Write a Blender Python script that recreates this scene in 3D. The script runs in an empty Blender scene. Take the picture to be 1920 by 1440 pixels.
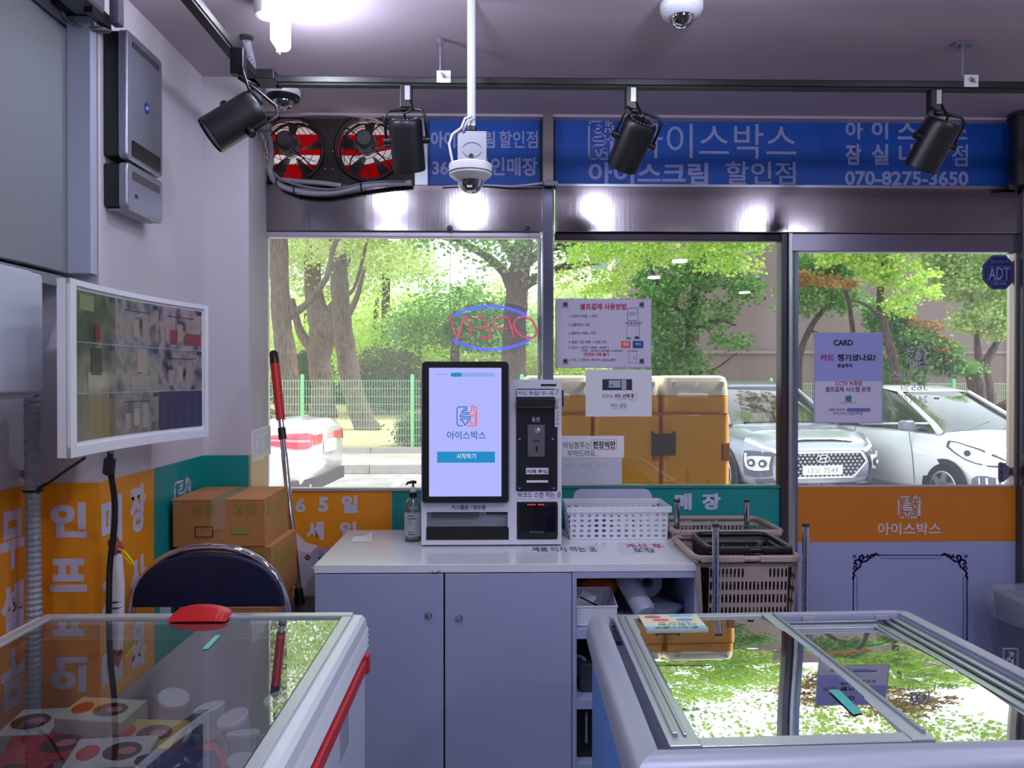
import bpy, math, random
import numpy as np
from mathutils import Vector, Matrix, Euler
rnd = random.Random(7)
SC = bpy.context.scene
COL = SC.collection
# ------------------------------------------------------------------ camera
EYE = Vector((0.0, 0.0, 1.43)); FPX = 1442.0
ROT = Euler((math.radians(90 - 0.4), 0, math.radians(-1.19)))
cam = bpy.data.objects.new('camera', bpy.data.cameras.new('camera')); COL.objects.link(cam)
cam.location = EYE; cam.rotation_euler = ROT
cam.data.sensor_width = 36; cam.data.lens = FPX * 36 / 1920; cam.data.clip_start = 0.05; cam.data.clip_end = 400
SC.camera = cam
# ------------------------------------------------------------------ world, sun, exposure
w = bpy.data.worlds.new('sky'); SC.world = w; w.use_nodes = True
bg = w.node_tree.nodes['Background']
tcn = w.node_tree.nodes.new('ShaderNodeTexCoord'); cn = w.node_tree.nodes.new('ShaderNodeTexNoise'); cr = w.node_tree.nodes.new('ShaderNodeValToRGB')
cn.inputs['Scale'].default_value = 2.2; cn.inputs['Detail'].default_value = 5
cr.color_ramp.elements[0].color = (0.80, 0.90, 1.0, 1); cr.color_ramp.elements[1].color = (1.0, 0.99, 0.99, 1)
cr.color_ramp.elements[0].position = 0.35; cr.color_ramp.elements[1].position = 0.6
w.node_tree.links.new(tcn.outputs['Generated'], cn.inputs['Vector']); w.node_tree.links.new(cn.outputs['Fac'], cr.inputs['Fac'])
w.node_tree.links.new(cr.outputs['Color'], bg.inputs['Color'])
bg.inputs['Strength'].default_value = 2.9
sl = bpy.data.lights.new('sun', 'SUN'); sl.energy = 7.0; sl.angle = math.radians(2.5); sl.color = (1.0, 0.96, 0.9)
so = bpy.data.objects.new('sun', sl); COL.objects.link(so)
so.rotation_euler = Vector((-0.75, -0.14, -0.95)).to_track_quat('-Z', 'Y').to_euler()
LAMP_W = 9.0; LAMP_COL = (0.78, 0.80, 1.0)
SC.view_settings.view_transform = 'Standard'; SC.view_settings.look = 'None'
SC.view_settings.exposure = 0.0; SC.view_settings.gamma = 1.0; SC.view_settings.use_curve_mapping = False
try:
    SC.cycles.max_bounces = 8; SC.cycles.transparent_max_bounces = 24; SC.cycles.diffuse_bounces = 4
    SC.cycles.caustics_reflective = False; SC.cycles.caustics_refractive = False; SC.cycles.sample_clamp_indirect = 6
    SC.cycles.use_denoising = True
except Exception: pass
# ------------------------------------------------------------------ pixel helpers
R3 = ROT.to_matrix()
def ray(px, py): return R3 @ Vector(((px - 960) / FPX, (720 - py) / FPX, -1))
def PY(px, py, Y): d = ray(px, py); return EYE + d * (Y / d.y)
def XZ(p): return (p.x, p.z)
def PZ(px, py, Z): d = ray(px, py); return EYE + d * ((Z - EYE.z) / d.z)
def PX(px, py, X): d = ray(px, py); return EYE + d * (X / d.x)
# ------------------------------------------------------------------ materials
def lin(c): return tuple(((v / 255) / 12.92 if v <= 10 else ((v / 255 + 0.055) / 1.055) ** 2.4) for v in c)
MATS = {}
def mat(name, rgb=(200, 200, 200), rough=0.5, metal=0.0, emit=0, trans=0, var=0.0, vs=8.0, bump=0.0, bs=40.0, coat=0.0, spec=0.5, stretch=None, alpha=None, aniso=0, bd=0.01):
    if name in MATS: return MATS[name]
    m = bpy.data.materials.new(name); m.use_nodes = True; nt = m.node_tree; b = nt.nodes['Principled BSDF']
    c = lin(rgb) + (1,)
    b.inputs['Base Color'].default_value = c; b.inputs['Roughness'].default_value = rough; b.inputs['Metallic'].default_value = metal
    b.inputs['Specular IOR Level'].default_value = spec
    if coat: b.inputs['Coat Weight'].default_value = coat; b.inputs['Coat Roughness'].default_value = 0.06
    if trans: b.inputs['Transmission Weight'].default_value = trans
    if aniso: b.inputs['Anisotropic'].default_value = aniso
    if emit: b.inputs['Emission Color'].default_value = c; b.inputs['Emission Strength'].default_value = emit
    if alpha is not None: b.inputs['Alpha'].default_value = alpha
    if var or bump:
        tc = nt.nodes.new('ShaderNodeTexCoord'); src = tc.outputs['Object']
        if stretch:
            mp = nt.nodes.new('ShaderNodeMapping'); mp.inputs['Scale'].default_value = stretch
            nt.links.new(src, mp.inputs['Vector']); src = mp.outputs['Vector']
    if var:
        n = nt.nodes.new('ShaderNodeTexNoise'); n.inputs['Scale'].default_value = vs; n.inputs['Detail'].default_value = 5
        nt.links.new(src, n.inputs['Vector'])
        r = nt.nodes.new('ShaderNodeValToRGB'); r.color_ramp.elements[0].position = 0.3; r.color_ramp.elements[1].position = 0.7
        r.color_ramp.elements[0].color = tuple(max(0, v * (1 - var)) for v in c[:3]) + (1,)
        r.color_ramp.elements[1].color = tuple(min(1, v * (1 + var)) for v in c[:3]) + (1,)
        nt.links.new(n.outputs['Fac'], r.inputs['Fac']); nt.links.new(r.outputs['Color'], b.inputs['Base Color'])
    if bump:
        n2 = nt.nodes.new('ShaderNodeTexNoise'); n2.inputs['Scale'].default_value = bs; n2.inputs['Detail'].default_value = 6
        nt.links.new(src, n2.inputs['Vector'])
        bp = nt.nodes.new('ShaderNodeBump'); bp.inputs['Strength'].default_value = bump; bp.inputs['Distance'].default_value = bd
        nt.links.new(n2.outputs['Fac'], bp.inputs['Height']); nt.links.new(bp.outputs['Normal'], b.inputs['Normal'])
    MATS[name] = m; return m
def glass(name, tint=(255, 255, 255), refl=0.0, glare_film=0.0, gloss=1.0, rough=0.0):
    """thin pane: transparent + fresnel mirror (+ a translucent film painting in glare haze)"""
    if name in MATS: return MATS[name]
    m = bpy.data.materials.new(name); m.use_nodes = True; nt = m.node_tree; N = nt.nodes; L = nt.links; N.clear()
    out = N.new('ShaderNodeOutputMaterial'); tr = N.new('ShaderNodeBsdfTransparent'); gl = N.new('ShaderNodeBsdfGlossy'); fr = N.new('ShaderNodeFresnel')
    mx = N.new('ShaderNodeMixShader'); tr.inputs[0].default_value = lin(tint) + (1,); gl.inputs['Roughness'].default_value = rough
    gl.inputs['Color'].default_value = (gloss, gloss, gloss, 1)
    fr.inputs['IOR'].default_value = 1.52
    ma = N.new('ShaderNodeMath'); ma.operation = 'MULTIPLY_ADD'; ma.inputs[1].default_value = 1.6; ma.inputs[2].default_value = refl; ma.use_clamp = True
    L.new(fr.outputs[0], ma.inputs[0]); L.new(ma.outputs[0], mx.inputs[0]); L.new(tr.outputs[0], mx.inputs[1]); L.new(gl.outputs[0], mx.inputs[2])
    last = mx
    if glare_film:  # translucent layer puts the washed-out window glare into the pane
        df = N.new('ShaderNodeBsdfTranslucent'); df.inputs[0].default_value = (0.9, 0.88, 0.92, 1)
        n = N.new('ShaderNodeTexNoise'); n.inputs['Scale'].default_value = 1.6; n.inputs['Detail'].default_value = 4
        tc = N.new('ShaderNodeTexCoord'); L.new(tc.outputs['Object'], n.inputs['Vector'])
        m2 = N.new('ShaderNodeMath'); m2.operation = 'MULTIPLY'; m2.inputs[1].default_value = glare_film * 2; L.new(n.outputs['Fac'], m2.inputs[0])
        mx2 = N.new('ShaderNodeMixShader'); L.new(m2.outputs[0], mx2.inputs[0]); L.new(mx.outputs[0], mx2.inputs[1]); L.new(df.outputs[0], mx2.inputs[2]); last = mx2
    L.new(last.outputs[0], out.inputs[0]); MATS[name] = m; return m
def leafmat(name, c1, c2, c3):
    if name in MATS: return MATS[name]
    m = bpy.data.materials.new(name); m.use_nodes = True; nt = m.node_tree; N = nt.nodes; L = nt.links; N.clear()
    out = N.new('ShaderNodeOutputMaterial'); d = N.new('ShaderNodeBsdfDiffuse'); t = N.new('ShaderNodeBsdfTranslucent'); mx = N.new('ShaderNodeMixShader')
    g = N.new('ShaderNodeNewGeometry'); r = N.new('ShaderNodeValToRGB')
    r.color_ramp.elements[0].color = lin(c1) + (1,); r.color_ramp.elements[1].color = lin(c3) + (1,)
    e = r.color_ramp.elements.new(0.5); e.color = lin(c2) + (1,)
    L.new(g.outputs['Random Per Island'], r.inputs['Fac']); L.new(r.outputs['Color'], d.inputs[0]); L.new(r.outputs['Color'], t.inputs[0])
    mx.inputs[0].default_value = 0.58; L.new(d.outputs[0], mx.inputs[1]); L.new(t.outputs[0], mx.inputs[2]); L.new(mx.outputs[0], out.inputs[0])
    MATS[name] = m; return m
WALL = mat('wall_paint', (214, 208, 214), 0.75, var=0.03, vs=2, bump=0.08, bs=60)
CEIL = mat('ceiling_paint', (196, 180, 190), 0.8, var=0.03, vs=1.5)
PANEL = mat('grey_panel', (128, 132, 136), 0.6, var=0.05, vs=2)
WHITE = mat('white_plastic', (232, 234, 238), 0.3)
LAMW = mat('white_laminate', (236, 238, 244), 0.22, var=0.015, vs=3, coat=0.3)
DOORL = mat('lilac_laminate', (164, 174, 206), 0.35, var=0.02, vs=2)
BLACK = mat('black_plastic', (18, 19, 24), 0.35)
BLACKM = mat('black_metal', (12, 13, 18), 0.4, spec=0.6)
DARK = mat('dark_grey', (52, 54, 60), 0.5)
GREY = mat('grey_plastic', (120, 124, 134), 0.5)
SILVER = mat('silver_plastic', (158, 162, 176), 0.3, metal=0.6)
ALU = mat('aluminium', (176, 180, 190), 0.28, metal=0.9)
ALUR = mat('brushed_rim', (168, 171, 188), 0.42, metal=0.35)
STEEL = mat('stainless_band', (160, 152, 158), 0.15, metal=1.0, var=0.12, vs=3, bump=0.02, bs=90, stretch=(1, 1, 0.03))
STEELP = mat('stainless_post', (170, 178, 200), 0.12, metal=1.0)
CHROME = mat('chrome', (205, 208, 216), 0.08, metal=1.0)
ORANGE = mat('orange_film', (236, 150, 28), 0.45, var=0.04, vs=4)
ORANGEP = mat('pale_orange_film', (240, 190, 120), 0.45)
TEAL = mat('teal_film', (10, 142, 138), 0.45, var=0.04, vs=3)
BLUEF = mat('blue_film', (12, 84, 182), 0.5, var=0.04, vs=4)
LETTER = mat('lilac_lettering', (206, 204, 232), 0.5)
SIGNL = mat('sign_lettering', (160, 166, 214), 0.5)
NAVYINK = mat('navy_ink', (26, 30, 92), 0.5)
INK = mat('black_ink', (22, 20, 34), 0.6)
REDINK = mat('red_ink', (176, 20, 70), 0.6)
PAPER = mat('lilac_paper', (222, 218, 240), 0.6, var=0.02, vs=5)
PAPERB = mat('blue_paper', (162, 166, 226), 0.6)
WPAPER = mat('white_paper', (238, 238, 246), 0.6)
CARD = mat('cardboard', (190, 130, 76), 0.8, var=0.08, vs=6)
CARDD = mat('cardboard_print', (140, 150, 50), 0.8)
RED = mat('red_plastic', (206, 30, 34), 0.4)
NAVY = mat('navy_vinyl', (16, 20, 56), 0.45, bump=0.05, bs=200)
TAUPE = mat('taupe_plastic', (176, 156, 146), 0.5)
BLUEB = mat('blue_body', (72, 140, 214), 0.35, var=0.06, vs=5)
YEL = mat('yellow_bin_plastic', (255, 172, 0), 0.35, coat=0.2)
CREAM = mat('cream_lid_plastic', (236, 222, 200), 0.3, coat=0.2)
PIPE = mat('corrugated_pipe', (170, 170, 180), 0.5)
# ------------------------------------------------------------------ mesh builder
IDM = Matrix.Identity(4)
class MB:
    def __init__(s): s.v = []; s.f = []; s.M = IDM
    def add(s, vs, fs):
        o = len(s.v); s.v += [tuple(p) for p in vs] if s.M is IDM else [tuple(s.M @ Vector(p)) for p in vs]; s.f += [tuple(i + o for i in f) for f in fs]; return s
    def box(s, a, b, rot=None):
        x0, y0, z0 = a; x1, y1, z1 = b
        x0, x1 = min(x0, x1), max(x0, x1); y0, y1 = min(y0, y1), max(y0, y1); z0, z1 = min(z0, z1), max(z0, z1)
        vs = [(x0, y0, z0), (x1, y0, z0), (x1, y1, z0), (x0, y1, z0), (x0, y0, z1), (x1, y0, z1), (x1, y1, z1), (x0, y1, z1)]
        if rot is not None:
            c = Vector(((x0 + x1) / 2, (y0 + y1) / 2, (z0 + z1) / 2)); vs = [tuple(c + rot @ (Vector(p) - c)) for p in vs]
        return s.add(vs, [(0, 3, 2, 1), (4, 5, 6, 7), (0, 1, 5, 4), (1, 2, 6, 5), (2, 3, 7, 6), (3, 0, 4, 7)])
    def rbox(s, a, b, r, ax='y', n=5):
        """box with rounded corners, extruded along an axis"""
        i = 'xyz'.index(ax); o = [k for k in range(3) if k != i]
        u0, u1 = sorted((a[o[0]], b[o[0]])); v0, v1 = sorted((a[o[1]], b[o[1]])); pts = []
        for cx, cy, t0 in ((u1 - r, v1 - r, 0), (u0 + r, v1 - r, 90), (u0 + r, v0 + r, 180), (u1 - r, v0 + r, 270)):
            for k in range(n + 1):
                t = math.radians(t0 + 90 * k / n); pts.append((cx + r * math.cos(t), cy + r * math.sin(t)))
        return s.prism(pts, ax, a[i], b[i])
    def prism(s, pts, ax, d0, d1):
        i = 'xyz'.index(ax); n = len(pts)
        def P(p, d):
            q = list(p); q.insert(i, d); return tuple(q)
        vs = [P(p, d0) for p in pts] + [P(p, d1) for p in pts]
        fs = [tuple(range(n))[::-1], tuple(range(n, 2 * n))] + [(k, (k + 1) % n, n + (k + 1) % n, n + k) for k in range(n)]
        if (i == 1) != (d1 < d0): fs = [f[::-1] for f in fs]
        return s.add(vs, fs)
    def cyl(s, p0, p1, r0, r1=None, n=16, caps=True):
        r1 = r0 if r1 is None else r1
        return s.tube([p0, p1], [r0, r1], n, caps)
    def tube(s, pts, r, n=8, caps=True, closed=False):
        pts = [Vector(p) for p in pts]; k = len(pts)
        rs = [r] * k if not isinstance(r, (list, tuple)) else list(r)
        up = None; vs = []
        for i in range(k):
            if closed: d = pts[(i + 1) % k] - pts[i - 1]
            else: d = pts[min(i + 1, k - 1)] - pts[max(i - 1, 0)]
            if d.length < 1e-9: d = Vector((0, 0, 1))
            d.normalize()
            if up is None: up = Vector((0, 0, 1)) if abs(d.z) < 0.9 else Vector((1, 0, 0))
            a = d.cross(up)
            if a.length < 1e-4: a = d.cross(Vector((0, 1, 0)))
            a.normalize(); b = a.cross(d).normalized(); up = b
            for j in range(n):
                t = 2 * math.pi * j / n; vs.append(tuple(pts[i] + a * (rs[i] * math.cos(t)) + b * (rs[i] * math.sin(t))))
        fs = []
        for i in range(k if closed else k - 1):
            i2 = (i + 1) % k
            for j in range(n): fs.append((i * n + j, i * n + (j + 1) % n, i2 * n + (j + 1) % n, i2 * n + j))
        if caps and not closed: fs += [tuple(range(n))[::-1], tuple(range((k - 1) * n, k * n))]
        return s.add(vs, fs)
    def lathe(s, prof, c=(0, 0, 0), n=24, caps=True):
        vs = []; fs = []
        for r, z in prof:
            for j in range(n): t = 2 * math.pi * j / n; vs.append((c[0] + r * math.cos(t), c[1] + r * math.sin(t), c[2] + z))
        k = len(prof)
        for i in range(k - 1):
            for j in range(n): fs.append((i * n + j, i * n + (j + 1) % n, (i + 1) * n + (j + 1) % n, (i + 1) * n + j))
        if caps: fs += [tuple(range(n))[::-1], tuple(range((k - 1) * n, k * n))]
        return s.add(vs, fs)
    def loft(s, rings, caps=True):
        n = len(rings[0]); vs = [p for r in rings for p in r]; fs = []
        for i in range(len(rings) - 1):
            for j in range(n): fs.append((i * n + j, i * n + (j + 1) % n, (i + 1) * n + (j + 1) % n, (i + 1) * n + j))
        if caps: fs += [tuple(range(n))[::-1], tuple(range((len(rings) - 1) * n, len(rings) * n))]
        return s.add(vs, fs)
    def stroke(s, pts, wd, dp):
        """flat stroke in the local xy plane, raised by dp along z"""
        for (x0, y0), (x1, y1) in zip(pts, pts[1:]):
            d = Vector((x1 - x0, y1 - y0)); L = d.length or 1e-6; d /= L; nx, ny = -d.y * wd / 2, d.x * wd / 2
            q = [(x0 + nx, y0 + ny), (x0 - nx, y0 - ny), (x1 - nx, y1 - ny), (x1 + nx, y1 + ny)]
            s.prism(q, 'z', 0, dp)
        for x, y in pts: s.prism([(x + wd / 2 * math.cos(a * math.pi / 4), y + wd / 2 * math.sin(a * math.pi / 4)) for a in range(8)], 'z', 0, dp)
        return s
    def build(s, name, m, parent=None, smooth=False, bev=0, label=None, local=False, cat=None, group=None, kind=None, origin=None, sub=0):
        me = bpy.data.meshes.new(name)
        o = bpy.data.objects.new(name, me); COL.objects.link(o)
        off = Vector((0, 0, 0))
        if parent is not None:
            o.parent = parent
            if not local: off = wloc(parent)
        else:
            if origin is None and s.v and not local:
                a = np.array(s.v); origin = ((a[:, 0].min() + a[:, 0].max()) / 2, (a[:, 1].min() + a[:, 1].max()) / 2, a[:, 2].min())
            off = Vector(origin or (0, 0, 0)); o.location = off
        me.from_pydata([(p[0] - off.x, p[1] - off.y, p[2] - off.z) for p in s.v], [], s.f)
        if isinstance(m, (list, tuple)):
            for q in m: me.materials.append(q)
        elif m: me.materials.append(m)
        if smooth:
            me.shade_smooth() if smooth is True else me.set_sharp_from_angle(angle=math.radians(smooth))
            if smooth is not True:
                me.polygons.foreach_set('use_smooth', [True] * len(me.polygons)); me.set_sharp_from_angle(angle=math.radians(smooth))
        if bev:
            b = o.modifiers.new('bevel', 'BEVEL'); b.width = bev; b.segments = 3; b.limit_method = 'ANGLE'; b.angle_limit = math.radians(50)
        if sub: sm = o.modifiers.new('sub', 'SUBSURF'); sm.levels = sub; sm.render_levels = sub
        tag(o, label, cat, group, kind); return o
def wloc(o):
    v = Vector((0, 0, 0))
    while o is not None: v += o.location; o = o.parent
    return v
def tag(o, label=None, cat=None, group=None, kind=None):
    if label: o['label'] = label
    if cat: o['category'] = cat
    if group: o['group'] = group
    if kind: o['kind'] = kind
    return o
def thing(name, loc, label=None, cat=None, group=None, kind=None, rz=0, rot=None):
    o = bpy.data.objects.new(name, None); COL.objects.link(o); o.location = loc; o.empty_display_size = 0.05
    o.rotation_euler = rot if rot is not None else (0, 0, rz)
    return tag(o, label, cat, group, kind)
def kids(o, table):
    return [c for c in table if c.parent is o]
def copytree(o, label=None, loc=None, rz=None, parent=None):
    allo = list(COL.objects); ch = {}
    for c in allo:
        if c.parent is not None: ch.setdefault(c.parent.name, []).append(c)
    def rec(a, p):
        b = a.copy(); COL.objects.link(b)
        if p is not None: b.parent = p
        for c in ch.get(a.name, []): rec(c, b)
        return b
    r = rec(o, parent)
    if label: r['label'] = label
    if loc is not None: r.location = loc
    if rz is not None: r.rotation_euler[2] = rz
    return r
FRONT = Matrix(((1, 0, 0, 0), (0, 0, -1, 0), (0, 1, 0, 0), (0, 0, 0, 1)))     # local xy -> world XZ, facing the shop's inside (-Y)
LEFTW = Matrix(((0, 0, 1, 0), (1, 0, 0, 0), (0, 1, 0, 0), (0, 0, 0, 1)))      # local xy -> world YZ, facing +X
TOPZ = Matrix.Identity(4)
TEXTS = []
def text(s, parent, m, box, plane=FRONT, d=0.0, off=0.0, mirror=False, name='lettering', local=None, bold=False):
    """box: (x0, y0, x1, y1) in the plane's own axes; d: position along the plane's normal"""
    cu = bpy.data.curves.new('font_curve', 'FONT'); cu.body = s; cu.size = 1.0; cu.extrude = 0.004; cu.offset = off; cu.resolution_u = 3; cu.fill_mode = 'BOTH'
    cu.materials.append(m); o = bpy.data.objects.new('font_source', cu); COL.objects.link(o)
    if parent is not None: o.parent = parent
    TEXTS.append((o, parent, box, plane, d, mirror, local)); return o
def pbox(x0, y0, x1, y1, Y):
    a = PY(x0, y1, Y); b = PY(x1, y0, Y); return (a.x, a.z, b.x, b.z)
def finish_texts():
    bpy.context.view_layer.update(); dg = bpy.context.evaluated_depsgraph_get(); old = []
    for o, parent, (x0, y0, x1, y1), plane, d, mirror, local in TEXTS:
        me = bpy.data.meshes.new_from_object(o.evaluated_get(dg))
        co = np.empty(len(me.vertices) * 3, dtype=np.float32); me.vertices.foreach_get('co', co); co = co.reshape(-1, 3)
        (mnx, mny), (mxx, mxy) = co[:, :2].min(0), co[:, :2].max(0)
        sx = (x1 - x0) / max(mxx - mnx, 1e-6); sy = (y1 - y0) / max(mxy - mny, 1e-6)
        co[:, 0] = x0 + (co[:, 0] - mnx) * sx; co[:, 1] = y0 + (co[:, 1] - mny) * sy; co[:, 2] *= min(abs(sx), abs(sy), .15)
        if mirror: co[:, 0] = x0 + x1 - co[:, 0]
        if plane is FRONT: base = Matrix.Translation((0, d, 0)) @ plane
        elif plane is LEFTW: base = Matrix.Translation((d, 0, 0)) @ plane
        elif plane is TOPZ: base = Matrix.Translation((0, 0, d))
        else: base = plane @ Matrix.Translation((0, 0, d))
        if parent is not None and not local: base = Matrix.Translation(-wloc(parent)) @ base
        B4 = np.array(base); co = co @ B4[:3, :3].T + B4[:3, 3]
        me.vertices.foreach_set('co', co.astype(np.float32).reshape(-1)); me.update()
        q = bpy.data.objects.new('lettering', me); COL.objects.link(q); q.parent = parent; old.append(o)
        if not me.materials: me.materials.append(o.data.materials[0])
    for o in old: bpy.data.objects.remove(o)
LOGO_A = [[(0.52, 0.96), (0.1, 0.96), (0.04, 0.88), (0.04, 0.12), (0.1, 0.04), (0.3, 0.04)],
          [(0.34, 0.86), (0.5, 0.88), (0.5, 0.8), (0.28, 0.76), (0.26, 0.68), (0.58, 0.68), (0.58, 0.6), (0.2, 0.57), (0.18, 0.48), (0.66, 0.48), (0.66, 0.39), (0.22, 0.37), (0.2, 0.3), (0.3, 0.3)],
          [(0.28, 0.3), (0.42, 0.06), (0.56, 0.3), (0.66, 0.3)]]
LOGO_B = [[(0.72, 1.02), (0.82, 1.02), (0.82, 0.82), (0.9, 0.66), (0.9, 0.06)], [(0.86, 0.96), (0.96, 0.9), (0.96, 0.1), (0.9, 0.04), (0.5, 0.04)],
          [(0.72, 1.02), (0.72, 0.82), (0.66, 0.66), (0.66, 0.55)], [(0.66, 0.52), (0.9, 0.52)], [(0.56, 0.2), (0.74, 0.2), (0.74, 0.1)]]
def logo(parent, box, plane, d, ma, mb, wd=0.055, local=None, mirror=False):
    for nm, paths, m in (('cone_emblem', LOGO_A, ma), ('bottle_emblem', LOGO_B, mb)):
        b = MB()
        T = Matrix.Translation((0, d, 0)) if plane is FRONT else Matrix.Translation((d, 0, 0)) if plane is LEFTW else Matrix.Translation((0, 0, d))
        b.M = T @ plane if plane in (FRONT, LEFTW) or plane is TOPZ else plane @ T
        W = box[2] - box[0]; H = box[3] - box[1]
        for p in paths: b.stroke([((box[2] - x * W) if mirror else (box[0] + x * W), box[1] + y * H) for x, y in p], wd * W, 0.0012)
        b.build(nm, m, parent, local=bool(local))
# ================================================================== ROOM SHELL
YW = 3.05                    # plane of the shop front
CZ = 2.46                    # ceiling
FLOORM = mat('floor_vinyl', (150, 146, 150), 0.4, var=0.06, vs=3)
def struct(name, b, m, label=None, parent=None, **k):
    o = b.build(name, m, parent, **k)
    if parent is None: o['kind'] = 'structure'
    return o
struct('floor', MB().box((-1.6, -4.2, -0.15), (3.4, 3.12, 0)), FLOORM)
struct('ceiling', MB().box((-1.6, -4.2, CZ), (3.4, 3.2, CZ + 0.3)), CEIL)
struct('wall_back', MB().box((-1.6, -4.3, 0), (3.4, -4.2, CZ)), WALL)
struct('wall_right', MB().box((3.3, -4.2, 0), (3.4, 3.1, CZ)), WALL)
# left wall with its jogs: A recess, B pier face, C pier side, D corner face, E reveal
wl = MB(); prof = [(-1.16, -4.2), (-1.16, 1.96), (-1.0, 1.96), (-1.0, 2.65), (-0.845, 2.65), (-0.905, 3.1), (-1.6, 3.1), (-1.6, -4.2)]
wl.prism(prof, 'z', 0, CZ)
wallL = struct('wall_left', wl, WALL, origin=(-1.2, 1, 0))
# printed band on the left wall
BT = 1.168; BB = 0.80
for nm, m, b in (('orange_band', ORANGE, MB().box((-1.159, 0.3, BB), (-1.156, 1.957, BT))),
                 ('orange_band', ORANGE, MB().box((-1.156, 1.954, BB + 0.02), (-0.997, 1.9575, BT))),
                 ('orange_band', ORANGE, MB().box((-1.0, 1.957, 0.66), (-0.997, 2.26, BT))),
                 ('teal_band', TEAL, MB().box((-1.0, 2.26, 0.6), (-0.997, 2.647, BT))),
                 ('teal_band', TEAL, MB().box((-0.997, 2.644, 0.6), (-0.845, 2.6475, BT)))):
    b.build(nm, m, wallL)
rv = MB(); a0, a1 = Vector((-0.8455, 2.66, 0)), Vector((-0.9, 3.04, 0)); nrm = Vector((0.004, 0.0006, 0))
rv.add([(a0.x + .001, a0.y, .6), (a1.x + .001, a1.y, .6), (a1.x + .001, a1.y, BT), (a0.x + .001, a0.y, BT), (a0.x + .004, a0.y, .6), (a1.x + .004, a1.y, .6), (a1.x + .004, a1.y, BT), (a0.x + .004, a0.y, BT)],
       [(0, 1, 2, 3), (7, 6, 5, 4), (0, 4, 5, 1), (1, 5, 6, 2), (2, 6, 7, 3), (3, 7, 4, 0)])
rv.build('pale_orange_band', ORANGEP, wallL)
# wall lettering: recess (plane X), pier face (plane Y), pier side (plane X)
def yb(px, X): return PX(px, 700, X).y
def xbox(px0, zt0, px1, zb1, X): return (yb(px0, X), zb1, yb(px1, X), zt0)
text('무', wallL, LETTER, (yb(0, -1.155), 0.975, yb(44, -1.155), 1.115), LEFTW, -1.1555, 0.045)
text('셀', wallL, LETTER, (yb(0, -1.155), 0.82, yb(44, -1.155), 0.94), LEFTW, -1.1555, 0.045)
text('인', wallL, LETTER, pbox(94, 942, 163, 1008, 1.954), FRONT, 1.9535, 0.05)
text('프', wallL, LETTER, pbox(94, 1047, 163, 1110, 1.954), FRONT, 1.9535, 0.05)
text('매', wallL, LETTER, (1.962, 1.0, 2.068, 1.125), LEFTW, -0.9965, 0.045)
text('장', wallL, LETTER, (2.115, 1.003, 2.205, 1.135), LEFTW, -0.9965, 0.045)
text('계', wallL, LETTER, (1.962, 0.80, 2.068, 0.925), LEFTW, -0.9965, 0.045)
text('산', wallL, LETTER, (2.115, 0.80, 2.205, 0.935), LEFTW, -0.9965, 0.045)
logo(wallL, (2.40, 0.975, 2.53, 1.11), LEFTW, -0.997, LETTER, LETTER)
# electric shutter housing: grey board with trims, upper left
g = thing('shutter_panel', (-1.11, 1.2, 1.69), 'large flat grey board on the wall above the white box, edged by a pale strip', 'panel')
MB().box((-1.159, 0.3, 1.69), (-1.06, 1.955, 2.295)).build('board', PANEL, g, bev=0.004)
MB().box((-1.159, 0.3, 2.303), (-1.06, 1.955, 2.455)).build('upper_board', mat('grey_panel_upper', (150, 154, 160), 0.6), g, bev=0.004)
MB().box((-1.06, 1.925, 1.69), (-1.001, 1.956, 2.44)).build('edge_strip', mat('pale_strip', (176, 182, 200), 0.5), g, bev=0.002)
MB().box((-1.159, 0.3, 1.655), (-1.068, 1.93, 1.683)).build('lower_rail', PANEL, g, bev=0.002)
# ---- skirt of ceiling above the shop front
struct('trim_1', MB().box((-0.93, 3.0, 2.45), (2.6, 3.1, CZ)), CEIL)
# ---- outer shell above / beside the front (keeps daylight out)
struct('wall_front', MB().box((-3.5, 3.14, 2.47), (5, 3.3, 3.0)).box((-3.5, 3.12, -0.15), (-1.03, 3.3, 2.47)).box((2.5, 3.12, -0.15), (5, 3.3, 2.47)), WALL)
struct('roof', MB().box((-3.5, -4.5, 2.8), (5, 3.3, 2.95)), WALL)
# ================================================================== SHOP FRONT
GL = glass('window_glass', (246, 250, 248), 0.0, glare_film=0.065)
GLR = glass('window_glass_clear', (246, 250, 250), 0.0, glare_film=0.006)
zs = lambda py, Y=YW: PY(960, py, Y).z
xs = lambda px, Y=YW: PY(px, 700, Y).x
ZSILL, ZLT, ZLB, ZST = zs(915), zs(351), zs(437), zs(220)
sf = thing('window_1', (0, YW, 0), kind='structure')
# stainless lintel bands
MB().box((xs(503), YW - 0.03, ZLB), (xs(1016), YW + 0.04, ZLT)).build('lintel_band', STEEL, sf, bev=0.003)
MB().box((xs(1040), YW - 0.03, ZLB), (xs(1916), YW + 0.04, ZLT)).build('lintel_band', STEEL, sf, bev=0.003)
MB().box((xs(1040), YW - 0.035, ZLT - 0.004), (xs(1916), YW - 0.02, ZLT + 0.006)).build('lintel_lip', ALU, sf)
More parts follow.
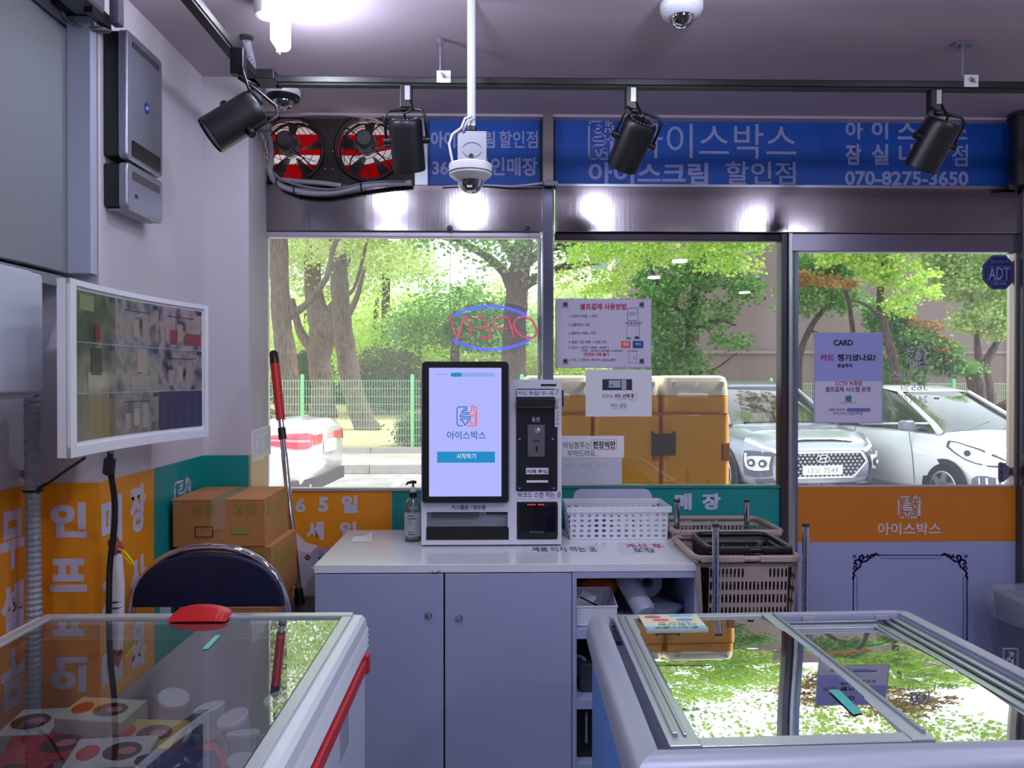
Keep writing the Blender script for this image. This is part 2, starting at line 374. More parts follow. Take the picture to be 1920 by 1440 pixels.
# posts
MB().box((xs(1017, 3.0), 3.0, 0.0), (xs(1038, 3.0), 3.09, ZST + .03)).build('post', STEELP, sf, bev=0.004)
MB().box((xs(1018, 3.0), 2.994, ZLT), (xs(1037, 3.0), 3.001, ZST)).build('post_cover', mat('warm_steel', (150, 138, 138), 0.35, metal=0.7), sf)
MB().box((xs(1467, 3.02), 3.03, 0.0), (xs(1477, 3.02), 3.09, ZLB)).build('post', mat('dark_post', (70, 66, 76), 0.3, metal=0.6), sf, bev=0.002)
MB().box((xs(1479, 3.02), 3.02, 0.0), (xs(1486, 3.02), 3.09, ZLB)).build('post', ALU, sf, bev=0.002)
MB().box((xs(1911, 3.02), 3.0, 0.0), (xs(1960, 3.02), 3.09, ZST)).build('post', mat('grey_post', (88, 88, 100), 0.35, metal=0.5), sf, bev=0.003)
# left pane frame
FRM = mat('pale_frame', (196, 188, 204), 0.35, metal=0.3)
MB().box((xs(503), YW - 0.02, zs(447)), (xs(1012), YW + 0.03, ZLB)).build('head_rail', FRM, sf, bev=0.004)
MB().box((xs(1008), YW - 0.02, ZSILL - .4), (xs(1014), YW + 0.03, zs(446))).build('stile', FRM, sf, bev=0.003)
MB().box((xs(1040), YW - 0.01, zs(451)), (xs(1468), YW + 0.03, ZLB)).build('head_rail', mat('dark_rail', (54, 50, 60), 0.4, metal=0.4), sf, bev=0.003)
MB().box((xs(503), YW - 0.012, zs(919)), (xs(1016), YW + 0.03, zs(914))).build('sill_rail', FRM, sf)
MB().box((xs(1040), YW - 0.012, zs(915)), (xs(1468), YW + 0.03, zs(911))).build('sill_rail', mat('teal_edge', (60, 130, 130), 0.4), sf)
MB().box((xs(503), YW + 0.008, 0), (xs(1014), YW + 0.012, zs(440))).build('pane', GL, sf)
MB().box((xs(1040), YW + 0.008, 0), (xs(1467), YW + 0.012, zs(440))).build('pane', GLR, sf)
# base walls below the film (opaque film on glass)
PW, PO = YW - 0.004, YW + 0.006
MB().box((xs(503), PW, zs(1026)), (xs(735), PO, zs(918))).build('orange_film', ORANGE, sf)
MB().box((xs(735), PW, zs(1026)), (xs(1008), PO, zs(918))).build('teal_film', TEAL, sf)
MB().box((xs(503), PW, 0), (xs(1008), PO, zs(1026))).build('white_film', mat('lilac_film', (160, 164, 200), 0.5), sf)
MB().box((xs(1040), PW, zs(1026)), (xs(1466), PO, zs(914))).build('teal_film', TEAL, sf)
MB().box((xs(1040), PW, 0), (xs(1466), PO, zs(1026))).build('white_film', MATS['lilac_film'], sf)
bx = lambda *a: pbox(*a, Y=PW)
for s, b in (('6', (554, 933, 573, 961)), ('5', (597, 932, 616, 960)), ('일', (640, 929, 671, 962)), ('세', (574, 978, 607, 1012)), ('일', (637, 978, 669, 1012)),
             ('매', (1265, 925, 1297, 956)), ('장', (1316, 925, 1351, 956)), ('계', (1265, 973, 1297, 1006)), ('산', (1316, 973, 1351, 1006))):
    text(s, sf, LETTER, bx(*b), FRONT, PW - 0.0005, 0.045)
MB().box((xs(570), PW - 0.002, zs(1046)), (xs(700), PW, zs(1043))).build('navy_rule', NAVYINK, sf)
MB().box((xs(570), PW - 0.002, zs(1052)), (xs(700), PW, zs(1051))).build('navy_rule', NAVYINK, sf)
MB().rbox((xs(1075), PW - 0.003, zs(952)), (xs(1222), PW, zs(916)), 0.035).build('white_print', LETTER, sf)
MB().box((xs(1010), YW - 0.0, ZLT - .002), (xs(1041), YW + 0.03, ZST + .01)).build('post_backing', DARK, sf)
# ---- blue sign seen from inside
def sign(name, px0, px1, label, lines, lg=None):
    t = thing(name, ((xs(px0) + xs(px1)) / 2, YW, ZLT), label, 'sign')
    MB().box((xs(px0), YW - 0.005, ZLT + .003), (xs(px1), YW + 0.02, ZST)).build('panel', BLUEF, t)
    for s, b, of in lines: text(s, t, SIGNL, pbox(*b, Y=YW), FRONT, YW - 0.0055, of)
    if lg: logo(t, pbox(*lg, Y=YW), FRONT, YW - 0.006, SIGNL, SIGNL, 0.07)
    return t
s1 = sign('shop_sign', 803, 1012, 'small blue sign between the red fans and the steel post', [('아이스크림', (808, 247, 928, 278), 0.028), ('할인점', (936, 246, 1008, 278), 0.012),
     ('365일', (811, 299, 882, 330), 0.028), ('무인매장', (890, 296, 1008, 330), 0.028)])
s2 = sign('shop_sign', 1040, 1893, 'long blue shop sign above the door and middle window', [('아이스박스', (1185, 234, 1492, 297), 0.0), ('아이스크림', (1103, 306, 1327, 346), 0.028), ('할인점', (1360, 304, 1491, 346), 0.012),
     ('아', (1584, 228, 1617, 262), .028), ('이', (1633, 228, 1664, 262), .028), ('스', (1682, 228, 1718, 262), .028), ('박', (1732, 228, 1764, 262), .028), ('스', (1776, 228, 1812, 262), .012),
     ('잠', (1584, 271, 1614, 310), .028), ('실', (1633, 271, 1665, 310), .028), ('나', (1684, 271, 1716, 310), .028), ('루', (1732, 271, 1764, 310), .028), ('점', (1783, 272, 1813, 312), .012),
     ('070-8275-3650', (1583, 322, 1814, 348), .028)], (1102, 226, 1150, 302))
MB().box((xs(779), YW - 0.03, ZLT - .002), (xs(804), YW + 0.03, ZST)).build('sign_stile', ALU, sf, bev=0.002)
MB().box((xs(505), YW - 0.03, ZST - 0.002), (xs(800), YW + 0.03, ZST + 0.02)).build('fan_head_rail', mat('bronze_rail', (86, 70, 66), 0.35, metal=0.5), sf)
# ================================================================== DOOR on the right
DY = YW
dr = thing('door_1', ((xs(1490) + xs(1905)) / 2, DY, 0), kind='structure')
MB().box((xs(1481), DY - 0.02, zs(471)), (xs(1912), DY + 0.03, ZLB)).build('top_rail', mat('door_rail', (128, 124, 140), 0.25, metal=0.9), dr, bev=0.003)
MB().box((xs(1487), DY - 0.02, 0), (xs(1493), DY + 0.03, zs(471))).build('stile', mat('bluegrey_stile', (110, 122, 150), 0.3, metal=0.6), dr)
MB().box((xs(1896), DY - 0.02, zs(912)), (xs(1909), DY + 0.03, zs(471))).build('stile', mat('door_stile', (176, 164, 160), 0.3, metal=0.7), dr, bev=0.003)
MB().box((xs(1491), DY + 0.008, 0), (xs(1909), DY + 0.012, zs(468))).build('pane', GLR, dr)
MB().box((xs(1490), DY - 0.012, zs(1018)), (xs(1907), DY + 0.006, zs(913))).build('orange_film', mat('door_orange', (204, 118, 16), 0.45, var=0.05, vs=3), dr)
MB().box((xs(1490), DY - 0.012, 0.02), (xs(1907), DY + 0.006, zs(1018))).build('white_film', mat('door_white', (158, 164, 206), 0.4), dr)
MB().box((xs(1490), DY - 0.014, zs(914)), (xs(1907), DY - 0.002, zs(911))).build('film_edge', FRM, dr)
DP = DY - 0.0125
text('아이스박스', dr, LETTER, pbox(1646, 980, 1764, 1003, DP), FRONT, DP, 0.012)
logo(dr, pbox(1683, 930, 1726, 972, DP), FRONT, DP, LETTER, LETTER, 0.06)
# ornamental printed frame
fr = MB(); fr.M = Matrix.Translation((0, DP, 0)) @ FRONT
def dp(x, y): p = PY(x, y, DP); return (p.x, p.z)
fr.stroke([dp(1647, 1041), dp(1767, 1041)], 0.0035, 0.001); fr.stroke([dp(1650, 1047), dp(1765, 1047)], 0.0012, 0.001)
for x in (1600, 1813): fr.stroke([dp(x, 1082), dp(x, 1197)], 0.0045, 0.001)
for x in (1607, 1806): fr.stroke([dp(x, 1081), dp(x, 1200)], 0.0015, 0.001)
fr.build('navy_rule', NAVYINK, dr)
def spiral(cx, cy, r0, r1, a0, a1, n=12):
    return [(cx + (r0 + (r1 - r0) * i / n) * math.cos(a0 + (a1 - a0) * i / n), cy + (r0 + (r1 - r0) * i / n) * math.sin(a0 + (a1 - a0) * i / n)) for i in range(n + 1)]
for sx, cx in ((1, 1600), (-1, 1813)):
    c = MB(); c.M = Matrix.Translation((0, DP, 0)) @ FRONT
    def q(dx, dy): return dp(cx + sx * dx, 1041 + dy)
    c.stroke([q(a, b) for a, b in ((47, 0), (42, -3), (38, 1), (31, 5), (24, 11), (16, 12), (11, 7), (12, 2), (17, 0), (20, 4), (17, 7))], 0.008, 0.001)
    c.stroke([q(a, b) for a, b in ((40, -1), (34, -1), (29, 3), (24, 4), (27, -1))], 0.006, 0.001)
    c.stroke([q(a, b) for a, b in ((-1, 44), (2, 38), (0, 34), (4, 28), (12, 22), (15, 14), (11, 8), (4, 10), (2, 15), (7, 17))], 0.008, 0.001)
    c.stroke([q(a, b) for a, b in ((5, 28), (6, 22), (2, 20), (0, 26))], 0.006, 0.001)
    x0, y0 = 2, 2
    c.prism([q(x0 + r * math.cos(a), y0 + r * math.sin(a)) for a, r in [(math.pi / 4 * k + math.pi / 4, 6 if k % 2 == 0 else 1.6) for k in range(8)]], 'z', 0, 0.001)
    c.build('corner_scroll', NAVYINK, dr)
    c = MB(); c.M = Matrix.Translation((0, DP, 0)) @ FRONT
    c.stroke([dp(cx + sx * a, 1197 + b) for a, b in ((0, 0), (2, 6), (6, 9), (12, 12))], 0.006, 0.001)
    c.build('corner_scroll', NAVYINK, dr)
# mirrored white store lettering stuck on the outer side of the door glass
st = thing('door_decal', (PY(1735, 700, DY + .014).x, DY + .014, zs(745)), 'pale mirrored shop lettering stuck on the door glass', 'decal')
DEC = mat('decal_white', (200, 198, 206), 0.6)
text('아이스박스', st, DEC, pbox(1668, 694, 1788, 714, DY), FRONT, DY + 0.006, 0.0, mirror=True)
text('365일', st, DEC, pbox(1690, 719, 1741, 733, DY), FRONT, DY + 0.006, 0.0, mirror=True)
text('24시간', st, DEC, pbox(1690, 740, 1741, 756, DY), FRONT, DY + 0.006, 0.0, mirror=True)
logo(st, pbox(1702, 648, 1738, 688, DY), FRONT, DY + 0.0065, DEC, DEC, 0.08, mirror=True)
# handwritten pen marks on the left pane
hw = thing('window_writing', (xs(975), YW, zs(525)), 'white pen writing on the window glass in front of the big trunk', 'writing')
b = MB(); b.M = Matrix.Translation((0, YW + 0.006, 0)) @ FRONT
def wp(cx, cy): return XZ(PY(820 + cx / 5.142, 400 + cy / 5.142, YW))
for P in ([(740, 350), (770, 362), (790, 385)], [(745, 415), (790, 410)], [(770, 395), (765, 440), (745, 455)], [(745, 480), (790, 470)], [(752, 470), (738, 485), (752, 498), (765, 482), (752, 470)], [(780, 455), (790, 500)],
          [(740, 535), (760, 562), (775, 520)], [(810, 250), (810, 290), (850, 318), (890, 300), (895, 255)], [(830, 260), (870, 255)], [(850, 340), (880, 335), (855, 355), (875, 365), (862, 375), (878, 380)],
          [(820, 405), (850, 420), (880, 398)], [(865, 430), (880, 440), (862, 445)], [(825, 455), (880, 500)], [(850, 470), (830, 500)], [(820, 530), (860, 525), (825, 560), (878, 590)], [(830, 600), (858, 595), (852, 622), (826, 620), (830, 600)], [(870, 600), (880, 630)]):
    b.stroke([wp(*p) for p in P], 0.0032, 0.0006)
b.build('pen_strokes', mat('white_pen', (226, 222, 232), 0.6), hw)
# ================================================================== FANS
fanp = thing('ventilation_board', (xs(640), YW, ZLT), 'dark panel with two round ventilation openings beside the blue sign', 'board')
FX0, FX1, FZ0, FZ1 = xs(476), xs(779), ZLT, ZST
FM = mat('dark_board', (38, 26, 26), 0.6, var=0.2, vs=10)
fans = [(xs(548), zs(285)), (xs(692), zs(282))]; FR = 0.122
# plate with two holes: cells around each hole
pl = MB()
def holeplate(b, x0, z0, x1, z1, cx, cz, r, y0, y1, n=32):
    outer = []
    for k in range(n):
        a = 2 * math.pi * (k + .5) / n; dx, dz = math.cos(a), math.sin(a)
        t = min([(x1 - cx) / dx if dx > 1e-9 else 9, (x0 - cx) / dx if dx < -1e-9 else 9, (z1 - cz) / dz if dz > 1e-9 else 9, (z0 - cz) / dz if dz < -1e-9 else 9])
        outer.append((cx + dx * t, cz + dz * t))
    inner = [(cx + r * math.cos(2 * math.pi * (k + .5) / n), cz + r * math.sin(2 * math.pi * (k + .5) / n)) for k in range(n)]
    vs = [(p[0], y0, p[1]) for p in outer] + [(p[0], y0, p[1]) for p in inner] + [(p[0], y1, p[1]) for p in outer] + [(p[0], y1, p[1]) for p in inner]
    fs = []
    for k in range(n):
        j = (k + 1) % n
        fs += [(k, j, n + j, n + k), (2 * n + k, 3 * n + k, 3 * n + j, 2 * n + j), (n + k, n + j, 3 * n + j, 3 * n + k)]
    b.add(vs, fs)
    for (qx, qz) in ((x0, z0), (x1, z0), (x0, z1), (x1, z1)):     # fill the corner gaps
        k = min(range(n), key=lambda i: (outer[i][0] - qx) ** 2 + (outer[i][1] - qz) ** 2)
        ks = sorted(range(n), key=lambda i: (outer[i][0] - qx) ** 2 + (outer[i][1] - qz) ** 2)[:2]
        b.add([(outer[ks[0]][0], y0, outer[ks[0]][1]), (qx, y0, qz), (outer[ks[1]][0], y0, outer[ks[1]][1])], [(0, 1, 2)])
midx = xs(622)
holeplate(pl, FX0, FZ0, midx, FZ1, fans[0][0], fans[0][1], FR, YW - .01, YW + .01)
holeplate(pl, midx, FZ0, FX1, FZ1, fans[1][0], fans[1][1], FR, YW - .01, YW + .01)
pl.build('board', FM, fanp)
for k in range(8):
    MB().cyl((xs(612 + 14 * (k % 2)), YW - .014, zs(222 + 32 * (k // 2) + 2)), (xs(612 + 14 * (k % 2)), YW - .008, zs(222 + 32 * (k // 2) + 2)), .003, n=8).build('screw', CHROME, fanp)
FANM = mat('fan_metal', (48, 40, 42), 0.45, metal=0.3); FANW = mat('fan_wire', (28, 24, 26), 0.4)
def ring(b, c, r, y, rr, n=36):
    b.tube([(c[0] + r * math.cos(2 * math.pi * k / n), y, c[1] + r * math.sin(2 * math.pi * k / n)) for k in range(n)], rr, 6, closed=True)
def mkfan(c, label):
    t = thing('exhaust_fan', (c[0], YW, c[1]), label, 'fan', 'exhaust fans')
    b = MB(); ring(b, c, FR + .004, YW - .02, .008); ring(b, c, FR, YW + .05, .006); b.build('housing_ring', FANM, t, smooth=True)
    hc = (c[0], c[1] + .012)
    m = MB().cyl((hc[0], YW - .10, hc[1]), (hc[0], YW - .02, hc[1]), .036, .040, 24).cyl((hc[0], YW - .112, hc[1]), (hc[0], YW - .10, hc[1]), .026, .036, 24)
    m.build('motor', mat('fan_motor', (66, 60, 66), 0.5), t, smooth=35)
    b = MB()
    for k in range(14):
        a = math.pi * (1.1 + 0.8 * k / 13); b.box((hc[0] + .028 * math.cos(a) - .0012, YW - .1, hc[1] + .04 * math.sin(a) - .01), (hc[0] + .028 * math.cos(a) + .0012, YW - .03, hc[1] + .04 * math.sin(a)))
    b.build('cooling_fin', GREY, t, kind='stuff')
    for k in range(5):
        a = 2 * math.pi * k / 5 + .3; bl = MB(); P = []
        for i in range(5):
            for j in range(4):
                rr = .03 + (.112 - .03) * i / 4; aa = a + (j / 3 - .5) * (0.34 + .12 * i / 4)
                P.append((c[0] + rr * math.cos(aa), YW + .02 + (j / 3 - .5) * .03, c[1] + rr * math.sin(aa)))
        bl.add(P, [(i * 4 + j, i * 4 + j + 1, (i + 1) * 4 + j + 1, (i + 1) * 4 + j) for i in range(4) for j in range(3)])
        bl.build('blade', mat('fan_blade', (60, 54, 56), 0.4, metal=0.4), t, smooth=True)
    g = MB()
    for r, y in ((.05, -.115), (.067, -.105), (.084, -.085), (.1, -.055)): ring(g, c, r, YW + y, .0013)
    for k in range(4):
        a = math.pi / 4 + math.pi / 2 * k + .1
        g.tube([(c[0] + .035 * math.cos(a), YW - .11, c[1] + .035 * math.sin(a)), (c[0] + .085 * math.cos(a), YW - .09, c[1] + .085 * math.sin(a)), (c[0] + .118 * math.cos(a), YW - .02, c[1] + .118 * math.sin(a))], .0028, 6)
    for k in range(6):
        a = 2 * math.pi * k / 6
        g.tube([(c[0] + .04 * math.cos(a), YW - .115, c[1] + .04 * math.sin(a)), (c[0] + .08 * math.cos(a + .35), YW - .092, c[1] + .08 * math.sin(a + .35)), (c[0] + .112 * math.cos(a + .6), YW - .02, c[1] + .112 * math.sin(a + .6))], .0013, 5)
    g.build('wire_guard', FANW, t)
    return t
mkfan(fans[0], 'dark exhaust fan in the corner under the dome camera'); mkfan(fans[1], 'dark exhaust fan beside the small blue sign')
# red outer sign seen through the fans
rs = thing('outer_sign', (xs(640), 3.5, ZLT), 'red board with a white stripe outside behind the fans', 'sign')
RB = mat('red_board', (226, 26, 34), 0.5); RB.node_tree.nodes['Principled BSDF'].inputs['Transmission Weight'].default_value = 0
MB().box((-1.25, 3.50, 2.12), (-.30, 3.52, 2.75)).build('board', leafmat('red_banner', (176, 20, 28), (176, 20, 28), (180, 24, 30)), rs)
for xx in (-1.2, -.35): MB().box((xx - .02, 3.295, 2.6), (xx + .02, 3.50, 2.64)).build('bracket', DARK, rs)
b = MB(); b.prism([(-1.25, 2.44), (-.62, 2.435), (-.30, 2.50), (-.30, 2.46), (-.60, 2.395), (-1.25, 2.40)], 'y', 3.49, 3.4995); b.build('white_stripe', WHITE, rs)
# ================================================================== CEILING LAMPS
LENS = mat('lamp_lens', (240, 242, 255), 0.4, emit=9)
k = 0
for (x, y) in ((-.74, .6), (.69, .6), (2.1, .6), (1.57, -.44), (1.57, -1.5), (-.6, -2.8), (2.9, -2.8)):
    t = thing('ceiling_light', (x, y, CZ), 'round white ceiling downlight, seen only as a reflection in glass or steel', 'ceiling light', 'round downlights')
    MB().lathe([(.068, -.016), (.074, -.012), (.076, 0), (.0, 0)][:3], (x, y, CZ), 28, caps=False).build('trim_ring', WHITE, t, smooth=True)
    MB().lathe([(.0001, -.012), (.068, -.012)], (x, y, CZ), 28, caps=False).build('diffuser', LENS, t)
    ld = bpy.data.lights.new('downlight', 'AREA'); ld.shape = 'DISK'; ld.size = .13; ld.energy = LAMP_W; ld.color = LAMP_COL
    lo = bpy.data.objects.new('downlight', ld); COL.objects.link(lo); lo.parent = t; lo.location = (0, 0, -.03)
# bare tubular lamp in a ceiling socket
p = PY(520, 28, 2.1)
t = thing('socket_lamp', (p.x - .02, p.y, CZ), 'bare bright lamp hanging from a white ceiling socket', 'lamp')
MB().lathe([(.03, 0), (.034, -.02), (.03, -.05), (.022, -.055)], (p.x - .03, p.y, CZ), 20).build('socket', WHITE, t, smooth=40)
MB().cyl((p.x - .012, p.y, CZ - .035), (p.x + .012, p.y, CZ - .045), .006).build('clip', WHITE, t)
b = MB().rbox((p.x - .012, p.y - .03, CZ - .135), (p.x + .030, p.y + .03, CZ - .03), .016, 'y'); b.build('glowing_tube', mat('lamp_glow', (238, 240, 255), 0.3, emit=14), t, bev=.006)
MB().box((p.x - .001, p.y - .008, CZ - .15), (p.x + .006, p.y + .008, CZ - .12)).build('end_tab', WHITE, t)
for (lx, ly, e) in ((p.x + .05, p.y - .02, 8), (-.15, 1.75, 7.5), (.55, 1.7, 6.5), (1.6, 1.4, 6.5)):  # last two are added lamps, unseen, to brighten the upper walls and ceiling
    if ly < 2:
        t2 = thing('ceiling_light', (lx, ly, CZ), 'unseen round white lamp on the ceiling above the picture edge, lighting the upper room', 'ceiling light', 'surface lamps above the picture edge')
        MB().lathe([(.07, -.03), (.08, -.02), (.08, 0)], (lx, ly, CZ), 24, caps=False).build('trim_ring', WHITE, t2, smooth=40); MB().lathe([(.0001, -.03), (.07, -.03)], (lx, ly, CZ), 24, caps=False).build('diffuser', LENS, t2)
    ld = bpy.data.lights.new('socket_and_added_glow', 'POINT'); ld.energy = e; ld.shadow_soft_size = .04; ld.color = (.75, .8, 1)
    lo = bpy.data.objects.new('socket_and_added_glow', ld); COL.objects.link(lo); lo.location = (lx, ly, CZ - .10)
# ================================================================== TRACK
TZ = 2.318; TYY = 2.34; TXL = -.722
tr = thing('light_track', (.6, TYY, TZ), 'long black lighting track hanging under the ceiling, turning a corner at the left', 'light track')
MB().box((TXL, TYY - .018, TZ - .0), (2.6, TYY + .018, TZ + .02)).build('rail', BLACKM, tr, bev=.003)
MB().box((TXL + .06, TYY - .013, TZ - .006), (2.6, TYY + .013, TZ)).build('rail_slot', mat('track_slot', (6, 6, 8), .6), tr)
MB().box((TXL - .018, -1.5, TZ), (TXL + .018, TYY, TZ + .02)).build('rail', BLACKM, tr, bev=.003)
MB().box((TXL - .013, -1.5, TZ - .006), (TXL + .013, TYY, TZ)).build('rail_slot', MATS['track_slot'], tr)
MB().box((TXL - .022, TYY - .06, TZ - .006), (TXL + .07, TYY + .021, TZ + .023)).build('corner_joint', BLACK, tr, bev=.003)
for px in (826, 1805):
    x = PY(px, 150, TYY).x
    b = MB().cyl((x, TYY, TZ + .04), (x, TYY, CZ), .0045, n=10); b.cyl((x, TYY, CZ - .018), (x, TYY, CZ - .002), .011, n=6)
    if px == 1805: b.box((x - .03, TYY - .015, CZ - .008), (x + .03, TYY + .015, CZ - .001))
    h = b.build('hanger_rod', ALU, tr)
    MB().box((x - .02 + (.012 if px > 1000 else .01), TYY - .024, TZ + .0), (x + .022 + (.012 if px > 1000 else .01), TYY - .019, TZ + .036)).build('hanger_plate', WHITE, h)
    xx = x + .012; MB().cyl((xx, TYY - .036, TZ + .018), (xx, TYY - .022, TZ + .018), .004).box((xx - .011, TYY - .034, TZ + .016), (xx + .011, TYY - .030, TZ + .020), Euler((0, .8, 0)).to_matrix()).build('wing_screw', GREY, h)
def spot(px, py, Y, cpx, cpy, mpx, mpy, depth, label, L=.145, R=.050, onleft=False):
    """(px,py): where the adapter meets the track; (cpx,cpy): cap centre; (mpx,mpy): mouth centre, depth = how far the mouth lies behind the cap"""
    a = PY(px, py, Y); a.z = TZ
    t = thing('track_spotlight', a, label, 'spotlight', 'black track spotlights')
    MB().box((a.x - .018, a.y - .016, a.z - .072), (a.x + .018, a.y + .016, a.z - .002)).build('adapter', BLACK, t, bev=.003)
    if not onleft: MB().box((a.x - .003, a.y - .018, a.z - .05), (a.x + .012, a.y - .0155, a.z - .008)).build('rating_plate', mat('foil', (190, 192, 200), .3, metal=.6), t)
    c = PY(cpx, cpy, Y); m = PY(mpx, mpy, Y); ax = (m - c); ax.y += depth; ax = ax.normalized() * L; c = (c + m) / 2 - ax / 2 + Vector((0, 0, 0)); m = c + ax
    d = ax.normalized(); top = c
    body = MB().tube([top - d * .002, top, top + d * .006, top + d * .02, m], [R * .86, R * .94, R, R, R], 32); body.build('lamp_can', BLACKM, t, smooth=35)
    MB().tube([m - d * .002, m + d * .004], [R * 1.0, R * .97], 32, caps=False).build('mouth_ring', BLACK, t)
    bl = MB()
    u = d.cross(Vector((1, 0, 0))).normalized(); v = d.cross(u).normalized()
    for k in range(20):
        a_ = 2 * math.pi * k / 20; q = top - d * .0025 + (u * math.cos(a_) + v * math.sin(a_)) * R * .72
        bl.tube([q, q - d * .002], R * .06, 6)
    bl.build('vent_hole', mat('vent_grey', (110, 116, 130), .5), t, kind='stuff')
    mid = top + ax * .42; side = Vector((1, 0, 0)); side = (side - d * side.dot(d)).normalized()
    piv = Vector((a.x, a.y, a.z - .078))
    w_ = R + .012; sh = mid - d * .07 if not onleft else mid - d * .09
    yo = MB()
    pts = [mid + side * w_, sh + side * w_ * .98, sh + side * w_ * .8 + Vector((0, 0, .018)), (sh + piv) / 2 + side * .018 + Vector((0, 0, .012)), piv]
    pts2 = [mid - side * w_, sh - side * w_ * .98, sh - side * w_ * .8 + Vector((0, 0, .018)), (sh + piv) / 2 - side * .018 + Vector((0, 0, .012)), piv]
    yo.tube(pts, .0045, 8); yo.tube(pts2, .0045, 8); yo.build('yoke', BLACKM, t, smooth=True)
    for s in (1, -1): MB().cyl(mid + side * s * (R - .002), mid + side * s * (w_ + .008), .011, n=14).build('knob', BLACK, t, smooth=40)
    MB().tube([piv + Vector((.012, -.012, .03)), piv + Vector((.022, -.022, 0)), (piv + top) / 2 + Vector((.012, -.03, 0)), top - d * .018, top], .0038, 8).build('cord', BLACK, t, smooth=True)
    return t
spot(447, 150, 2.09, 470, 203, 408, 252, -.03, 'black track spotlight nearest the left wall, tilted to the left', onleft=True)
spot(762, 172, TYY, 762, 238, 765, 305, .05, 'black track spotlight in front of the red fan, pointing straight down')
spot(1183, 176, TYY, 1198, 238, 1172, 302, .08, 'black track spotlight over the ice cone emblem of the blue sign')
spot(1752, 180, TYY, 1760, 238, 1738, 306, .06, 'black track spotlight before the phone number end of the blue sign')
# ================================================================== CCTV domes
SMOKE = glass('smoke_dome', (90, 92, 100), 0.08)
def dome(c, R, label, name='dome_camera', capm=WHITE, dark=False):
    t = thing(name, c, label, 'camera')
    MB().lathe([(R * .9, .0), (R, -.004), (R, -R * .36), (R * .97, -R * .42)], c, 40).build('base_ring', capm, t, smooth=30)
    MB().lathe([(R * .96, -R * .42), (R * .9, -R * .6), (R * .6, -R * .72)], c, 40, caps=False).build('lower_ring', BLACK if dark else mat('camera_white', (214, 216, 224), .35), t, smooth=50)
    MB().lathe([(R * .60 * math.cos(a), -R * .66 - R * .56 * math.sin(a)) for a in [math.pi / 2 * k / 8 for k in range(8)]] + [(.001, -R * 1.22)], c, 32, caps=False).build('clear_dome', SMOKE, t, smooth=True)
    e = MB().lathe([(R * .42 * math.cos(a), -R * .66 - R * .42 * math.sin(a)) for a in [math.pi / 2 * k / 6 for k in range(6)]] + [(.001, -R * 1.08)], c, 24, caps=False)
    e.build('lens_housing', BLACK, t, smooth=True)
    MB().cyl((c[0], c[1] - R * .3, c[2] - R * .85), (c[0], c[1] - R * .46, c[2] - R * .95), R * .13).build('lens', mat('lens_glass', (20, 20, 40), .05), t, smooth=40)
    bp = MB().box((c[0] - R * .16, c[1] - R * 1.01, c[2] - R * .34), (c[0] + R * .2, c[1] - R * .97, c[2] - R * .06)); o = bp.build('badge', mat('badge_blue', (26, 58, 150), .4), t)
    text('ADT', t, WHITE, (c[0] - R * .13, c[2] - R * .27, c[0] + R * .17, c[2] - R * .13), FRONT, c[1] - R * 1.012, .01)
    return t
c = PY(1278, 6, 2.1); dome((c.x, c.y, CZ - .001), .058, 'white dome camera on the ceiling above the blue sign')
c = PY(531, 184, 2.76); dome((c.x, c.y, CZ - .001), .061, 'white dome camera on the ceiling in the corner over the fans', dark=True)
# pole camera
pc = PY(884, 300, 2.1); X0 = pc.x; zz = lambda py: PY(884, py, 2.1).z
t = thing('pole_camera', (X0, 2.1, zz(345)), 'white dome camera hanging from a long ceiling pole', 'camera')
MB().cyl((X0, 2.1, zz(238)), (X0, 2.1, CZ), .0115, n=20).build('pole', mat('pole_paint', (198, 202, 210), .3), t, smooth=40)
MB().cyl((X0, 2.1, zz(246)), (X0, 2.1, zz(238)), .013, n=20).build('pole_collar', BLACK, t)
b = MB().box((X0 - .037, 2.085, zz(308)), (X0 + .041, 2.089, zz(252))).box((X0 - .037, 2.085, zz(252)), (X0 + .041, 2.125, zz(249)))
br = b.build('bracket', mat('bracket_grey', (176, 178, 188), .35, metal=.3), t, bev=.001)
sc_ = MB(); sc_.M = Matrix.Translation((0, 2.0845, 0)) @ FRONT
for a0, a1 in ((.3, 2.8), (3.4, 6.0)): sc_.stroke([(X0 + .002 + .026 * math.cos(a0 + (a1 - a0) * i / 8), zz(284) + .02 * math.sin(a0 + (a1 - a0) * i / 8)) for i in range(9)], .0012, .0006)
sc_.build('slot', DARK, br); MB().cyl((X0, 2.078, zz(296)), (X0, 2.085, zz(296)), .006).build('screw', CHROME, br)
c0 = (X0 - .003, 2.1, zz(309)); R = .059
MB().lathe([(R * .97, 0), (R, -.003), (R * 1.0, -.022), (R * .96, -.03), (R * .6, -.046)], c0, 40).build('base_ring', WHITE, t, smooth=30)
MB().lathe([(R * 1.002, -.0225), (R * 1.002, -.0245)], c0, 40, caps=False).build('seam', BLACK, t)
MB().lathe([(R * .62 * math.cos(a), -.044 - R * .62 * math.sin(a)) for a in [math.pi / 2 * k / 8 for k in range(8)]] + [(.001, -.044 - R * .62)], c0, 32, caps=False).build('clear_dome', SMOKE, t, smooth=True)
MB().lathe([(R * .5 * math.cos(a), -.046 - R * .5 * math.sin(a)) for a in [math.pi / 2 * k / 6 for k in range(6)]] + [(.001, -.046 - R * .5)], c0, 24, caps=False).build('lens_housing', BLACK, t, smooth=True)
MB().box((c0[0] - .008, 2.1 - R * .52, c0[2] - .068), (c0[0] + .006, 2.1 - R * .45, c0[2] - .062)).build('sensor_window', WHITE, t)
cc = [PY(885, 218, 2.09), PY(872, 222, 2.08), PY(865, 240, 2.08), PY(848, 252, 2.08), PY(842, 270, 2.08), PY(846, 292, 2.08), PY(850, 312, 2.07)]
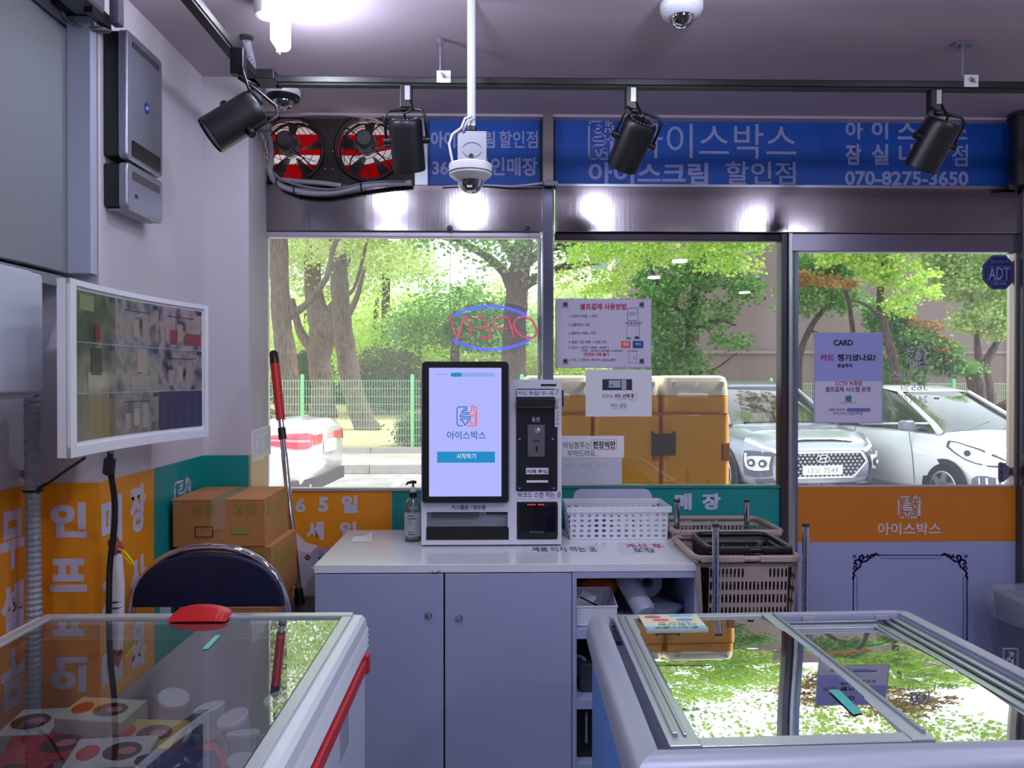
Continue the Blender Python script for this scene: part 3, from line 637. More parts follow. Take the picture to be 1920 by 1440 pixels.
MB().tube(cc, .0035, 8).tube([PY(889, 222, 2.09), PY(876, 228, 2.075), PY(868, 246, 2.08)], .003, 8).build('cable', mat('white_cable', (206, 206, 214), .5), t, smooth=True)
# ================================================================== CONDUITS by the corner
def corrug(b, pts, r, step=.008):
    P = [Vector(p) for p in pts]; out = []; rr = []; 
    for a, c in zip(P, P[1:]):
        n = max(2, int((c - a).length / step))
        for i in range(n): out.append(a + (c - a) * i / n)
    out.append(P[-1])
    return b.tube(out, [r * (1.0 if i % 2 else .84) for i in range(len(out))], 10)
def smoothpts(pts, n=6):
    P = [Vector(p) for p in pts]; P = [P[0]] + P + [P[-1]]; out = []
    for i in range(1, len(P) - 2):
        for k in range(n):
            t_ = k / n; a, b_, c_, d_ = P[i - 1:i + 3]
            out.append(.5 * ((2 * b_) + (c_ - a) * t_ + (2 * a - 5 * b_ + 4 * c_ - d_) * t_ ** 2 + (3 * b_ - a - 3 * c_ + d_) * t_ ** 3))
    return out + [P[-1]]
cb = corrug(MB(), smoothpts([PY(462, 76, 2.345 - .0), PY(470, 110, 2.4), PY(477, 150, 2.5), PY(484, 190, 2.62), PY(490, 238, 2.75)]), .013)
o = cb.build('ceiling_conduit', PIPE, label='grey corrugated conduit coming down from the ceiling behind the track corner', cat='conduit')
a = PY(462, 78, 2.34)
MB().lathe([(.02, 0), (.02, -.006)], (a.x, a.y, CZ), 16).build('ceiling_collar', DARK, o)
t = thing('cable_bundle', tuple(PY(520, 340, 2.95)), 'grey corrugated cable bundle sagging below the two fans', 'cable')
corrug(MB(), smoothpts([PY(490, 236, 2.78), PY(505, 262, 2.9), PY(508, 300, 2.95), PY(506, 322, 2.96), PY(522, 345, 2.97), PY(565, 360, 2.97), PY(620, 361, 2.97), PY(690, 348, 2.97), PY(772, 343, 2.99)]), .0125).build('lower_pipe', PIPE, t, smooth=True)
corrug(MB(), smoothpts([PY(515, 336, 2.99), PY(560, 340, 2.99), PY(600, 343, 2.99), PY(640, 348, 3.0)]), .010).build('upper_pipe', PIPE, t, smooth=True)
MB().tube(smoothpts([PY(512, 322, 2.93), PY(540, 342, 2.94), PY(620, 355, 2.95), PY(690, 342, 2.96), PY(760, 340, 2.97)]), .004, 8).build('thin_cable', mat('grey_cable', (130, 130, 140), .5), t, smooth=True)
for px, py in ((508, 262), (520, 342), (553, 357), (678, 350)):
    q = PY(px, py, 2.965); MB().tube([q + Vector((0, .016 * math.cos(a), .016 * math.sin(a))) for a in [2 * math.pi * k / 12 for k in range(12)]], .003, 6, closed=True).build('cable_tie', BLACK, t)
q = PY(492, 238, 2.77); MB().box((q.x - .02, q.y - .02, q.z - .015), (q.x + .03, q.y + .02, q.z + .015)).build('pipe_joint', GREY, t, bev=.004)
o = corrug(MB(), smoothpts([PY(1046, 344, 2.97), PY(1020, 343, 2.97)]), .011, .006).build('conduit_end', PIPE, label='short conduit joint crossing the steel post below the sign', cat='conduit')
MB().tube(smoothpts([PY(1020, 343, 2.98), PY(960, 349, 3.0), PY(900, 347, 3.01), PY(830, 350, 3.01)]), .004, 8).build('cable', mat('white_cable'), o, smooth=True)
# black roller at the right end
e0 = PY(1912, 216, 2.95); e1 = PY(1912, 350, 2.95)
t = thing('black_cylinder', (e0.x, e0.y, e1.z), 'thick black upright cylinder at the right end of the blue sign', 'cylinder')
MB().cyl((e0.x + .02, e0.y, e1.z), (e0.x + .02, e0.y, e0.z - .012), .052, n=28).build('drum', BLACKM, t, smooth=40)
MB().cyl((e0.x + .02, e0.y, e0.z - .012), (e0.x + .02, e0.y, e0.z), .060, n=28).build('cap', BLACK, t, smooth=40)
# ================================================================== LEFT WALL DEVICES
# access controller
t = thing('alarm_controller', (-.97, 2.09, 1.86), 'silver two-part security controller with black back on the left wall', 'alarm panel')
SB = mat('silver_brushed', (150, 152, 166), .32, metal=.55)
for z0, z1, nm in ((1.992, 2.322, 'upper_cover'), (1.864, 1.984, 'lower_cover')):
    MB().rbox((-.999, 1.985, z0 + .006), (-.958, 2.185, z1 - .004), .006, 'x').build('black_back', BLACK, t)
    MB().rbox((-.962, 1.982, z0), (-.938, 2.19, z1), .014, 'x').build(nm, SB, t, bev=.005)
o = MB().rbox((-.939, 2.01, 2.285), (-.936, 2.165, 2.300), .004, 'x'); o.build('vent_window', mat('brown_window', (70, 62, 66), .3), t)
MB().rbox((-.939, 2.005, 2.004), (-.9355, 2.17, 2.045), .006, 'x').build('display_window', BLACK, t)
MB().rbox((-.939, 2.01, 1.945), (-.936, 2.165, 1.965), .004, 'x').build('vent_window', MATS['brown_window'], t)
b = MB(); b.M = Matrix.Translation((-.938, 0, 0)) @ LEFTW; b.prism([(2.09 + .013 * math.cos(a * math.pi / 4 + .39), 2.155 + .016 * math.sin(a * math.pi / 4 + .39)) for a in range(8)], 'z', 0, .0015); b.build('badge', mat('badge_blue'), t)
text('ADT', t, WHITE, (2.081, 2.151, 2.099, 2.16), LEFTW, -.9364, .01)
MB().cyl((-.938, 2.03, 1.905), (-.936, 2.03, 1.905), .006).build('key_lock', BLACK, t)
MB().box((-.999, 2.0, 1.992 - .13), (-.96, 2.17, 1.868)).build('lower_shell', SILVER, t)
# speaker block top left
q0, q1 = PY(128, 22, 1.88), PY(205, -30, 1.88)
t = thing('wall_sensor', (q0.x, 1.9, q0.z), 'grey metal sensor box with black bracket high on the left pier', 'sensor')
MB().rbox((q0.x, 1.80, q0.z + .004), (q1.x - .02, 1.90, q1.z), .01, 'y').build('housing', mat('sensor_grey', (110, 112, 124), .4, metal=.4), t, bev=.004)
MB().box((q0.x - .03, 1.86, q0.z + .01), (q0.x + .03, 1.95, q1.z)).box((q1.x - .05, 1.86, q0.z - .01), (q1.x - .03, 1.95, q0.z + .02)).build('bracket', BLACK, t)
MB().box((q1.x - .025, 1.93, q0.z - .002), (q1.x - .003, 1.958, CZ)).build('mount_rail', ALU, t)
MB().tube(smoothpts([PY(115, 20, 1.9), PY(130, 40, 1.92), PY(160, 53, 1.93), PY(190, 53, 1.93), PY(207, 57, 1.97)]), .005, 8).tube(smoothpts([PY(118, 22, 1.91), PY(134, 44, 1.93), PY(160, 57, 1.94), PY(206, 60, 1.97)]), .004, 8).build('cable', mat('grey_cable'), t, smooth=True)
# distribution box
t = thing('distribution_box', (-1.08, 1.5, 1.387), 'pale grey wall box with rounded edges at the left edge, above the conduit', 'box')
MB().rbox((-1.158, 1.25, 1.387), (-1.02, 1.725, 1.668), .012, 'x').build('housing', mat('box_white', (196, 202, 214), .18, coat=.6), t, bev=.008)
MB().rbox((-1.021, 1.27, 1.40), (-1.0, 1.722, 1.660), .012, 'x').build('cover', mat('box_white'), t, bev=.006)
MB().box((-1.158, 1.729, 1.43), (-1.150, 1.95, 1.65)).build('back_plate', mat('back_plate_white', (188, 196, 208), .5), t)
pc_ = PY(60, 760, 1.856)
o = corrug(MB(), [(pc_.x, 1.856, 1.40), (pc_.x, 1.856, 1.1), (pc_.x + .004, 1.86, .6), (pc_.x + .004, 1.86, .1)], .0185, .007).build('wall_conduit', mat('conduit_grey', (150, 156, 168), .5), label='grey corrugated conduit running down the left wall under the wall box', cat='conduit')
MB().tube([(pc_.x + .02 * math.cos(a), 1.858 + .02 * math.sin(a), PY(60, 920, 1.856).z) for a in [2 * math.pi * k / 12 for k in range(12)]], .003, 6, closed=True).build('cable_tie', BLACK, o)
MB().cyl((pc_.x - .03, 1.9, 1.20), (pc_.x - .03, 1.87, 1.20), .01).build('pipe_clip', GREY, o)
# ================================================================== CURVED MONITOR
n = 14; z0, z1 = 1.267, 1.636
def mon(u):                       # u 0..1 from near to far edge
    a = Vector((-.872, 1.59, 0)); b_ = Vector((-.815, 2.19, 0)); p = a.lerp(b_, u); nn = Vector((.995, -.095, 0)); s = -.028 * (1 - (2 * u - 1) ** 2)
    return p + nn * s
t = thing('curved_monitor', (-.85, 1.9, 1.267), 'white curved monitor tiled with camera pictures, hung off the left wall', 'monitor')
def shell(b, u0, u1, za, zb, f, d, m=10):
    vs = []; fs = []; nn = Vector((.995, -.095, 0))
    for i in range(m + 1):
        p = mon(u0 + (u1 - u0) * i / m)
        for (zz_, off) in ((za, f), (zb, f), (zb, f - d), (za, f - d)): q = p + nn * off; vs.append((q.x, q.y, zz_))
    for i in range(m):
        for j in range(4): fs.append((i * 4 + j, (i + 1) * 4 + j, (i + 1) * 4 + (j + 1) % 4, i * 4 + (j + 1) % 4))
    fs += [(3, 2, 1, 0), tuple(range(m * 4, m * 4 + 4))]
    return b.add(vs, fs)
shell(MB(), 0, 1, z0, z1, -.004, .022).build('back_shell', WHITE, t)
shell(shell(shell(shell(MB(), 0, 1, z0, z0 + .022, .003, .01), 0, 1, z1 - .012, z1, .003, .01), 0, .045, z0, z1, .003, .01, 2), .975, 1, z0, z1, .003, .01, 2).build('bezel', WHITE, t)
def screenmat(nm, cols, sc, dist):
    m = mat(nm, (20, 20, 24), .12); nt = m.node_tree; b_ = nt.nodes['Principled BSDF']; tc = nt.nodes.new('ShaderNodeTexCoord'); nz = nt.nodes.new('ShaderNodeTexNoise')
    nz.inputs['Scale'].default_value = sc; nz.inputs['Distortion'].default_value = dist; nz.inputs['Detail'].default_value = 2; r = nt.nodes.new('ShaderNodeValToRGB'); r.color_ramp.interpolation = 'LINEAR'
    while len(r.color_ramp.elements) < len(cols): r.color_ramp.elements.new(.5)
    for i, c_ in enumerate(cols): r.color_ramp.elements[i].position = .3 + .4 * i / (len(cols) - 1); r.color_ramp.elements[i].color = lin(c_) + (1,)
    nt.links.new(tc.outputs['Object'], nz.inputs['Vector']); nt.links.new(nz.outputs['Fac'], r.inputs['Fac']); nt.links.new(r.outputs['Color'], b_.inputs['Emission Color']); b_.inputs['Emission Strength'].default_value = .42
    return m
pal = [[(30, 44, 40), (96, 108, 92), (52, 62, 62)], [(48, 46, 56), (150, 144, 150), (60, 58, 68)], [(66, 58, 72), (170, 150, 164), (78, 70, 86)],
       [(44, 58, 56), (120, 120, 112), (60, 70, 68)], [(70, 84, 92), (140, 136, 136), (66, 74, 84)], [(52, 48, 64), (150, 140, 158), (70, 66, 84)],
       [(66, 84, 78), (80, 92, 86), (90, 100, 96)], [(80, 82, 90), (130, 128, 134), (76, 78, 88)], [(56, 52, 88), (64, 60, 96), (60, 56, 92)]]
SX = [.055, .34, .655, .968]; SZ = [z1 - .018, z1 - .128, z1 - .238, z0 + .03]
SHM = {}
def scr_shape(par, u0, u1, za, zb, m, f=-.0008): shell(MB(), u0, u1, za, zb, f, .001, 3).build('picture_shape', m, par)
def em(nm, rgb, s=.40): 
    m = mat(nm, (10, 10, 12), .15); b_ = m.node_tree.nodes['Principled BSDF']; b_.inputs['Emission Color'].default_value = lin(rgb) + (1,); b_.inputs['Emission Strength'].default_value = s; return m
E1, E2, E3, E4, E5 = em('shape_pale', (150, 142, 148)), em('shape_dark', (50, 52, 60)), em('shape_red', (140, 74, 92)), em('shape_cream', (164, 150, 148)), em('shape_badge', (36, 70, 110))
for r_ in range(3):
    for c_ in range(3):
        i = r_ * 3 + c_
        s_ = shell(MB(), SX[c_] + .002, SX[c_ + 1] - .002, SZ[r_ + 1] + .001, SZ[r_] - .001, -.002, .001, 6).build('camera_picture', screenmat('screen_%d' % i, pal[i], 9 + 5 * (i % 3) if i != 8 else 2, .3), t)
        u0, u1, zb, za = SX[c_], SX[c_ + 1], SZ[r_ + 1], SZ[r_]; W = u1 - u0; H = za - zb
        if i != 8:
            scr_shape(s_, u1 - W * .13, u1 - W * .03, za - H * .13, za - H * .03, E5)
        if i in (1, 2, 5, 7):
            for k in range(3): scr_shape(s_, u0 + W * (.22 + .2 * k), u0 + W * (.34 + .2 * k), zb + H * (.12 + .08 * (k % 2)), zb + H * (.5 + .1 * k), E1 if k != 1 else E4)
            scr_shape(s_, u0 + W * .2, u1 - W * .2, zb + H * .76, zb + H * .78, E2)
        if i == 3: scr_shape(s_, u0 + W * .3, u0 + W * .75, zb + H * .12, zb + H * .42, E1); scr_shape(s_, u0 + W * .38, u0 + W * .64, zb + H * .36, zb + H * .9, E2, -.0002)
        if i == 0: scr_shape(s_, u0 + W * .1, u0 + W * .45, zb + H * .62, zb + H * .92, em('shape_green', (130, 146, 116))); scr_shape(s_, u0 + W * .48, u0 + W * .6, zb + H * .05, zb + H * .38, em('shape_deep_red', (110, 30, 36)))
        if i == 4: scr_shape(s_, u0 + W * .5, u0 + W * .72, zb + H * .38, zb + H * .95, E4); scr_shape(s_, u0 + W * .35, u0 + W * .8, zb + H * .04, zb + H * .36, E1); scr_shape(s_, u0 + W * .5, u0 + W * .6, zb + H * .4, zb + H * .43, E2, -.0002)
        if i == 2: scr_shape(s_, u0 + W * .25, u0 + W * .42, zb + H * .1, zb + H * .45, E3, -.0002); scr_shape(s_, u0 + W * .6, u0 + W * .95, zb + H * .1, zb + H * .4, E3, -.0002)
# arm and cords
MB().cyl((-.99, 1.9, 1.45), (-.875, 1.9, 1.45), .02).box((-.999, 1.86, 1.38), (-.985, 1.94, 1.52)).build('wall_arm', GREY, t)
q = PX(207, 862, -.845)
o = MB().tube(smoothpts([(-.845, q.y, 1.27), PY(208, 885, q.y + .01), PY(215, 940, 1.74), PY(213, 1000, 1.80), PY(206, 1060, 1.835), PY(204, 1150, 1.85), (-.935, 1.86, .3), (-.935, 1.87, .02)]), .0068, 10).build('power_cord', BLACK, label='thick black cord hanging from the curved monitor', cat='cord', smooth=True)
MB().tube([(-.846, q.y + .003, 1.256), (-.848, q.y + .005, 1.254), (-.852, q.y + .006, 1.222), (-.853, q.y + .006, 1.218)], [.008, .0125, .0125, .008], 14).build('ferrite_core', BLACK, o, smooth=40)
MB().tube(smoothpts([PY(158, 859, 1.70), PY(120, 885, 1.78), PY(92, 905, 1.84), PY(74, 915, 1.85), PY(72, 925, 1.85)]), .0035, 8).build('thin_cord', BLACK, label='thin black cord looping from the monitor to the wall conduit', cat='cord', smooth=True)
# switches and paper on the reveal
t = thing('wall_switch', (-.85, 2.75, PY(488, 860, 2.8).z), 'pair of pale wall switches on the window reveal', 'switch')
for k in range(2):
    ya = 2.69 + .15 * k; u = (ya - 2.65) / .45; x = -.845 - .06 * u
    MB().box((x + .0005 - .004, ya, t.location.z), (x + .006, ya + .13, t.location.z + .11)).build('switch_plate', WHITE, t, bev=.002)
    MB().box((x + .006, ya + .03, t.location.z + .03), (x + .010, ya + .10, t.location.z + .085)).build('rocker', WPAPER, t, bev=.002)
# ================================================================== COUNTER CABINET
CT = .85; CX0, CX1, CY0, CY1 = -.566, .640, 2.40, 2.955
t = thing('counter_cabinet', (.04, 2.68, 0), 'white laminate counter cabinet with two doors and open shelves', 'cabinet')
MB().box((CX0, CY0, CT - .026), (CX1, CY1, CT)).build('worktop', LAMW, t, bev=.002)
xd1 = PY(833, 1100, 2.4).x; xd2 = PY(1073, 1100, 2.4).x
bb = MB()
bb.box((CX0 + .004, CY0 + .02, .0), (CX0 + .022, CY1 - .01, CT - .027)).box((xd2 - .02, CY0 + .02, 0), (xd2 - .002, CY1 - .01, CT - .027))
bb.box((CX0 + .022, CY1 - .022, 0), (CX1 - .02, CY1 - .01, CT - .027)).box((CX0 + .022, CY0 + .03, .06), (xd2 - .02, CY1 - .022, .078)).box((CX0 + .022, CY0 + .04, 0), (CX1 - .02, CY0 + .055, .06))
bb.build('carcass', DOORL, t, bev=.001)
b = MB().box((xd2, CY0, 0), (xd2 + .014, CY1 - .024, CT - .028)).box((CX1 - .016, CY0, 0), (CX1 - .001, CY1 - .024, CT - .028)).box((xd2 + .014, CY0, CT - .046), (CX1 - .016, CY1 - .03, CT - .028))
b.build('shelf_carcass', DOORL, t, bev=.001)
for py in (1181, 1313, 1432):
    z = PY(1090, py, 2.4).z; MB().box((xd2 + .014, CY0 + .003, z - .03), (CX1 - .016, CY1 - .03, z)).build('shelf', DOORL, t, bev=.001)
for x0, x1, kx, ky in ((CX0 + .003, xd1 - .0025, 804, 1153), (xd1 + .0025, xd2 - .0025, 861, 1158)):
    d_ = MB().box((x0, CY0 - .002, .055), (x1, CY0 + .016, CT - .0295)).build('door', DOORL, t, bev=.001)
    q = PY(kx, ky, CY0)
    MB().lathe([(.0105, 0), (.0105, .006), (.008, .010), (.004, .0105)], (0, 0, 0), 20).M
    m = MB(); m.M = Matrix.Translation((q.x, CY0 - .002, q.z)) @ FRONT; m.lathe([(.0112, 0), (.0112, .003), (.0075, .004), (.007, .010), (.003, .0105)], n=20); m.build('lock_knob', CHROME, d_, smooth=35)
    m = MB(); m.M = Matrix.Translation((q.x, CY0 - .0126, q.z)) @ FRONT; m.box((-.001, -.004, 0), (.001, .004, .0006)); m.build('keyhole', BLACK, d_)
MB().tube([PY(810, 1071, CY0 - .003), PY(815, 1075, CY0 - .003), PY(826, 1070, CY0 - .003)], .0012, 5).build('scratch', DARK, t)
# taped notes lying on the worktop
def topnote(pts, nm, label, m=WPAPER):
    o = MB().add([(x, y, CT + .0004) for x, y in pts] + [(x, y, CT + .0010) for x, y in pts], [(3, 2, 1, 0), (4, 5, 6, 7), (0, 1, 5, 4), (1, 2, 6, 5), (2, 3, 7, 6), (3, 0, 4, 7)]).build(nm, m, label=label, cat='note'); return o
def g2(px, py): p = PZ(px, py, CT); return (p.x, p.y)
NP = mat('note_on_top', (226, 226, 240), .35)
n1 = topnote([g2(980, 1036), g2(1125, 1032), g2(1118, 1022), g2(985, 1026)], 'taped_note', 'paper strip with black writing taped in front of the kiosk', NP)
text('제품 터치 하는 곳', n1, INK, (g2(998, 1034)[0], g2(998, 1035)[1], g2(1120, 1034)[0], g2(1050, 1026)[1]), TOPZ, CT + .0012, .015)
n2 = topnote([g2(1165, 1040), g2(1262, 1038), g2(1247, 1016), g2(1158, 1018)], 'taped_note', 'taped note with red and black writing by the white basket', NP)
text('계산 후', n2, REDINK, (g2(1176, 1028)[0], g2(1176, 1029)[1], g2(1246, 1028)[0], g2(1176, 1020)[1]), TOPZ, CT + .0012, .015)
text('포장', n2, INK, (g2(1190, 1037)[0], g2(1190, 1037)[1], g2(1232, 1037)[0], g2(1176, 1029)[1]), TOPZ, CT + .0012, .015)
b = MB(); P_ = [g2(657, 1017), g2(697, 1016), g2(697, 1006), g2(663, 1008)]
b.add([(P_[0][0], P_[0][1], CT + .001), (P_[1][0], P_[1][1], CT + .001), (P_[2][0] + .002, P_[2][1], CT + .016), (P_[3][0], P_[3][1], CT + .004), ((P_[2][0] + P_[3][0]) / 2, P_[2][1], CT + .003)], [(0, 1, 2, 4, 3)])
b.build('receipt', WPAPER, label='small curled white receipt on the left end of the counter', cat='paper')
# ================================================================== KIOSK
KY = 2.655
def kb(x0, y0, x1, y1): return pbox(x0, y0, x1, y1, KY)
k = thing('payment_kiosk', (PY(922, 1000, KY).x, KY + .1, CT), 'white self-checkout kiosk with tall touch screen on the counter', 'kiosk')
KW = mat('kiosk_white', (218, 222, 234), .3, coat=.3)
a = kb(790, 712, 1053, 1025); zt = a[3]
zb_ = CT + .006
def kx(px): return PY(px, 900, KY).x
def kz(py): return PY(920, py, KY).z
# body built as front plates around recesses
body = MB()
body.box((a[0], KY + .03, zb_), (a[2], KY + .17, zt))
body.box((a[0], KY, zb_), (a[2], KY + .03, kz(1012)))                       # bottom
body.box((a[0], KY, kz(1012)), (kx(797), KY + .03, zt)); body.box((kx(797), KY, kz(960)), (kx(955), KY + .03, zt))
body.box((kx(955), KY, kz(1012)), (kx(969), KY + .03, zt)); body.box((kx(969), KY, kz(941)), (kx(1045), KY + .03, kz(920)))
body.box((kx(1045), KY, kz(1012)), (a[2], KY + .03, zt)); body.box((kx(969), KY, kz(731)), (kx(1045), KY + .03, zt))
body.build('body', KW, k)
MB().box((a[0] + .004, KY + .01, CT), (a[2] - .004, KY + .16, zb_)).build('foot_plate', DARK, k)
sd = MB().rbox((kx(793), KY - .030, kz(940)), (kx(953), KY - .004, kz(678)), .012, 'y').build('screen_frame', BLACK, k, bev=.003)
MB().rbox((kx(791), KY - .010, kz(943)), (kx(955), KY - .001, kz(680)), .012, 'y').build('screen_rim', SILVER, sd)
SCR = em('screen_blue', (176, 182, 252), 1.0)
MB().box((kx(806), KY - .0318, kz(928)), (kx(940), KY - .0300, kz(690))).build('display', SCR, sd)
DPY = KY - .0320
ET, EB, EO = em('ui_teal', (26, 140, 196), 1.0), em('ui_blue', (58, 110, 180), 1.0), em('ui_orange', (232, 110, 92), 1.0)
EW = em('ui_white', (236, 240, 255), 1.0); EP = em('ui_pale', (150, 176, 246), .9)
logo(k, pbox(855, 801, 895, 759, DPY)[:0] or (PY(855, 0, DPY).x, PY(0, 801, DPY).z, PY(895, 0, DPY).x, PY(0, 762, DPY).z), FRONT, DPY, EB, EO, .05)
text('아이스박스', k, EB, pbox(838, 808, 911, 824, DPY), FRONT, DPY, .02)
MB().rbox((kx(821), DPY - .001, kz(865.5)), (kx(928), DPY, kz(845)), .0015, 'y').build('start_button', ET, k)
text('시작하기', k, EW, pbox(856, 850, 892, 861, DPY - .0012), FRONT, DPY - .0012, .0)
MB().rbox((kx(846), DPY - .0008, kz(706.5)), (kx(928), DPY, kz(699)), .006, 'y').build('progress_bar', EP, k)
MB().rbox((kx(846), DPY - .0012, kz(706.5)), (kx(867), DPY - .0004, kz(699)), .006, 'y').build('progress_step', ET, k)
text('아이스박스 잠실', k, EB, pbox(818, 700, 840, 703, DPY), FRONT, DPY, 0)
# right module
pn = MB().rbox((kx(968), KY - .006, kz(921)), (kx(1045), KY + .012, kz(729)), .006, 'y').build('module_panel', mat('module_black', (26, 27, 38), .25), k, bev=.002)
def klabel(s, b, m=mat('label_ink', (60, 30, 60), .5), bg_=None, of=.0, par=k, d=.0075):
    if bg_: MB().box((kx(bg_[0]), KY - d + .0004, kz(bg_[3])), (kx(bg_[2]), KY - d + .0012, kz(bg_[1]))).build('label_strip', PAPER, par)
    text(s, par, m, pbox(*b, Y=KY), FRONT, KY - d, of)
klabel('카드 투입/ 꾸~욱', (971, 733, 1038, 741), bg_=(969, 731, 1040, 744), of=.01)
klabel('지폐 투입', (987, 880, 1026, 887), bg_=(986, 877, 1028, 889), of=.02)
klabel('바코드 스캔 하는 곳', (971, 922, 1052, 933), bg_=(967, 921, 1053, 935), of=.015, d=.0025)
text('동전', k, mat('pale_ink', (190, 192, 206), .5), pbox(997, 782, 1012, 791, KY - .006), FRONT, KY - .0065, .01)
text('거스름돈 / 영수증', k, INK, pbox(846, 947, 911, 956, KY), FRONT, KY - .0005, .02)
MB().box((kx(1014), KY - .0012, kz(724)), (kx(1043), KY, kz(720))).build('model_strip', INK, k)
# vertical strip on the right
v = MB().box((kx(1040), KY - .0086, kz(800)), (kx(1048), KY - .0074, kz(727))).build('side_strip', WPAPER, k)
vt = Matrix.Translation((0, KY - .009, 0)) @ FRONT @ Matrix.Rotation(math.pi / 2, 4, 'Z')
text('삼성/LG 페이만 가능', k, INK, (kz(798), -kx(1047.5), kz(728), -kx(1040.5)), vt, 0, .012)
cr_ = MB().rbox((kx(969), KY - .026, kz(766)), (kx(1040), KY - .004, kz(747)), .004, 'y'); cr_ = cr_.build('card_reader', BLACK, k, bev=.003)
MB().rbox((kx(975), KY - .028, kz(756)), (kx(1034), KY - .0255, kz(750)), .002, 'y').build('card_slot', mat('slot_black', (4, 4, 6), .6), cr_)
MB().box((kx(972), KY - .029, kz(764)), (kx(1037), KY - .026, kz(762))).build('slot_lip', DARK, cr_)
cp = MB().box((kx(989), KY - .012, kz(856)), (kx(1021), KY - .006, kz(796))).build('coin_plate', mat('coin_steel', (150, 150, 158), .25, metal=1.0), k, bev=.001)
m = MB(); m.M = Matrix.Translation((kx(1007), KY - .012, kz(808))) @ FRONT; m.lathe([(.012, 0), (.010, .006), (.004, .008)], n=20); m.build('reject_button', CHROME, cp, smooth=40)
MB().box((kx(1004), KY - .0125, kz(846)), (kx(1008), KY - .0118, kz(836))).build('coin_slot', BLACK, cp)
MB().box((kx(998), KY - .0128, kz(829)), (kx(1013), KY - .0118, kz(825))).build('number_plate', DARK, cp)
for px in (991, 1019):
    for py in (800, 852): MB().cyl((kx(px), KY - .013, kz(py)), (kx(px), KY - .012, kz(py)), .0018, n=8).build('rivet', DARK, cp)
for px, py in ((974, 823), (1036, 823), (974, 915), (1038, 915)): MB().cyl((kx(px), KY - .0085, kz(py)), (kx(px), KY - .006, kz(py)), .0036, n=12).build('screw', CHROME, k)
MB().box((kx(986), KY - .010, kz(905)), (kx(1029), KY - .005, kz(893))).build('bill_slot', mat('slot_black'), k)
MB().box((kx(987), KY - .016, kz(904)), (kx(1027), KY - .010, kz(900))).build('bill_tray', mat('bill_white', (226, 226, 232), .4), k)
# scanner
sc2 = MB().rbox((kx(970), KY - .003, kz(1011)), (kx(1046), KY + .028, kz(941)), .014, 'y').build('scanner', BLACK, k, bev=.002)
MB().rbox((kx(975), KY - .0045, kz(1003)), (kx(1041), KY - .0028, kz(944)), .012, 'y').build('scan_window', mat('scan_glass', (20, 18, 26), .05), sc2)
text('DATALOGIC', sc2, GREY, pbox(993, 996, 1020, 999, KY - .005), FRONT, KY - .0048, .01)
for i in range(10):
    if i != 5: MB().box((kx(989 + 3.2 * i), KY - .0056, kz(947)), (kx(990.6 + 3.2 * i), KY - .0044, kz(945))).build('scan_light', em('led_red', (255, 60, 60), 2.0), sc2)
# tray
tr_ = MB().box((kx(797), KY + .022, kz(1012)), (kx(955), KY + .03, kz(960))).build('receipt_tray', mat('tray_grey', (150, 154, 170), .4), k)
MB().box((kx(799), KY - .001, kz(1012)), (kx(954), KY + .02, kz(989))).build('tray_mouth', mat('slot_black'), tr_)
MB().box((kx(808), KY + .004, kz(970)), (kx(898), KY + .022, kz(962))).build('receipt_printer', mat('printer_grey', (70, 72, 84), .4), tr_)
MB().box((kx(912), KY + .006, kz(965)), (kx(955), KY + .022, kz(961))).build('coin_return', mat('slot_black'), tr_)
for (x0, x1) in ((797, 800), (952, 955)): MB().box((kx(x0), KY - .0005, kz(1012)), (kx(x1), KY + .02, kz(960))).build('tray_cheek', KW, tr_)
MB().rbox((kx(1053), KY + .02, kz(763)), (kx(1058), KY + .09, kz(732)), .004, 'x').build('side_handle', DARK, k)
# ================================================================== SANITIZER BOTTLE
q = PZ(773, 1017, CT); bx_, by_ = q.x, q.y + .03; H = 1.0
t = thing('hand_sanitizer', (bx_, by_, CT), 'clear pump bottle of hand gel with black pump beside the kiosk', 'bottle')
CLR = glass('bottle_clear', (236, 240, 246), 0.03)
MB().lathe([(.028, 0), (.031, .004), (.031, .105), (.029, .125), (.022, .145), (.012, .155), (.012, .160)], (bx_, by_, CT), 28).build('bottle', CLR, t, smooth=50)
MB().lathe([(.0278, .004), (.0278, .1), (.02, .118)], (bx_, by_, CT), 24).build('gel', mat('gel', (226, 230, 238), .1, alpha=.25), t, smooth=50)
MB().lathe([(.0316, .02), (.0316, .105)], (bx_, by_, CT), 28, caps=False).build('label', mat('label_white', (222, 226, 232), .5, alpha=.55), t, smooth=True)
for z, wd_, m_ in ((.092, .022, INK), (.082, .03, INK), (.074, .014, GREY), (.066, .018, GREY), (.058, .012, GREY), (.034, .02, TEAL), (.026, .026, NAVYINK)):
    bl = MB(); bl.add([(bx_ + .0322 * math.sin(a), by_ - .0322 * math.cos(a), CT + z + dz) for dz in (0, .003) for a in [-.5 + wd_ * 30 * i / 6 for i in range(7)]], [(i, i + 1, 8 + i, 7 + i) for i in range(6)]); bl.build('label_print', m_, t)
MB().lathe([(.0145, .155), (.0145, .172), (.011, .175)], (bx_, by_, CT), 20).build('collar', BLACK, t, smooth=40)
MB().lathe([(.010, .175), (.009, .192), (.004, .194)], (bx_, by_, CT), 16).build('pump_sleeve', WHITE, t, smooth=40)
MB().cyl((bx_, by_, CT + .19), (bx_, by_, CT + .207), .004).tube([(bx_ + .012, by_, CT + .209), (bx_, by_, CT + .211), (bx_ - .02, by_, CT + .207), (bx_ - .024, by_, CT + .2)], [.005, .006, .0045, .0035], 10).build('pump_head', BLACK, t, smooth=True)
MB().cyl((bx_, by_, CT + .01), (bx_, by_, CT + .16), .002, n=8).build('dip_tube', WPAPER, t)
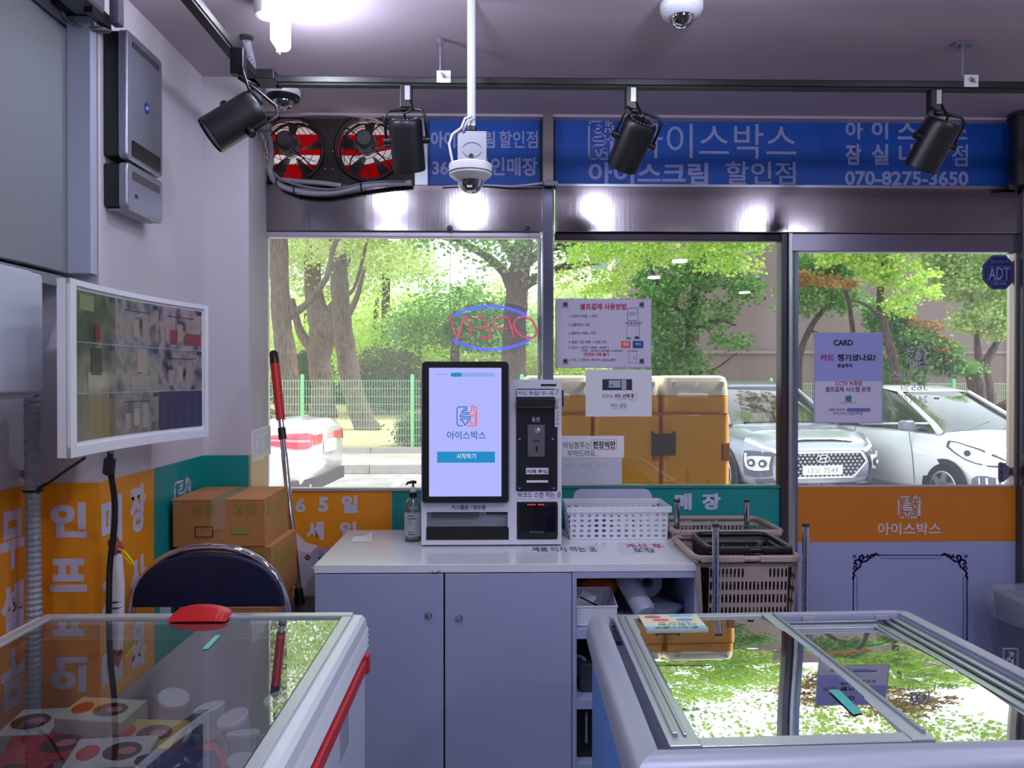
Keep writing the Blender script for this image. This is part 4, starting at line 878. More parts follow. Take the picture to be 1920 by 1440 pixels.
# ================================================================== HOLED PLASTIC PANEL HELPER (real holes)
def holegrid(b, O, U, V, nu, nv, hole=.3, rnd_=8, skip=None, hu=None, hv=None, th=None):
    """panel spanned by O, O+U, O+V, nu x nv cells, each with a hole; skip(i,j) leaves a cell solid"""
    O, U, V = Vector(O), Vector(U), Vector(V); hu = hu or hole; hv = hv or hole; nn = U.cross(V).normalized() * (th or .0015)
    for i in range(nu):
        for j in range(nv):
            def P(a, c_): return tuple(O + U * ((i + a) / nu) + V * ((j + c_) / nv))
            if skip and skip(i, j): b.add([P(0, 0), P(1, 0), P(1, 1), P(0, 1)], [(0, 1, 2, 3)]); continue
            outer = [P(.5 + x, .5 + y) for x, y in ((.5, 0), (.5, .5), (0, .5), (-.5, .5), (-.5, 0), (-.5, -.5), (0, -.5), (.5, -.5))]
            inner = [P(.5 + hu * math.cos(k * math.pi / 4) * (1.0 if k % 2 == 0 else 1.0), .5 + hv * math.sin(k * math.pi / 4)) for k in range(8)] if rnd_ == 8 else \
                    [P(.5 + x * hu, .5 + y * hv) for x, y in ((1, 0), (.85, .85), (0, 1), (-.85, .85), (-1, 0), (-.85, -.85), (0, -1), (.85, -.85))]
            back = [tuple(Vector(p) - nn) for p in inner]
            b.add(outer + inner + back, [(k, (k + 1) % 8, 8 + (k + 1) % 8, 8 + k) for k in range(8)] + [(8 + k, 8 + (k + 1) % 8, 16 + (k + 1) % 8, 16 + k) for k in range(8)])
    return b
# white basket on the counter
A0 = PZ(1066, 1012, CT); A1 = PZ(1252, 1009, CT); zr = PY(1150, 938, A0.y).z - .0; zr = CT + .118
t = thing('white_basket', ((A0.x + A1.x) / 2, A0.y + .09, CT), 'white plastic basket with round holes on the counter right of the kiosk', 'basket')
WB = mat('basket_white', (226, 228, 238), .35); th_ = .012; dep = .175
x0, x1, y0, y1 = A0.x + .006, A1.x - .006, A0.y, A0.y + dep
b = MB(); Z0 = CT + .004; Z1 = zr - .02
holegrid(b, (x0, y0, Z0), (x1 - x0, 0, 0), (0, -.006, Z1 - Z0), 13, 5, .28)
b.build('long_side', WB, t)
b = MB(); holegrid(b, (x0 - 0, y1, Z0), (x1 - x0, 0, 0), (0, .006, Z1 - Z0), 13, 5, .28); b.build('long_side', WB, t)
b = MB(); holegrid(b, (x0, y0, Z0), (0, y1 - y0, 0), (-.006, 0, Z1 - Z0), 7, 5, .28); b.build('short_side', WB, t); b = MB(); holegrid(b, (x1, y0, Z0), (0, y1 - y0, 0), (.006, 0, Z1 - Z0), 7, 5, .28); b.build('short_side', WB, t)
MB().box((x0, y0, CT + .001), (x1, y1, CT + .004)).build('bottom', WB, t)
rim = MB(); xa, xb, ya, yb_ = x0 - .006, x1 + .006, y0 - .006, y1 + .006
rim.box((xa - .008, ya - .006, Z1), (xb + .008, ya, Z1 + .022)).box((xa - .008, yb_, Z1), (xb + .008, yb_ + .006, Z1 + .022)).box((xa - .008, ya, Z1), (xa - .002, yb_, Z1 + .022)).box((xb + .002, ya, Z1), (xb + .008, yb_, Z1 + .022))
rim.build('rim', WB, t, bev=.002)
for j, (r_, z_, dx) in enumerate(((.034, .034, -.06), (.03, .03, .03))):
    o = MB().lathe([(.001, -r_), (r_ * .7, -r_ * .7), (r_, 0), (r_ * .8, r_ * .6), (.001, r_)], ((x0 + x1) / 2 + dx, (y0 + y1) / 2, CT + .006 + r_), 14, caps=False)
    o.build('crumpled_bag', WPAPER if j else mat('bag_blue', (60, 90, 190), .5), label='white crumpled plastic bag inside the white basket' if j else 'blue crumpled wrapper inside the white basket', cat='bag', smooth=True)
# ================================================================== WIRE STAND AND SHOPPING BASKETS
PT = PY(1342, 982, 2.33).z
sx0, sx1 = PY(1342, 1000, 2.33).x, PY(1511, 1000, 2.33).x; bx0, bx1 = PY(1262, 937, 2.80).x, PY(1400, 937, 2.80).x
t = thing('basket_rack', ((sx0 + sx1) / 2, 2.56, 0), 'chrome post rack holding shopping baskets beside the counter', 'rack')
for (x, y) in ((sx0, 2.33), (sx1, 2.33), (bx0 + .015, 2.80), (bx1, 2.80)):
    po = MB().cyl((x, y, 0), (x, y, PT - .003), .0105, n=16).build('post', CHROME, t, smooth=40)
    MB().lathe([(.0108, PT - .010), (.0108, PT), (.004, PT + .001)], (x, y, 0), 16).build('post_cap', DARK, po)
    rr_ = MB()
    for kk in range(int(PT / .03)): rr_.cyl((x, y, .02 + .03 * kk), (x, y, .0215 + .03 * kk), .0112, n=12)
    rr_.build('groove_ring', GREY, po, kind='stuff')
b = MB()
for i in range(9): b.cyl((sx0 + (sx1 - sx0) * i / 8, 2.33, .2), (bx0 + .015 + (bx1 - bx0 - .015) * i / 8, 2.80, .2), .002, n=6)
for y, xa, xb in ((2.33, sx0, sx1), (2.80, bx0, bx1)): b.cyl((xa, y, .2), (xb, y, .2), .003, n=6)
b.build('wire_shelf', CHROME, t)
def shopbasket(x0, x1, y0, y1, ztop, h, label, m, nm='shopping_basket', cols=16, rows=5, inset=.03, panel=True):
    t = thing(nm, ((x0 + x1) / 2, (y0 + y1) / 2, ztop - h), label, 'basket', None)
    zb = ztop - h; r = .04
    def loop(x0, x1, y0, y1, z, r, n=4):
        P = []
        for cx, cy, t0 in ((x1 - r, y1 - r, 0), (x0 + r, y1 - r, 90), (x0 + r, y0 + r, 180), (x1 - r, y0 + r, 270)):
            for k_ in range(n + 1): a_ = math.radians(t0 + 90 * k_ / n); P.append((cx + r * math.cos(a_), cy + r * math.sin(a_), z))
        return P
    MB().tube(loop(x0, x1, y0, y1, ztop - .008, r), .010, 8, closed=True).build('rim', m, t, smooth=True)
    MB().loft([loop(x0 - .003, x1 + .003, y0 - .003, y1 + .003, ztop - .022, r), loop(x0 + .004, x1 - .004, y0 + .004, y1 - .004, ztop - .036, r)], caps=False).build('collar', m, t, smooth=True)
    zc = ztop - .032
    sk = (lambda i, j: j == rows - 1 and cols * .42 <= i < cols * .74 or (j == rows - 1 and False)) if panel else None
    b = MB(); holegrid(b, (x0 + inset + .01, y0 + inset, zb), (x1 - x0 - 2 * inset - .02, 0, 0), (0, -inset, zc - zb), cols, rows, rnd_=6, hu=.28, hv=.36, skip=sk); b.build('front_lattice', m, t)
    b = MB(); holegrid(b, (x0 + inset + .01, y1 - inset, zb), (x1 - x0 - 2 * inset - .02, 0, 0), (0, inset, zc - zb), cols, rows, rnd_=6, hu=.28, hv=.42); b.build('rear_lattice', m, t)
    for X, s in ((x0, 1), (x1, -1)): b = MB(); holegrid(b, (X + s * inset, y0 + inset, zb), (0, y1 - y0 - 2 * inset, 0), (-s * inset, 0, zc - zb), 14, rows, rnd_=6, hu=.28, hv=.36); b.build('end_lattice', m, t)
    for X, s in ((x0, 1), (x1, -1)):
        for Yc, s2 in ((y0, 1), (y1, -1)):
            P = []; b = MB()
            for z, k_ in ((zb, 1), (zc, 0)): P += [(X + s * (inset * k_ + (.012 if not k_ else .01)), Yc + s2 * inset * k_, z), (X + s * inset * k_, Yc + s2 * (inset * k_ + .012), z)]
            b.add(P, [(0, 1, 3, 2)]); b.build('corner_strip', m, t)
    MB().box((x0 + inset, y0 + inset, zb), (x1 - inset, y1 - inset, zb + .003)).build('bottom', m, t)
    # folded carry handles lying on the rim
    for s, (ya_, yb2) in ((1, (y0 - .004, y0 + .02)),):
        w_ = x1 - x0
        for (fa, fb) in ((.04, .45), (.60, .97)): MB().rbox((x0 + w_ * fa, ya_ - .010, ztop - .018), (x0 + w_ * fb, ya_ + .006, ztop + .004), .006, 'x').build('handle', m, t, bev=.003)
    return t
shopbasket(.622, PY(1502, 1050, 2.37).x, 2.37, 2.70, PY(1400, 1043, 2.37).z, .40, 'taupe slotted shopping basket in the front of the chrome rack', TAUPE, cols=20, rows=9)
shopbasket(PY(1262, 1000, 2.74).x, PY(1462, 1000, 2.74).x, 2.70, 2.99, PY(1360, 1000, 2.70).z + .01, .38, 'taupe shopping basket behind, against the teal film', TAUPE, cols=20, rows=9)
zz0 = PY(1400, 1040, 2.42).z
shopbasket(PY(1332, 1040, 2.42).x, PY(1486, 1040, 2.42).x, 2.41, 2.66, zz0 + .025, .34, 'black plastic basket nested in the front taupe basket', mat('tray_black', (26, 28, 38), .35), nm='black_basket', cols=14, rows=3, inset=.02, panel=False)
# ================================================================== SHELF CONTENTS (open side of the counter)
zS = PY(1090, 1181, 2.4).z
def blob(name, c, r, m, label, cat='bag', seed=1, amp=.25, parent=None):
    rn = random.Random(seed); b = MB(); n = 16; k_ = 10; P = []
    ph = [rn.uniform(0, 6.28) for _ in range(6)]
    for i in range(k_ + 1):
        a_ = math.pi * i / k_
        for j in range(n):
            f = 2 * math.pi * j / n; s = 1 + amp * (math.sin(3 * f + ph[0] + 2 * a_) * .5 + math.sin(5 * f + ph[1]) * .3 * math.sin(a_ * 3 + ph[2]) + .4 * math.sin(4 * a_ + ph[3] + f))
            P.append((c[0] + r[0] * math.sin(a_) * math.cos(f) * s, c[1] + r[1] * math.sin(a_) * math.sin(f) * s, c[2] + r[2] * math.cos(a_) * (s if i not in (0, k_) else 1)))
    b.add(P, [(i * n + j, i * n + (j + 1) % n, (i + 1) * n + (j + 1) % n, (i + 1) * n + j) for i in range(k_) for j in range(n)])
    return b.build(name, m, parent, label=label, cat=cat, smooth=True)
q = PY(1115, 1105, 2.62); blob('orange_bag', (q.x + .01, 2.66, q.z - .01), (.075, .07, .06), mat('orange_bag', (226, 110, 30), .6), 'crumpled orange bag at the left of the upper open shelf', seed=3)
q = PY(1188, 1115, 2.55); t = MB().tube([(q.x - .02, 2.6, q.z + .035), (q.x - .018, 2.59, q.z + .04), (q.x + .025, 2.49, q.z - .035), (q.x + .027, 2.485, q.z - .04)], [.033, .036, .036, .03], 20)
o = t.build('wet_wipe_canister', mat('canister', (196, 200, 214), .35), label='tilted white cylinder canister on the upper open shelf', cat='canister', smooth=40)
q = PY(1212, 1090, 2.62); m = MB(); m.M = Matrix.Translation((q.x, 2.6, q.z)) @ FRONT
rr = [(.018, 0), (.05, 0), (.05, -.1), (.018, -.1), (.018, 0)]; m.lathe(rr, n=28, caps=False); m.build('paper_roll', mat('tissue', (190, 192, 206), .8), label='white toilet paper roll at the back of the upper open shelf', cat='paper roll', smooth=40)
q = PY(1240, 1140, 2.52); blob('plastic_bag', (q.x, 2.55, q.z - .01), (.075, .06, .028), mat('grey_bag', (120, 132, 156), .4), 'crumpled grey plastic bag on the upper open shelf', seed=8)
q = PY(1105, 1150, 2.44); X0_, X1_ = PY(1082, 1150, 2.43).x, PY(1157, 1150, 2.43).x
t = thing('mesh_basket', ((X0_ + X1_) / 2, 2.5, zS), 'small white mesh basket on the upper open shelf', 'basket'); b = MB(); zt_ = PY(1100, 1138, 2.43).z
holegrid(b, (X0_, 2.43, zS), (X1_ - X0_, 0, 0), (0, 0, zt_ - zS), 16, 9, .2); b.build('mesh_side', WB, t); b = MB(); holegrid(b, (X0_, 2.58, zS), (X1_ - X0_, 0, 0), (0, 0, zt_ - zS + .02), 16, 10, .2); b.build('mesh_side', WB, t)
b = MB(); holegrid(b, (X0_, 2.43, zS), (0, .15, 0), (0, 0, zt_ - zS), 12, 9, .2); holegrid(b, (X1_, 2.43, zS), (0, .15, 0), (0, 0, zt_ - zS), 12, 9, .2); b.box((X0_, 2.43, zS), (X1_, 2.58, zS + .002)); b.build('mesh_end', WB, t)
MB().tube([(X0_, 2.43, zt_), (X1_, 2.43, zt_), (X1_, 2.58, zt_ + .02), (X0_, 2.58, zt_ + .02)], .004, 6, closed=True).build('rim', WB, t)
MB().box((X0_ + .01, 2.50, zt_ - .03), (X0_ + .06, 2.503, zt_ + .03), Euler((.3, .5, 0)).to_matrix()).build('white_card', WPAPER, label='white card standing in the small mesh basket', cat='card')
MB().tube([(X0_ + .015, 2.47, zt_ + .02), (X0_ + .08, 2.5, zt_ - .02)], .003, 6).build('black_pen', BLACK, label='black pen leaning in the small mesh basket', cat='pen')
zS2 = PY(1090, 1313, 2.4).z
q = PY(1082, 1247, 2.5); m = MB(); m.M = Matrix.Translation((q.x, 2.5, q.z)) @ FRONT; m.lathe([(.034, 0), (.036, .004), (.028, .004), (.008, -.02), (.001, -.02)], n=28, caps=False); m.build('lamp_reflector', ALUR, label='round grey bowl-shaped cap on the middle open shelf', cat='cap', smooth=40)
MB().box((xd2 + .03, 2.46, zS2), (xd2 + .25, 2.7, zS2 + .09)).build('dark_carton', DARK, label='dark carton on the middle open shelf', cat='box', bev=.004)
zS3 = PY(1090, 1432, 2.4).z
t = thing('black_bin', (xd2 + .1, 2.6, zS3), 'black box with a pale frame on the lower open shelf', 'box')
MB().box((xd2 + .02, 2.44, zS3), (xd2 + .30, 2.75, zS3 + .19)).build('body', BLACK, t, bev=.004); MB().box((xd2 + .045, 2.432, zS3 + .05), (xd2 + .052, 2.44, zS3 + .15)).build('front_frame', GREY, t)
# ================================================================== TRASH BIN
TBX, TBY = PY(1843, 1100, 2.92).x + .170, 2.78
t = thing('trash_bin', (TBX, TBY, 0), 'grey trash bin lined with a clear bag before the door', 'trash bin')
def sq(w, d, z, r=.04, n=4, wob=0, seed=0):
    rn = random.Random(seed); P = []
    for cx, cy, t0 in ((w - r, d - r, 0), (-w + r, d - r, 90), (-w + r, -d + r, 180), (w - r, -d + r, 270)):
        for k_ in range(n + 1): a_ = math.radians(t0 + 90 * k_ / n); P.append((TBX + cx + r * math.cos(a_) + rn.uniform(-wob, wob), TBY + cy + r * math.sin(a_) + rn.uniform(-wob, wob), z + rn.uniform(-wob, wob)))
    return P
MB().loft([sq(.10, .09, 0), sq(.155, .13, .62), sq(.150, .125, .62), sq(.095, .085, .02)]).build('bin_body', mat('bin_grey', (104, 108, 126), .5), t, smooth=40)
BAG = mat('bag_film', (206, 208, 222), .25, alpha=.28)
MB().loft([sq(.166, .142, .53, wob=.012, seed=4), sq(.172, .148, .58, wob=.012, seed=2), sq(.164, .14, .64, wob=.006, seed=3), sq(.148, .122, .64, wob=.006, seed=5), sq(.14, .115, .48, wob=.006, seed=9)], caps=False).build('liner_bag', BAG, t, smooth=True)
q = PY(1893, 1235, TBY - .125); m = MB(); m.M = Matrix.Translation((q.x, TBY - .118, q.z)) @ FRONT
m.stroke([(-.022, -.05), (-.022, .035), (.028, .035), (.028, -.05), (-.022, -.05)], .0012, .012); m.prism([(.006 + .007 * math.cos(a_), .018 + .007 * math.sin(a_)) for a_ in [math.pi * k_ / 4 for k_ in range(8)]], 'z', 0, .012)
m.stroke([(.006, .008), (.006, -.02), (.012, -.045)], .010, .012); m.stroke([(.006, .004), (-.010, -.006)], .005, .012); m.stroke([(-.012, -.02), (-.012, -.045)], .009, .012); m.build('litter_pictogram', mat('pictogram', (160, 166, 184), .5), t)
blob('red_wrapper', (TBX - .09, TBY - .02, .60), (.02, .02, .015), RED, 'small red wrapper inside the trash bin', 'wrapper', 5)
blob('white_wrapper', (TBX - .05, TBY - .03, .59), (.05, .03, .02), WPAPER, 'crumpled white wrapper inside the trash bin', 'wrapper', 6)
# ================================================================== FOLDING CHAIR
CHY = 2.06
cx0, cx1 = PY(240, 1100, CHY).x, PY(543, 1100, CHY).x; cw = (cx1 - cx0) / 2; cxm = (cx0 + cx1) / 2
zt_ = PY(390, 1026, CHY).z; zb2 = PY(390, 1137, CHY).z
t = thing('folding_chair', (cxm, CHY + .15, 0), 'folding chair with navy padded back and chrome frame behind the left freezer', 'chair')
def arch(w, h0, h1, k_=20, e=2.3):
    P = []
    for i in range(k_ + 1):
        a_ = math.pi * i / k_; c_, s_ = math.cos(a_), math.sin(a_)
        P.append((cxm - w * (abs(c_) ** (2 / e)) * (1 if c_ > 0 else -1), h0 + (h1 - h0) * abs(s_) ** (2 / e)))
    return P
ar = arch(cw - .012, zb2, zt_ - .014)
MB().prism([(x, z) for x, z in ar], 'y', CHY - .012, CHY + .02).build('backrest', NAVY, t, bev=.008)
fr_ = [(cxm - cw + .02, CHY + .12, 0), (cxm - cw + .006, CHY + .03, .45)] + [(x, CHY + .006, z) for x, z in arch(cw - .006, zb2 - .05, zt_)] + [(cxm + cw - .006, CHY + .03, .45), (cxm + cw - .02, CHY + .12, 0)]
MB().tube(fr_, .0095, 10).build('frame', CHROME, t, smooth=True)
MB().rbox((cxm - cw + .03, CHY + .03, .44), (cxm + cw - .03, CHY + .42, .475), .03, 'z').build('seat', NAVY, t, bev=.006)
for s in (-1, 1): MB().tube([(cxm + s * (cw - .03), CHY + .06, .44), (cxm + s * (cw - .035), CHY + .42, 0)], .0095, 8).build('leg', CHROME, t, smooth=True)
MB().cyl((cxm - cw + .03, CHY + .10, .1), (cxm + cw - .03, CHY + .10, .1), .007).build('crossbar', CHROME, t)
# ================================================================== CARDBOARD BOXES
CARD2 = mat('carton_front', (176, 120, 68), .8, var=.1, vs=5)
PR = mat('carton_print', (142, 146, 60), .8); TAPE = mat('clear_tape', (200, 178, 150), .12, alpha=.5)
def carton(x0, x1, y0, y1, z0, z1, rz, label, side=True, txt=True):
    c_ = Vector(((x0 + x1) / 2, (y0 + y1) / 2, z0)); t = thing('cardboard_box', c_, label, 'box', 'cardboard boxes stacked on the chair', rz=rz)
    w_, d_, h = (x1 - x0) / 2, (y1 - y0) / 2, z1 - z0
    MB().box((-w_, -d_, 0), (w_, d_, h)).build('carton', CARD2, t, local=True, bev=.003)
    MB().box((-w_ - .001, -d_ - .001, h - .001), (-.002, d_ + .001, h + .003)).build('flap', CARD, t, local=True)
    MB().box((.002, -d_ - .001, h - .001), (w_ + .001, d_ + .001, h + .003)).build('flap', CARD, t, local=True)
    MB().box((-.022, -d_ - .002, h - .09), (.022, d_ + .002, h + .0038)).build('tape', TAPE, t, local=True)
    F = Matrix.Translation((0, -d_ - .0015, 0)) @ FRONT
    m = MB(); m.M = F
    for k_ in range(5):
        if k_ == 2: continue
        X = -w_ * .52 + k_ * .040; m.stroke([(X, h * .72), (X + .026, h * .72), (X + .026, h * .92), (X, h * .92), (X, h * .72)], .0016, .0006); m.stroke([(X + .006, h * .76), (X + .013, h * .88), (X + .02, h * .76)], .004, .0006)
    m.prism([(w_ * .28, h * .28), (w_ * .66, h * .28), (w_ * .66, h * .42), (w_ * .28, h * .42)], 'z', 0, .0006)
    m.build('front_print', PR, t, local=True, kind='stuff')
    m = MB(); m.M = F; m.stroke([(-w_ * .5, h * .22), (-w_ * .12, h * .22), (-w_ * .12, h * .44), (-w_ * .5, h * .44), (-w_ * .5, h * .22)], .002, .0006); m.build('date_frame', INK, t, local=True)
    if side:
        SF = Matrix(((0, 0, 1, w_ + .0005), (1, 0, 0, 0), (0, 1, 0, 0), (0, 0, 0, 1)))
        m = MB(); m.M = SF; m.prism([(-d_ * .78, h * .62), (-d_ * .55, h * .62), (-d_ * .55, h * .9), (-d_ * .78, h * .9)], 'z', 0, .0006); m.build('side_print', PR, t, local=True)
        text("PEANUT'S", t, PR, (-d_ * .45, h * .52, d_ * .75, h * .84), SF, .0006, .01, local=True); text('STORY', t, PR, (-d_ * .3, h * .14, d_ * .62, h * .45), SF, .0006, .01, local=True)
        MB().box((w_, -d_ * 1.0, h * .0), (w_ + .001, d_, h)).build('side_face', CARD, t, local=True)
    return t
bxf = PY(322, 950, 2.35).x; bxr = PY(493, 950, 2.35).x
zt1, zb1 = PY(400, 938, 2.35).z, PY(400, 1026, 2.35).z
carton(bxf, bxr, 2.35, 2.625, zb1, zt1, .02, "closed cardboard box with green print, topmost of the stack on the chair")
z2 = zb1 - .004; z3 = PY(400, 1141, 2.35).z
carton(bxf + .03, bxr + .025, 2.36, 2.63, z3 + .004, z2, -.03, 'cardboard box directly under the topmost one, shifted to the right')
carton(bxf + .02, bxr + .02, 2.35, 2.62, .478, z3, .01, 'lowest cardboard box of the stack, seen under the chair back')
# white folded sheet between chair frame and boxes
MB().box((PY(322, 0, 2.30).x - .10, 2.30, z3 - .02), (PY(322, 0, 2.30).x - .01, 2.303, z3 + .02)).build('white_sheet', WPAPER, label='white sheet showing under the chair back beside the lowest box', cat='paper')
# ================================================================== WRAPPED UMBRELLA
q = PX(222, 1080, -.93); ux, uy = -.935, q.y
t = thing('wrapped_umbrella', (ux, uy, 0), 'folded umbrella in a white sleeve with a red top, standing behind the chair', 'umbrella')
zz_ = lambda py: PX(222, py, -.93).z
MB().tube([(ux, uy, .05), (ux, uy, .5), (ux + .003, uy, zz_(1100)), (ux, uy, zz_(1045)), (ux - .004, uy, zz_(1038))], [.010, .014, .0165, .014, .009], 14).build('sleeve', mat('sleeve_white', (214, 212, 220), .4, bump=.3, bs=30), t, smooth=True)
for py in (1126, 1137): MB().tube([(ux + .0165 * math.cos(a_), uy + .0165 * math.sin(a_), zz_(py)) for a_ in [2 * math.pi * k_ / 12 for k_ in range(12)]], .0025, 6, closed=True).build('band', DARK, t)
m = blob('red_crown', (ux - .002, uy, zz_(1026)), (.016, .016, .022), mat('dark_red_cloth', (150, 60, 66), .6), None, None, 4, .35, t)
MB().tube(smoothpts([(ux + .01, uy - .01, zz_(1028)), (ux + .03, uy - .02, zz_(1032)), (ux + .05, uy - .02, zz_(1052)), (ux + .045, uy - .02, zz_(1054)), (ux + .022, uy - .02, zz_(1032))]), .0025, 6).build('yellow_strap', mat('yellow_strap', (240, 216, 20), .5), t)
# ================================================================== MOP / DUSTPAN / FOAM BOX
def seg(name, m, pts, r, par, n=16): return MB().tube(pts, r, n).build(name, m, par, smooth=40)
P0, P1 = PY(513, 658, 2.93), PY(562, 1130, 2.76)
L = lambda f: P0.lerp(P1, f)
t = thing('floor_squeegee', (P1.x, P1.y, P1.z - .6), 'long mop with red grip and steel pole leaning at the left window', 'mop')
seg('grip', RED, [L(.05), L(.285)], [.0175, .0165], t); seg('grip_cap', BLACK, [L(0), L(.008), L(.055)], [.010, .0165, .0178], t)
seg('pole', CHROME, [L(.28), L(1.0)], .0105, t); seg('clamp', BLACK, [L(.318), L(.365)], .0145, t); seg('lower_pole', CHROME, [L(.42), L(.985)], [.0118, .0118], t)
seg('foot_socket', BLACK, [L(.945), L(1.005)], [.015, .019], t)
bq = L(1.0)
t = thing('mop_bucket', (bq.x + .01, bq.y, 0), 'black bucket with a red lip at the foot of the mop', 'bucket')
MB().lathe([(.085, .0), (.095, bq.z - .04), (.103, bq.z - .035), (.103, bq.z - .005), (.07, bq.z)], (bq.x + .01, bq.y, 0), 24).build('tub', BLACK, t, smooth=35)
MB().lathe([(.1035, bq.z - .075), (.1045, bq.z - .045)], (bq.x + .02, bq.y - .005, 0), 24).build('red_lip', RED, t, smooth=40)
t = thing('foam_box', (PY(580, 1100, 2.9).x, 2.9, 0), 'pale folded carton with a small round brown sticker beside the counter', 'box')
q0 = PY(540, 1150, 2.88); 
m = MB(); m.M = Matrix.Translation((0, 2.88, 0)) @ FRONT
def fb(px, py): p = PY(px, py, 2.88); return (p.x, p.z)
m.prism([fb(540, 1010), fb(560, 1030), fb(582, 1035), fb(584, 1065), fb(600, 1068), fb(600, 1400), fb(535, 1400)][::-1], 'z', -.12, .0); m.build('carton', mat('lilac_carton', (206, 198, 214), .6), t, bev=.004)
q = fb(577, 1045); m = MB(); m.M = Matrix.Translation((0, 2.879, 0)) @ FRONT; m.prism([(q[0] + .010 * math.cos(a_), q[1] + .010 * math.sin(a_)) for a_ in [math.pi * k_ / 8 for k_ in range(16)]], 'z', 0, .001); m.build('round_sticker', mat('brown_sticker', (80, 44, 36), .5), t)
m = MB(); m.M = Matrix.Translation((0, 2.878, 0)) @ FRONT; m.stroke([(q[0] - .005, q[1] + .002), (q[0] - .001, q[1] + .005), (q[0] - .004, q[1] - .004), (q[0] + .004, q[1] - .003), (q[0] + .004, q[1] + .005)], .0016, .0006); m.build('sticker_mark', mat('sticker_cream', (220, 180, 150), .5), t)
# ================================================================== LEFT FREEZER
FW = mat('freezer_white', (226, 230, 236), .35, coat=.2, bump=.015, bs=300); FG = glass('freezer_glass', (236, 244, 242), .12, gloss=.95)
INN = mat('freezer_liner', (150, 158, 164), .5, var=.1, vs=6, bump=.2, bs=60)
LX0, LX1, LY0, LY1, LZ = -1.075, -.302, .35, 1.805, .878
t = thing('chest_freezer', ((LX0 + LX1) / 2, 1.1, 0), 'white chest freezer with glass lid and red bumper at the lower left', 'freezer')
b = MB().box((LX0, LY0, .0), (LX0 + .05, LY1 - .01, .80)).box((LX1 - .05, LY0, 0), (LX1 - .004, LY1 - .01, .80)).box((LX0 + .05, LY1 - .06, 0), (LX1 - .05, LY1 - .01, .80)).box((LX0 + .05, LY0, 0), (LX1 - .05, LY0 + .05, .8))
b.build('body', FW, t)
b = MB().box((LX0 + .05, LY0 + .05, .60), (LX1 - .05, LY1 - .06, .63)); b.build('basin_floor', INN, t)
b = MB().box((LX0 + .05, LY1 - .066, .55), (LX1 - .05, LY1 - .06, .845)).box((LX0 + .05, LY0 + .06, .55), (LX0 + .056, LY1 - .066, .845)).box((LX1 - .056, LY0 + .06, .55), (LX1 - .05, LY1 - .066, .845)); b.build('basin_liner', INN, t)
# ridged side rails
def ridge(name, prof, m): 
    MB().prism(prof, 'y', LY0, LY1).build(name, m, t, smooth=False)
ridge('side_rail', [(LX1 - .045, .80), (LX1 + .0, .80), (LX1 + .004, .806), (LX1, .812), (LX1 + .004, .818), (LX1, .824), (LX1 + .004, .830), (LX1, .836), (LX1 + .004, .842), (LX1, .85), (LX1 - .004, .868), (LX1 - .012, .876), (LX1 - .045, .878)], FW)
ridge('side_rail', [(LX0, .80), (LX0 + .045, .80), (LX0 + .045, .878), (LX0 + .012, .876), (LX0, .868)], FW)
MB().box((LX0 + .045, LY1 - .045, .80), (LX1 - .045, LY1, .874)).build('end_rail', FW, t, bev=.004)
MB().box((LX0 + .045, LY0, .80), (LX1 - .045, LY0 + .045, .874)).build('end_rail', FW, t, bev=.004)
b = MB().box((LX0 + .035, LY1 - .034, .876), (LX1 - .030, LY1 - .008, .886)).box((LX0 + .035, LY0 + .01, .876), (LX1 - .030, LY0 + .04, .886)).box((LX1 - .052, LY0 + .04, .876), (LX1 - .030, LY1 - .034, .884)).box((LX0 + .035, LY0 + .04, .876), (LX0 + .057, LY1 - .034, .884))
b.build('lid_frame', mat('lid_frame', (196, 204, 208), .3, metal=.3), t, bev=.002)
MB().box((LX1 - .0535, LY0 + .04, .877), (LX1 - .052, LY1 - .034, .883)).build('gasket', BLACK, t)
MB().add([(LX0 + .057, LY0 + .04, .880), (LX1 - .0535, LY0 + .04, .880), (LX1 - .0535, LY1 - .034, .880), (LX0 + .057, LY1 - .034, .880)], [(0, 1, 2, 3)]).build('glass_lid', FG, t)
hq = PZ(367, 1163, .886)
hp = [(hq.x + .066 * math.cos(a_), hq.z + .0 + .022 * math.sin(a_)) for a_ in [math.pi * k_ / 14 for k_ in range(15)]]
b = MB(); b.loft([[(x, LY1 - .012, z) for x, z in hp] + [(hq.x, LY1 - .012, .884)], [(x, LY1 - .035, z) for x, z in hp] + [(hq.x, LY1 - .035, .884)], [(hq.x + (x - hq.x) * 1.0, LY1 - .062, .882 + (z - .886) * .12) for x, z in hp] + [(hq.x, LY1 - .062, .882)]])
b.build('red_handle', RED, t, bev=.001)
MB().box((LX1 + .0005, LY0, .772), (LX1 + .012, LY1 - .055, .800)).build('red_bumper', RED, t, bev=.004)
MB().box((LX1 - .002, LY1 - .075, .764), (LX1 + .016, LY1 - .045, .806)).build('bumper_cap', mat('red_cap', (190, 40, 44), .35), t, bev=.005)
MB().box((LX1 - .004, LY1 - .30, .68), (LX1 - .001, LY1 - .22, .755)).build('warning_label', mat('label_grey', (170, 176, 190), .5), t)
s_ = MB().add([tuple(PZ(px, py, .8812)) for px, py in ((379, 1217), (390, 1217), (414, 1191), (404, 1191))], [(0, 1, 2, 3)]).build('teal_sticker', mat('teal_sticker', (120, 214, 200), .4), t)
text('FREEZER', t, GREY, (-.60, LY1 - .028, -.56, LY1 - .018), TOPZ, .8865, .0)
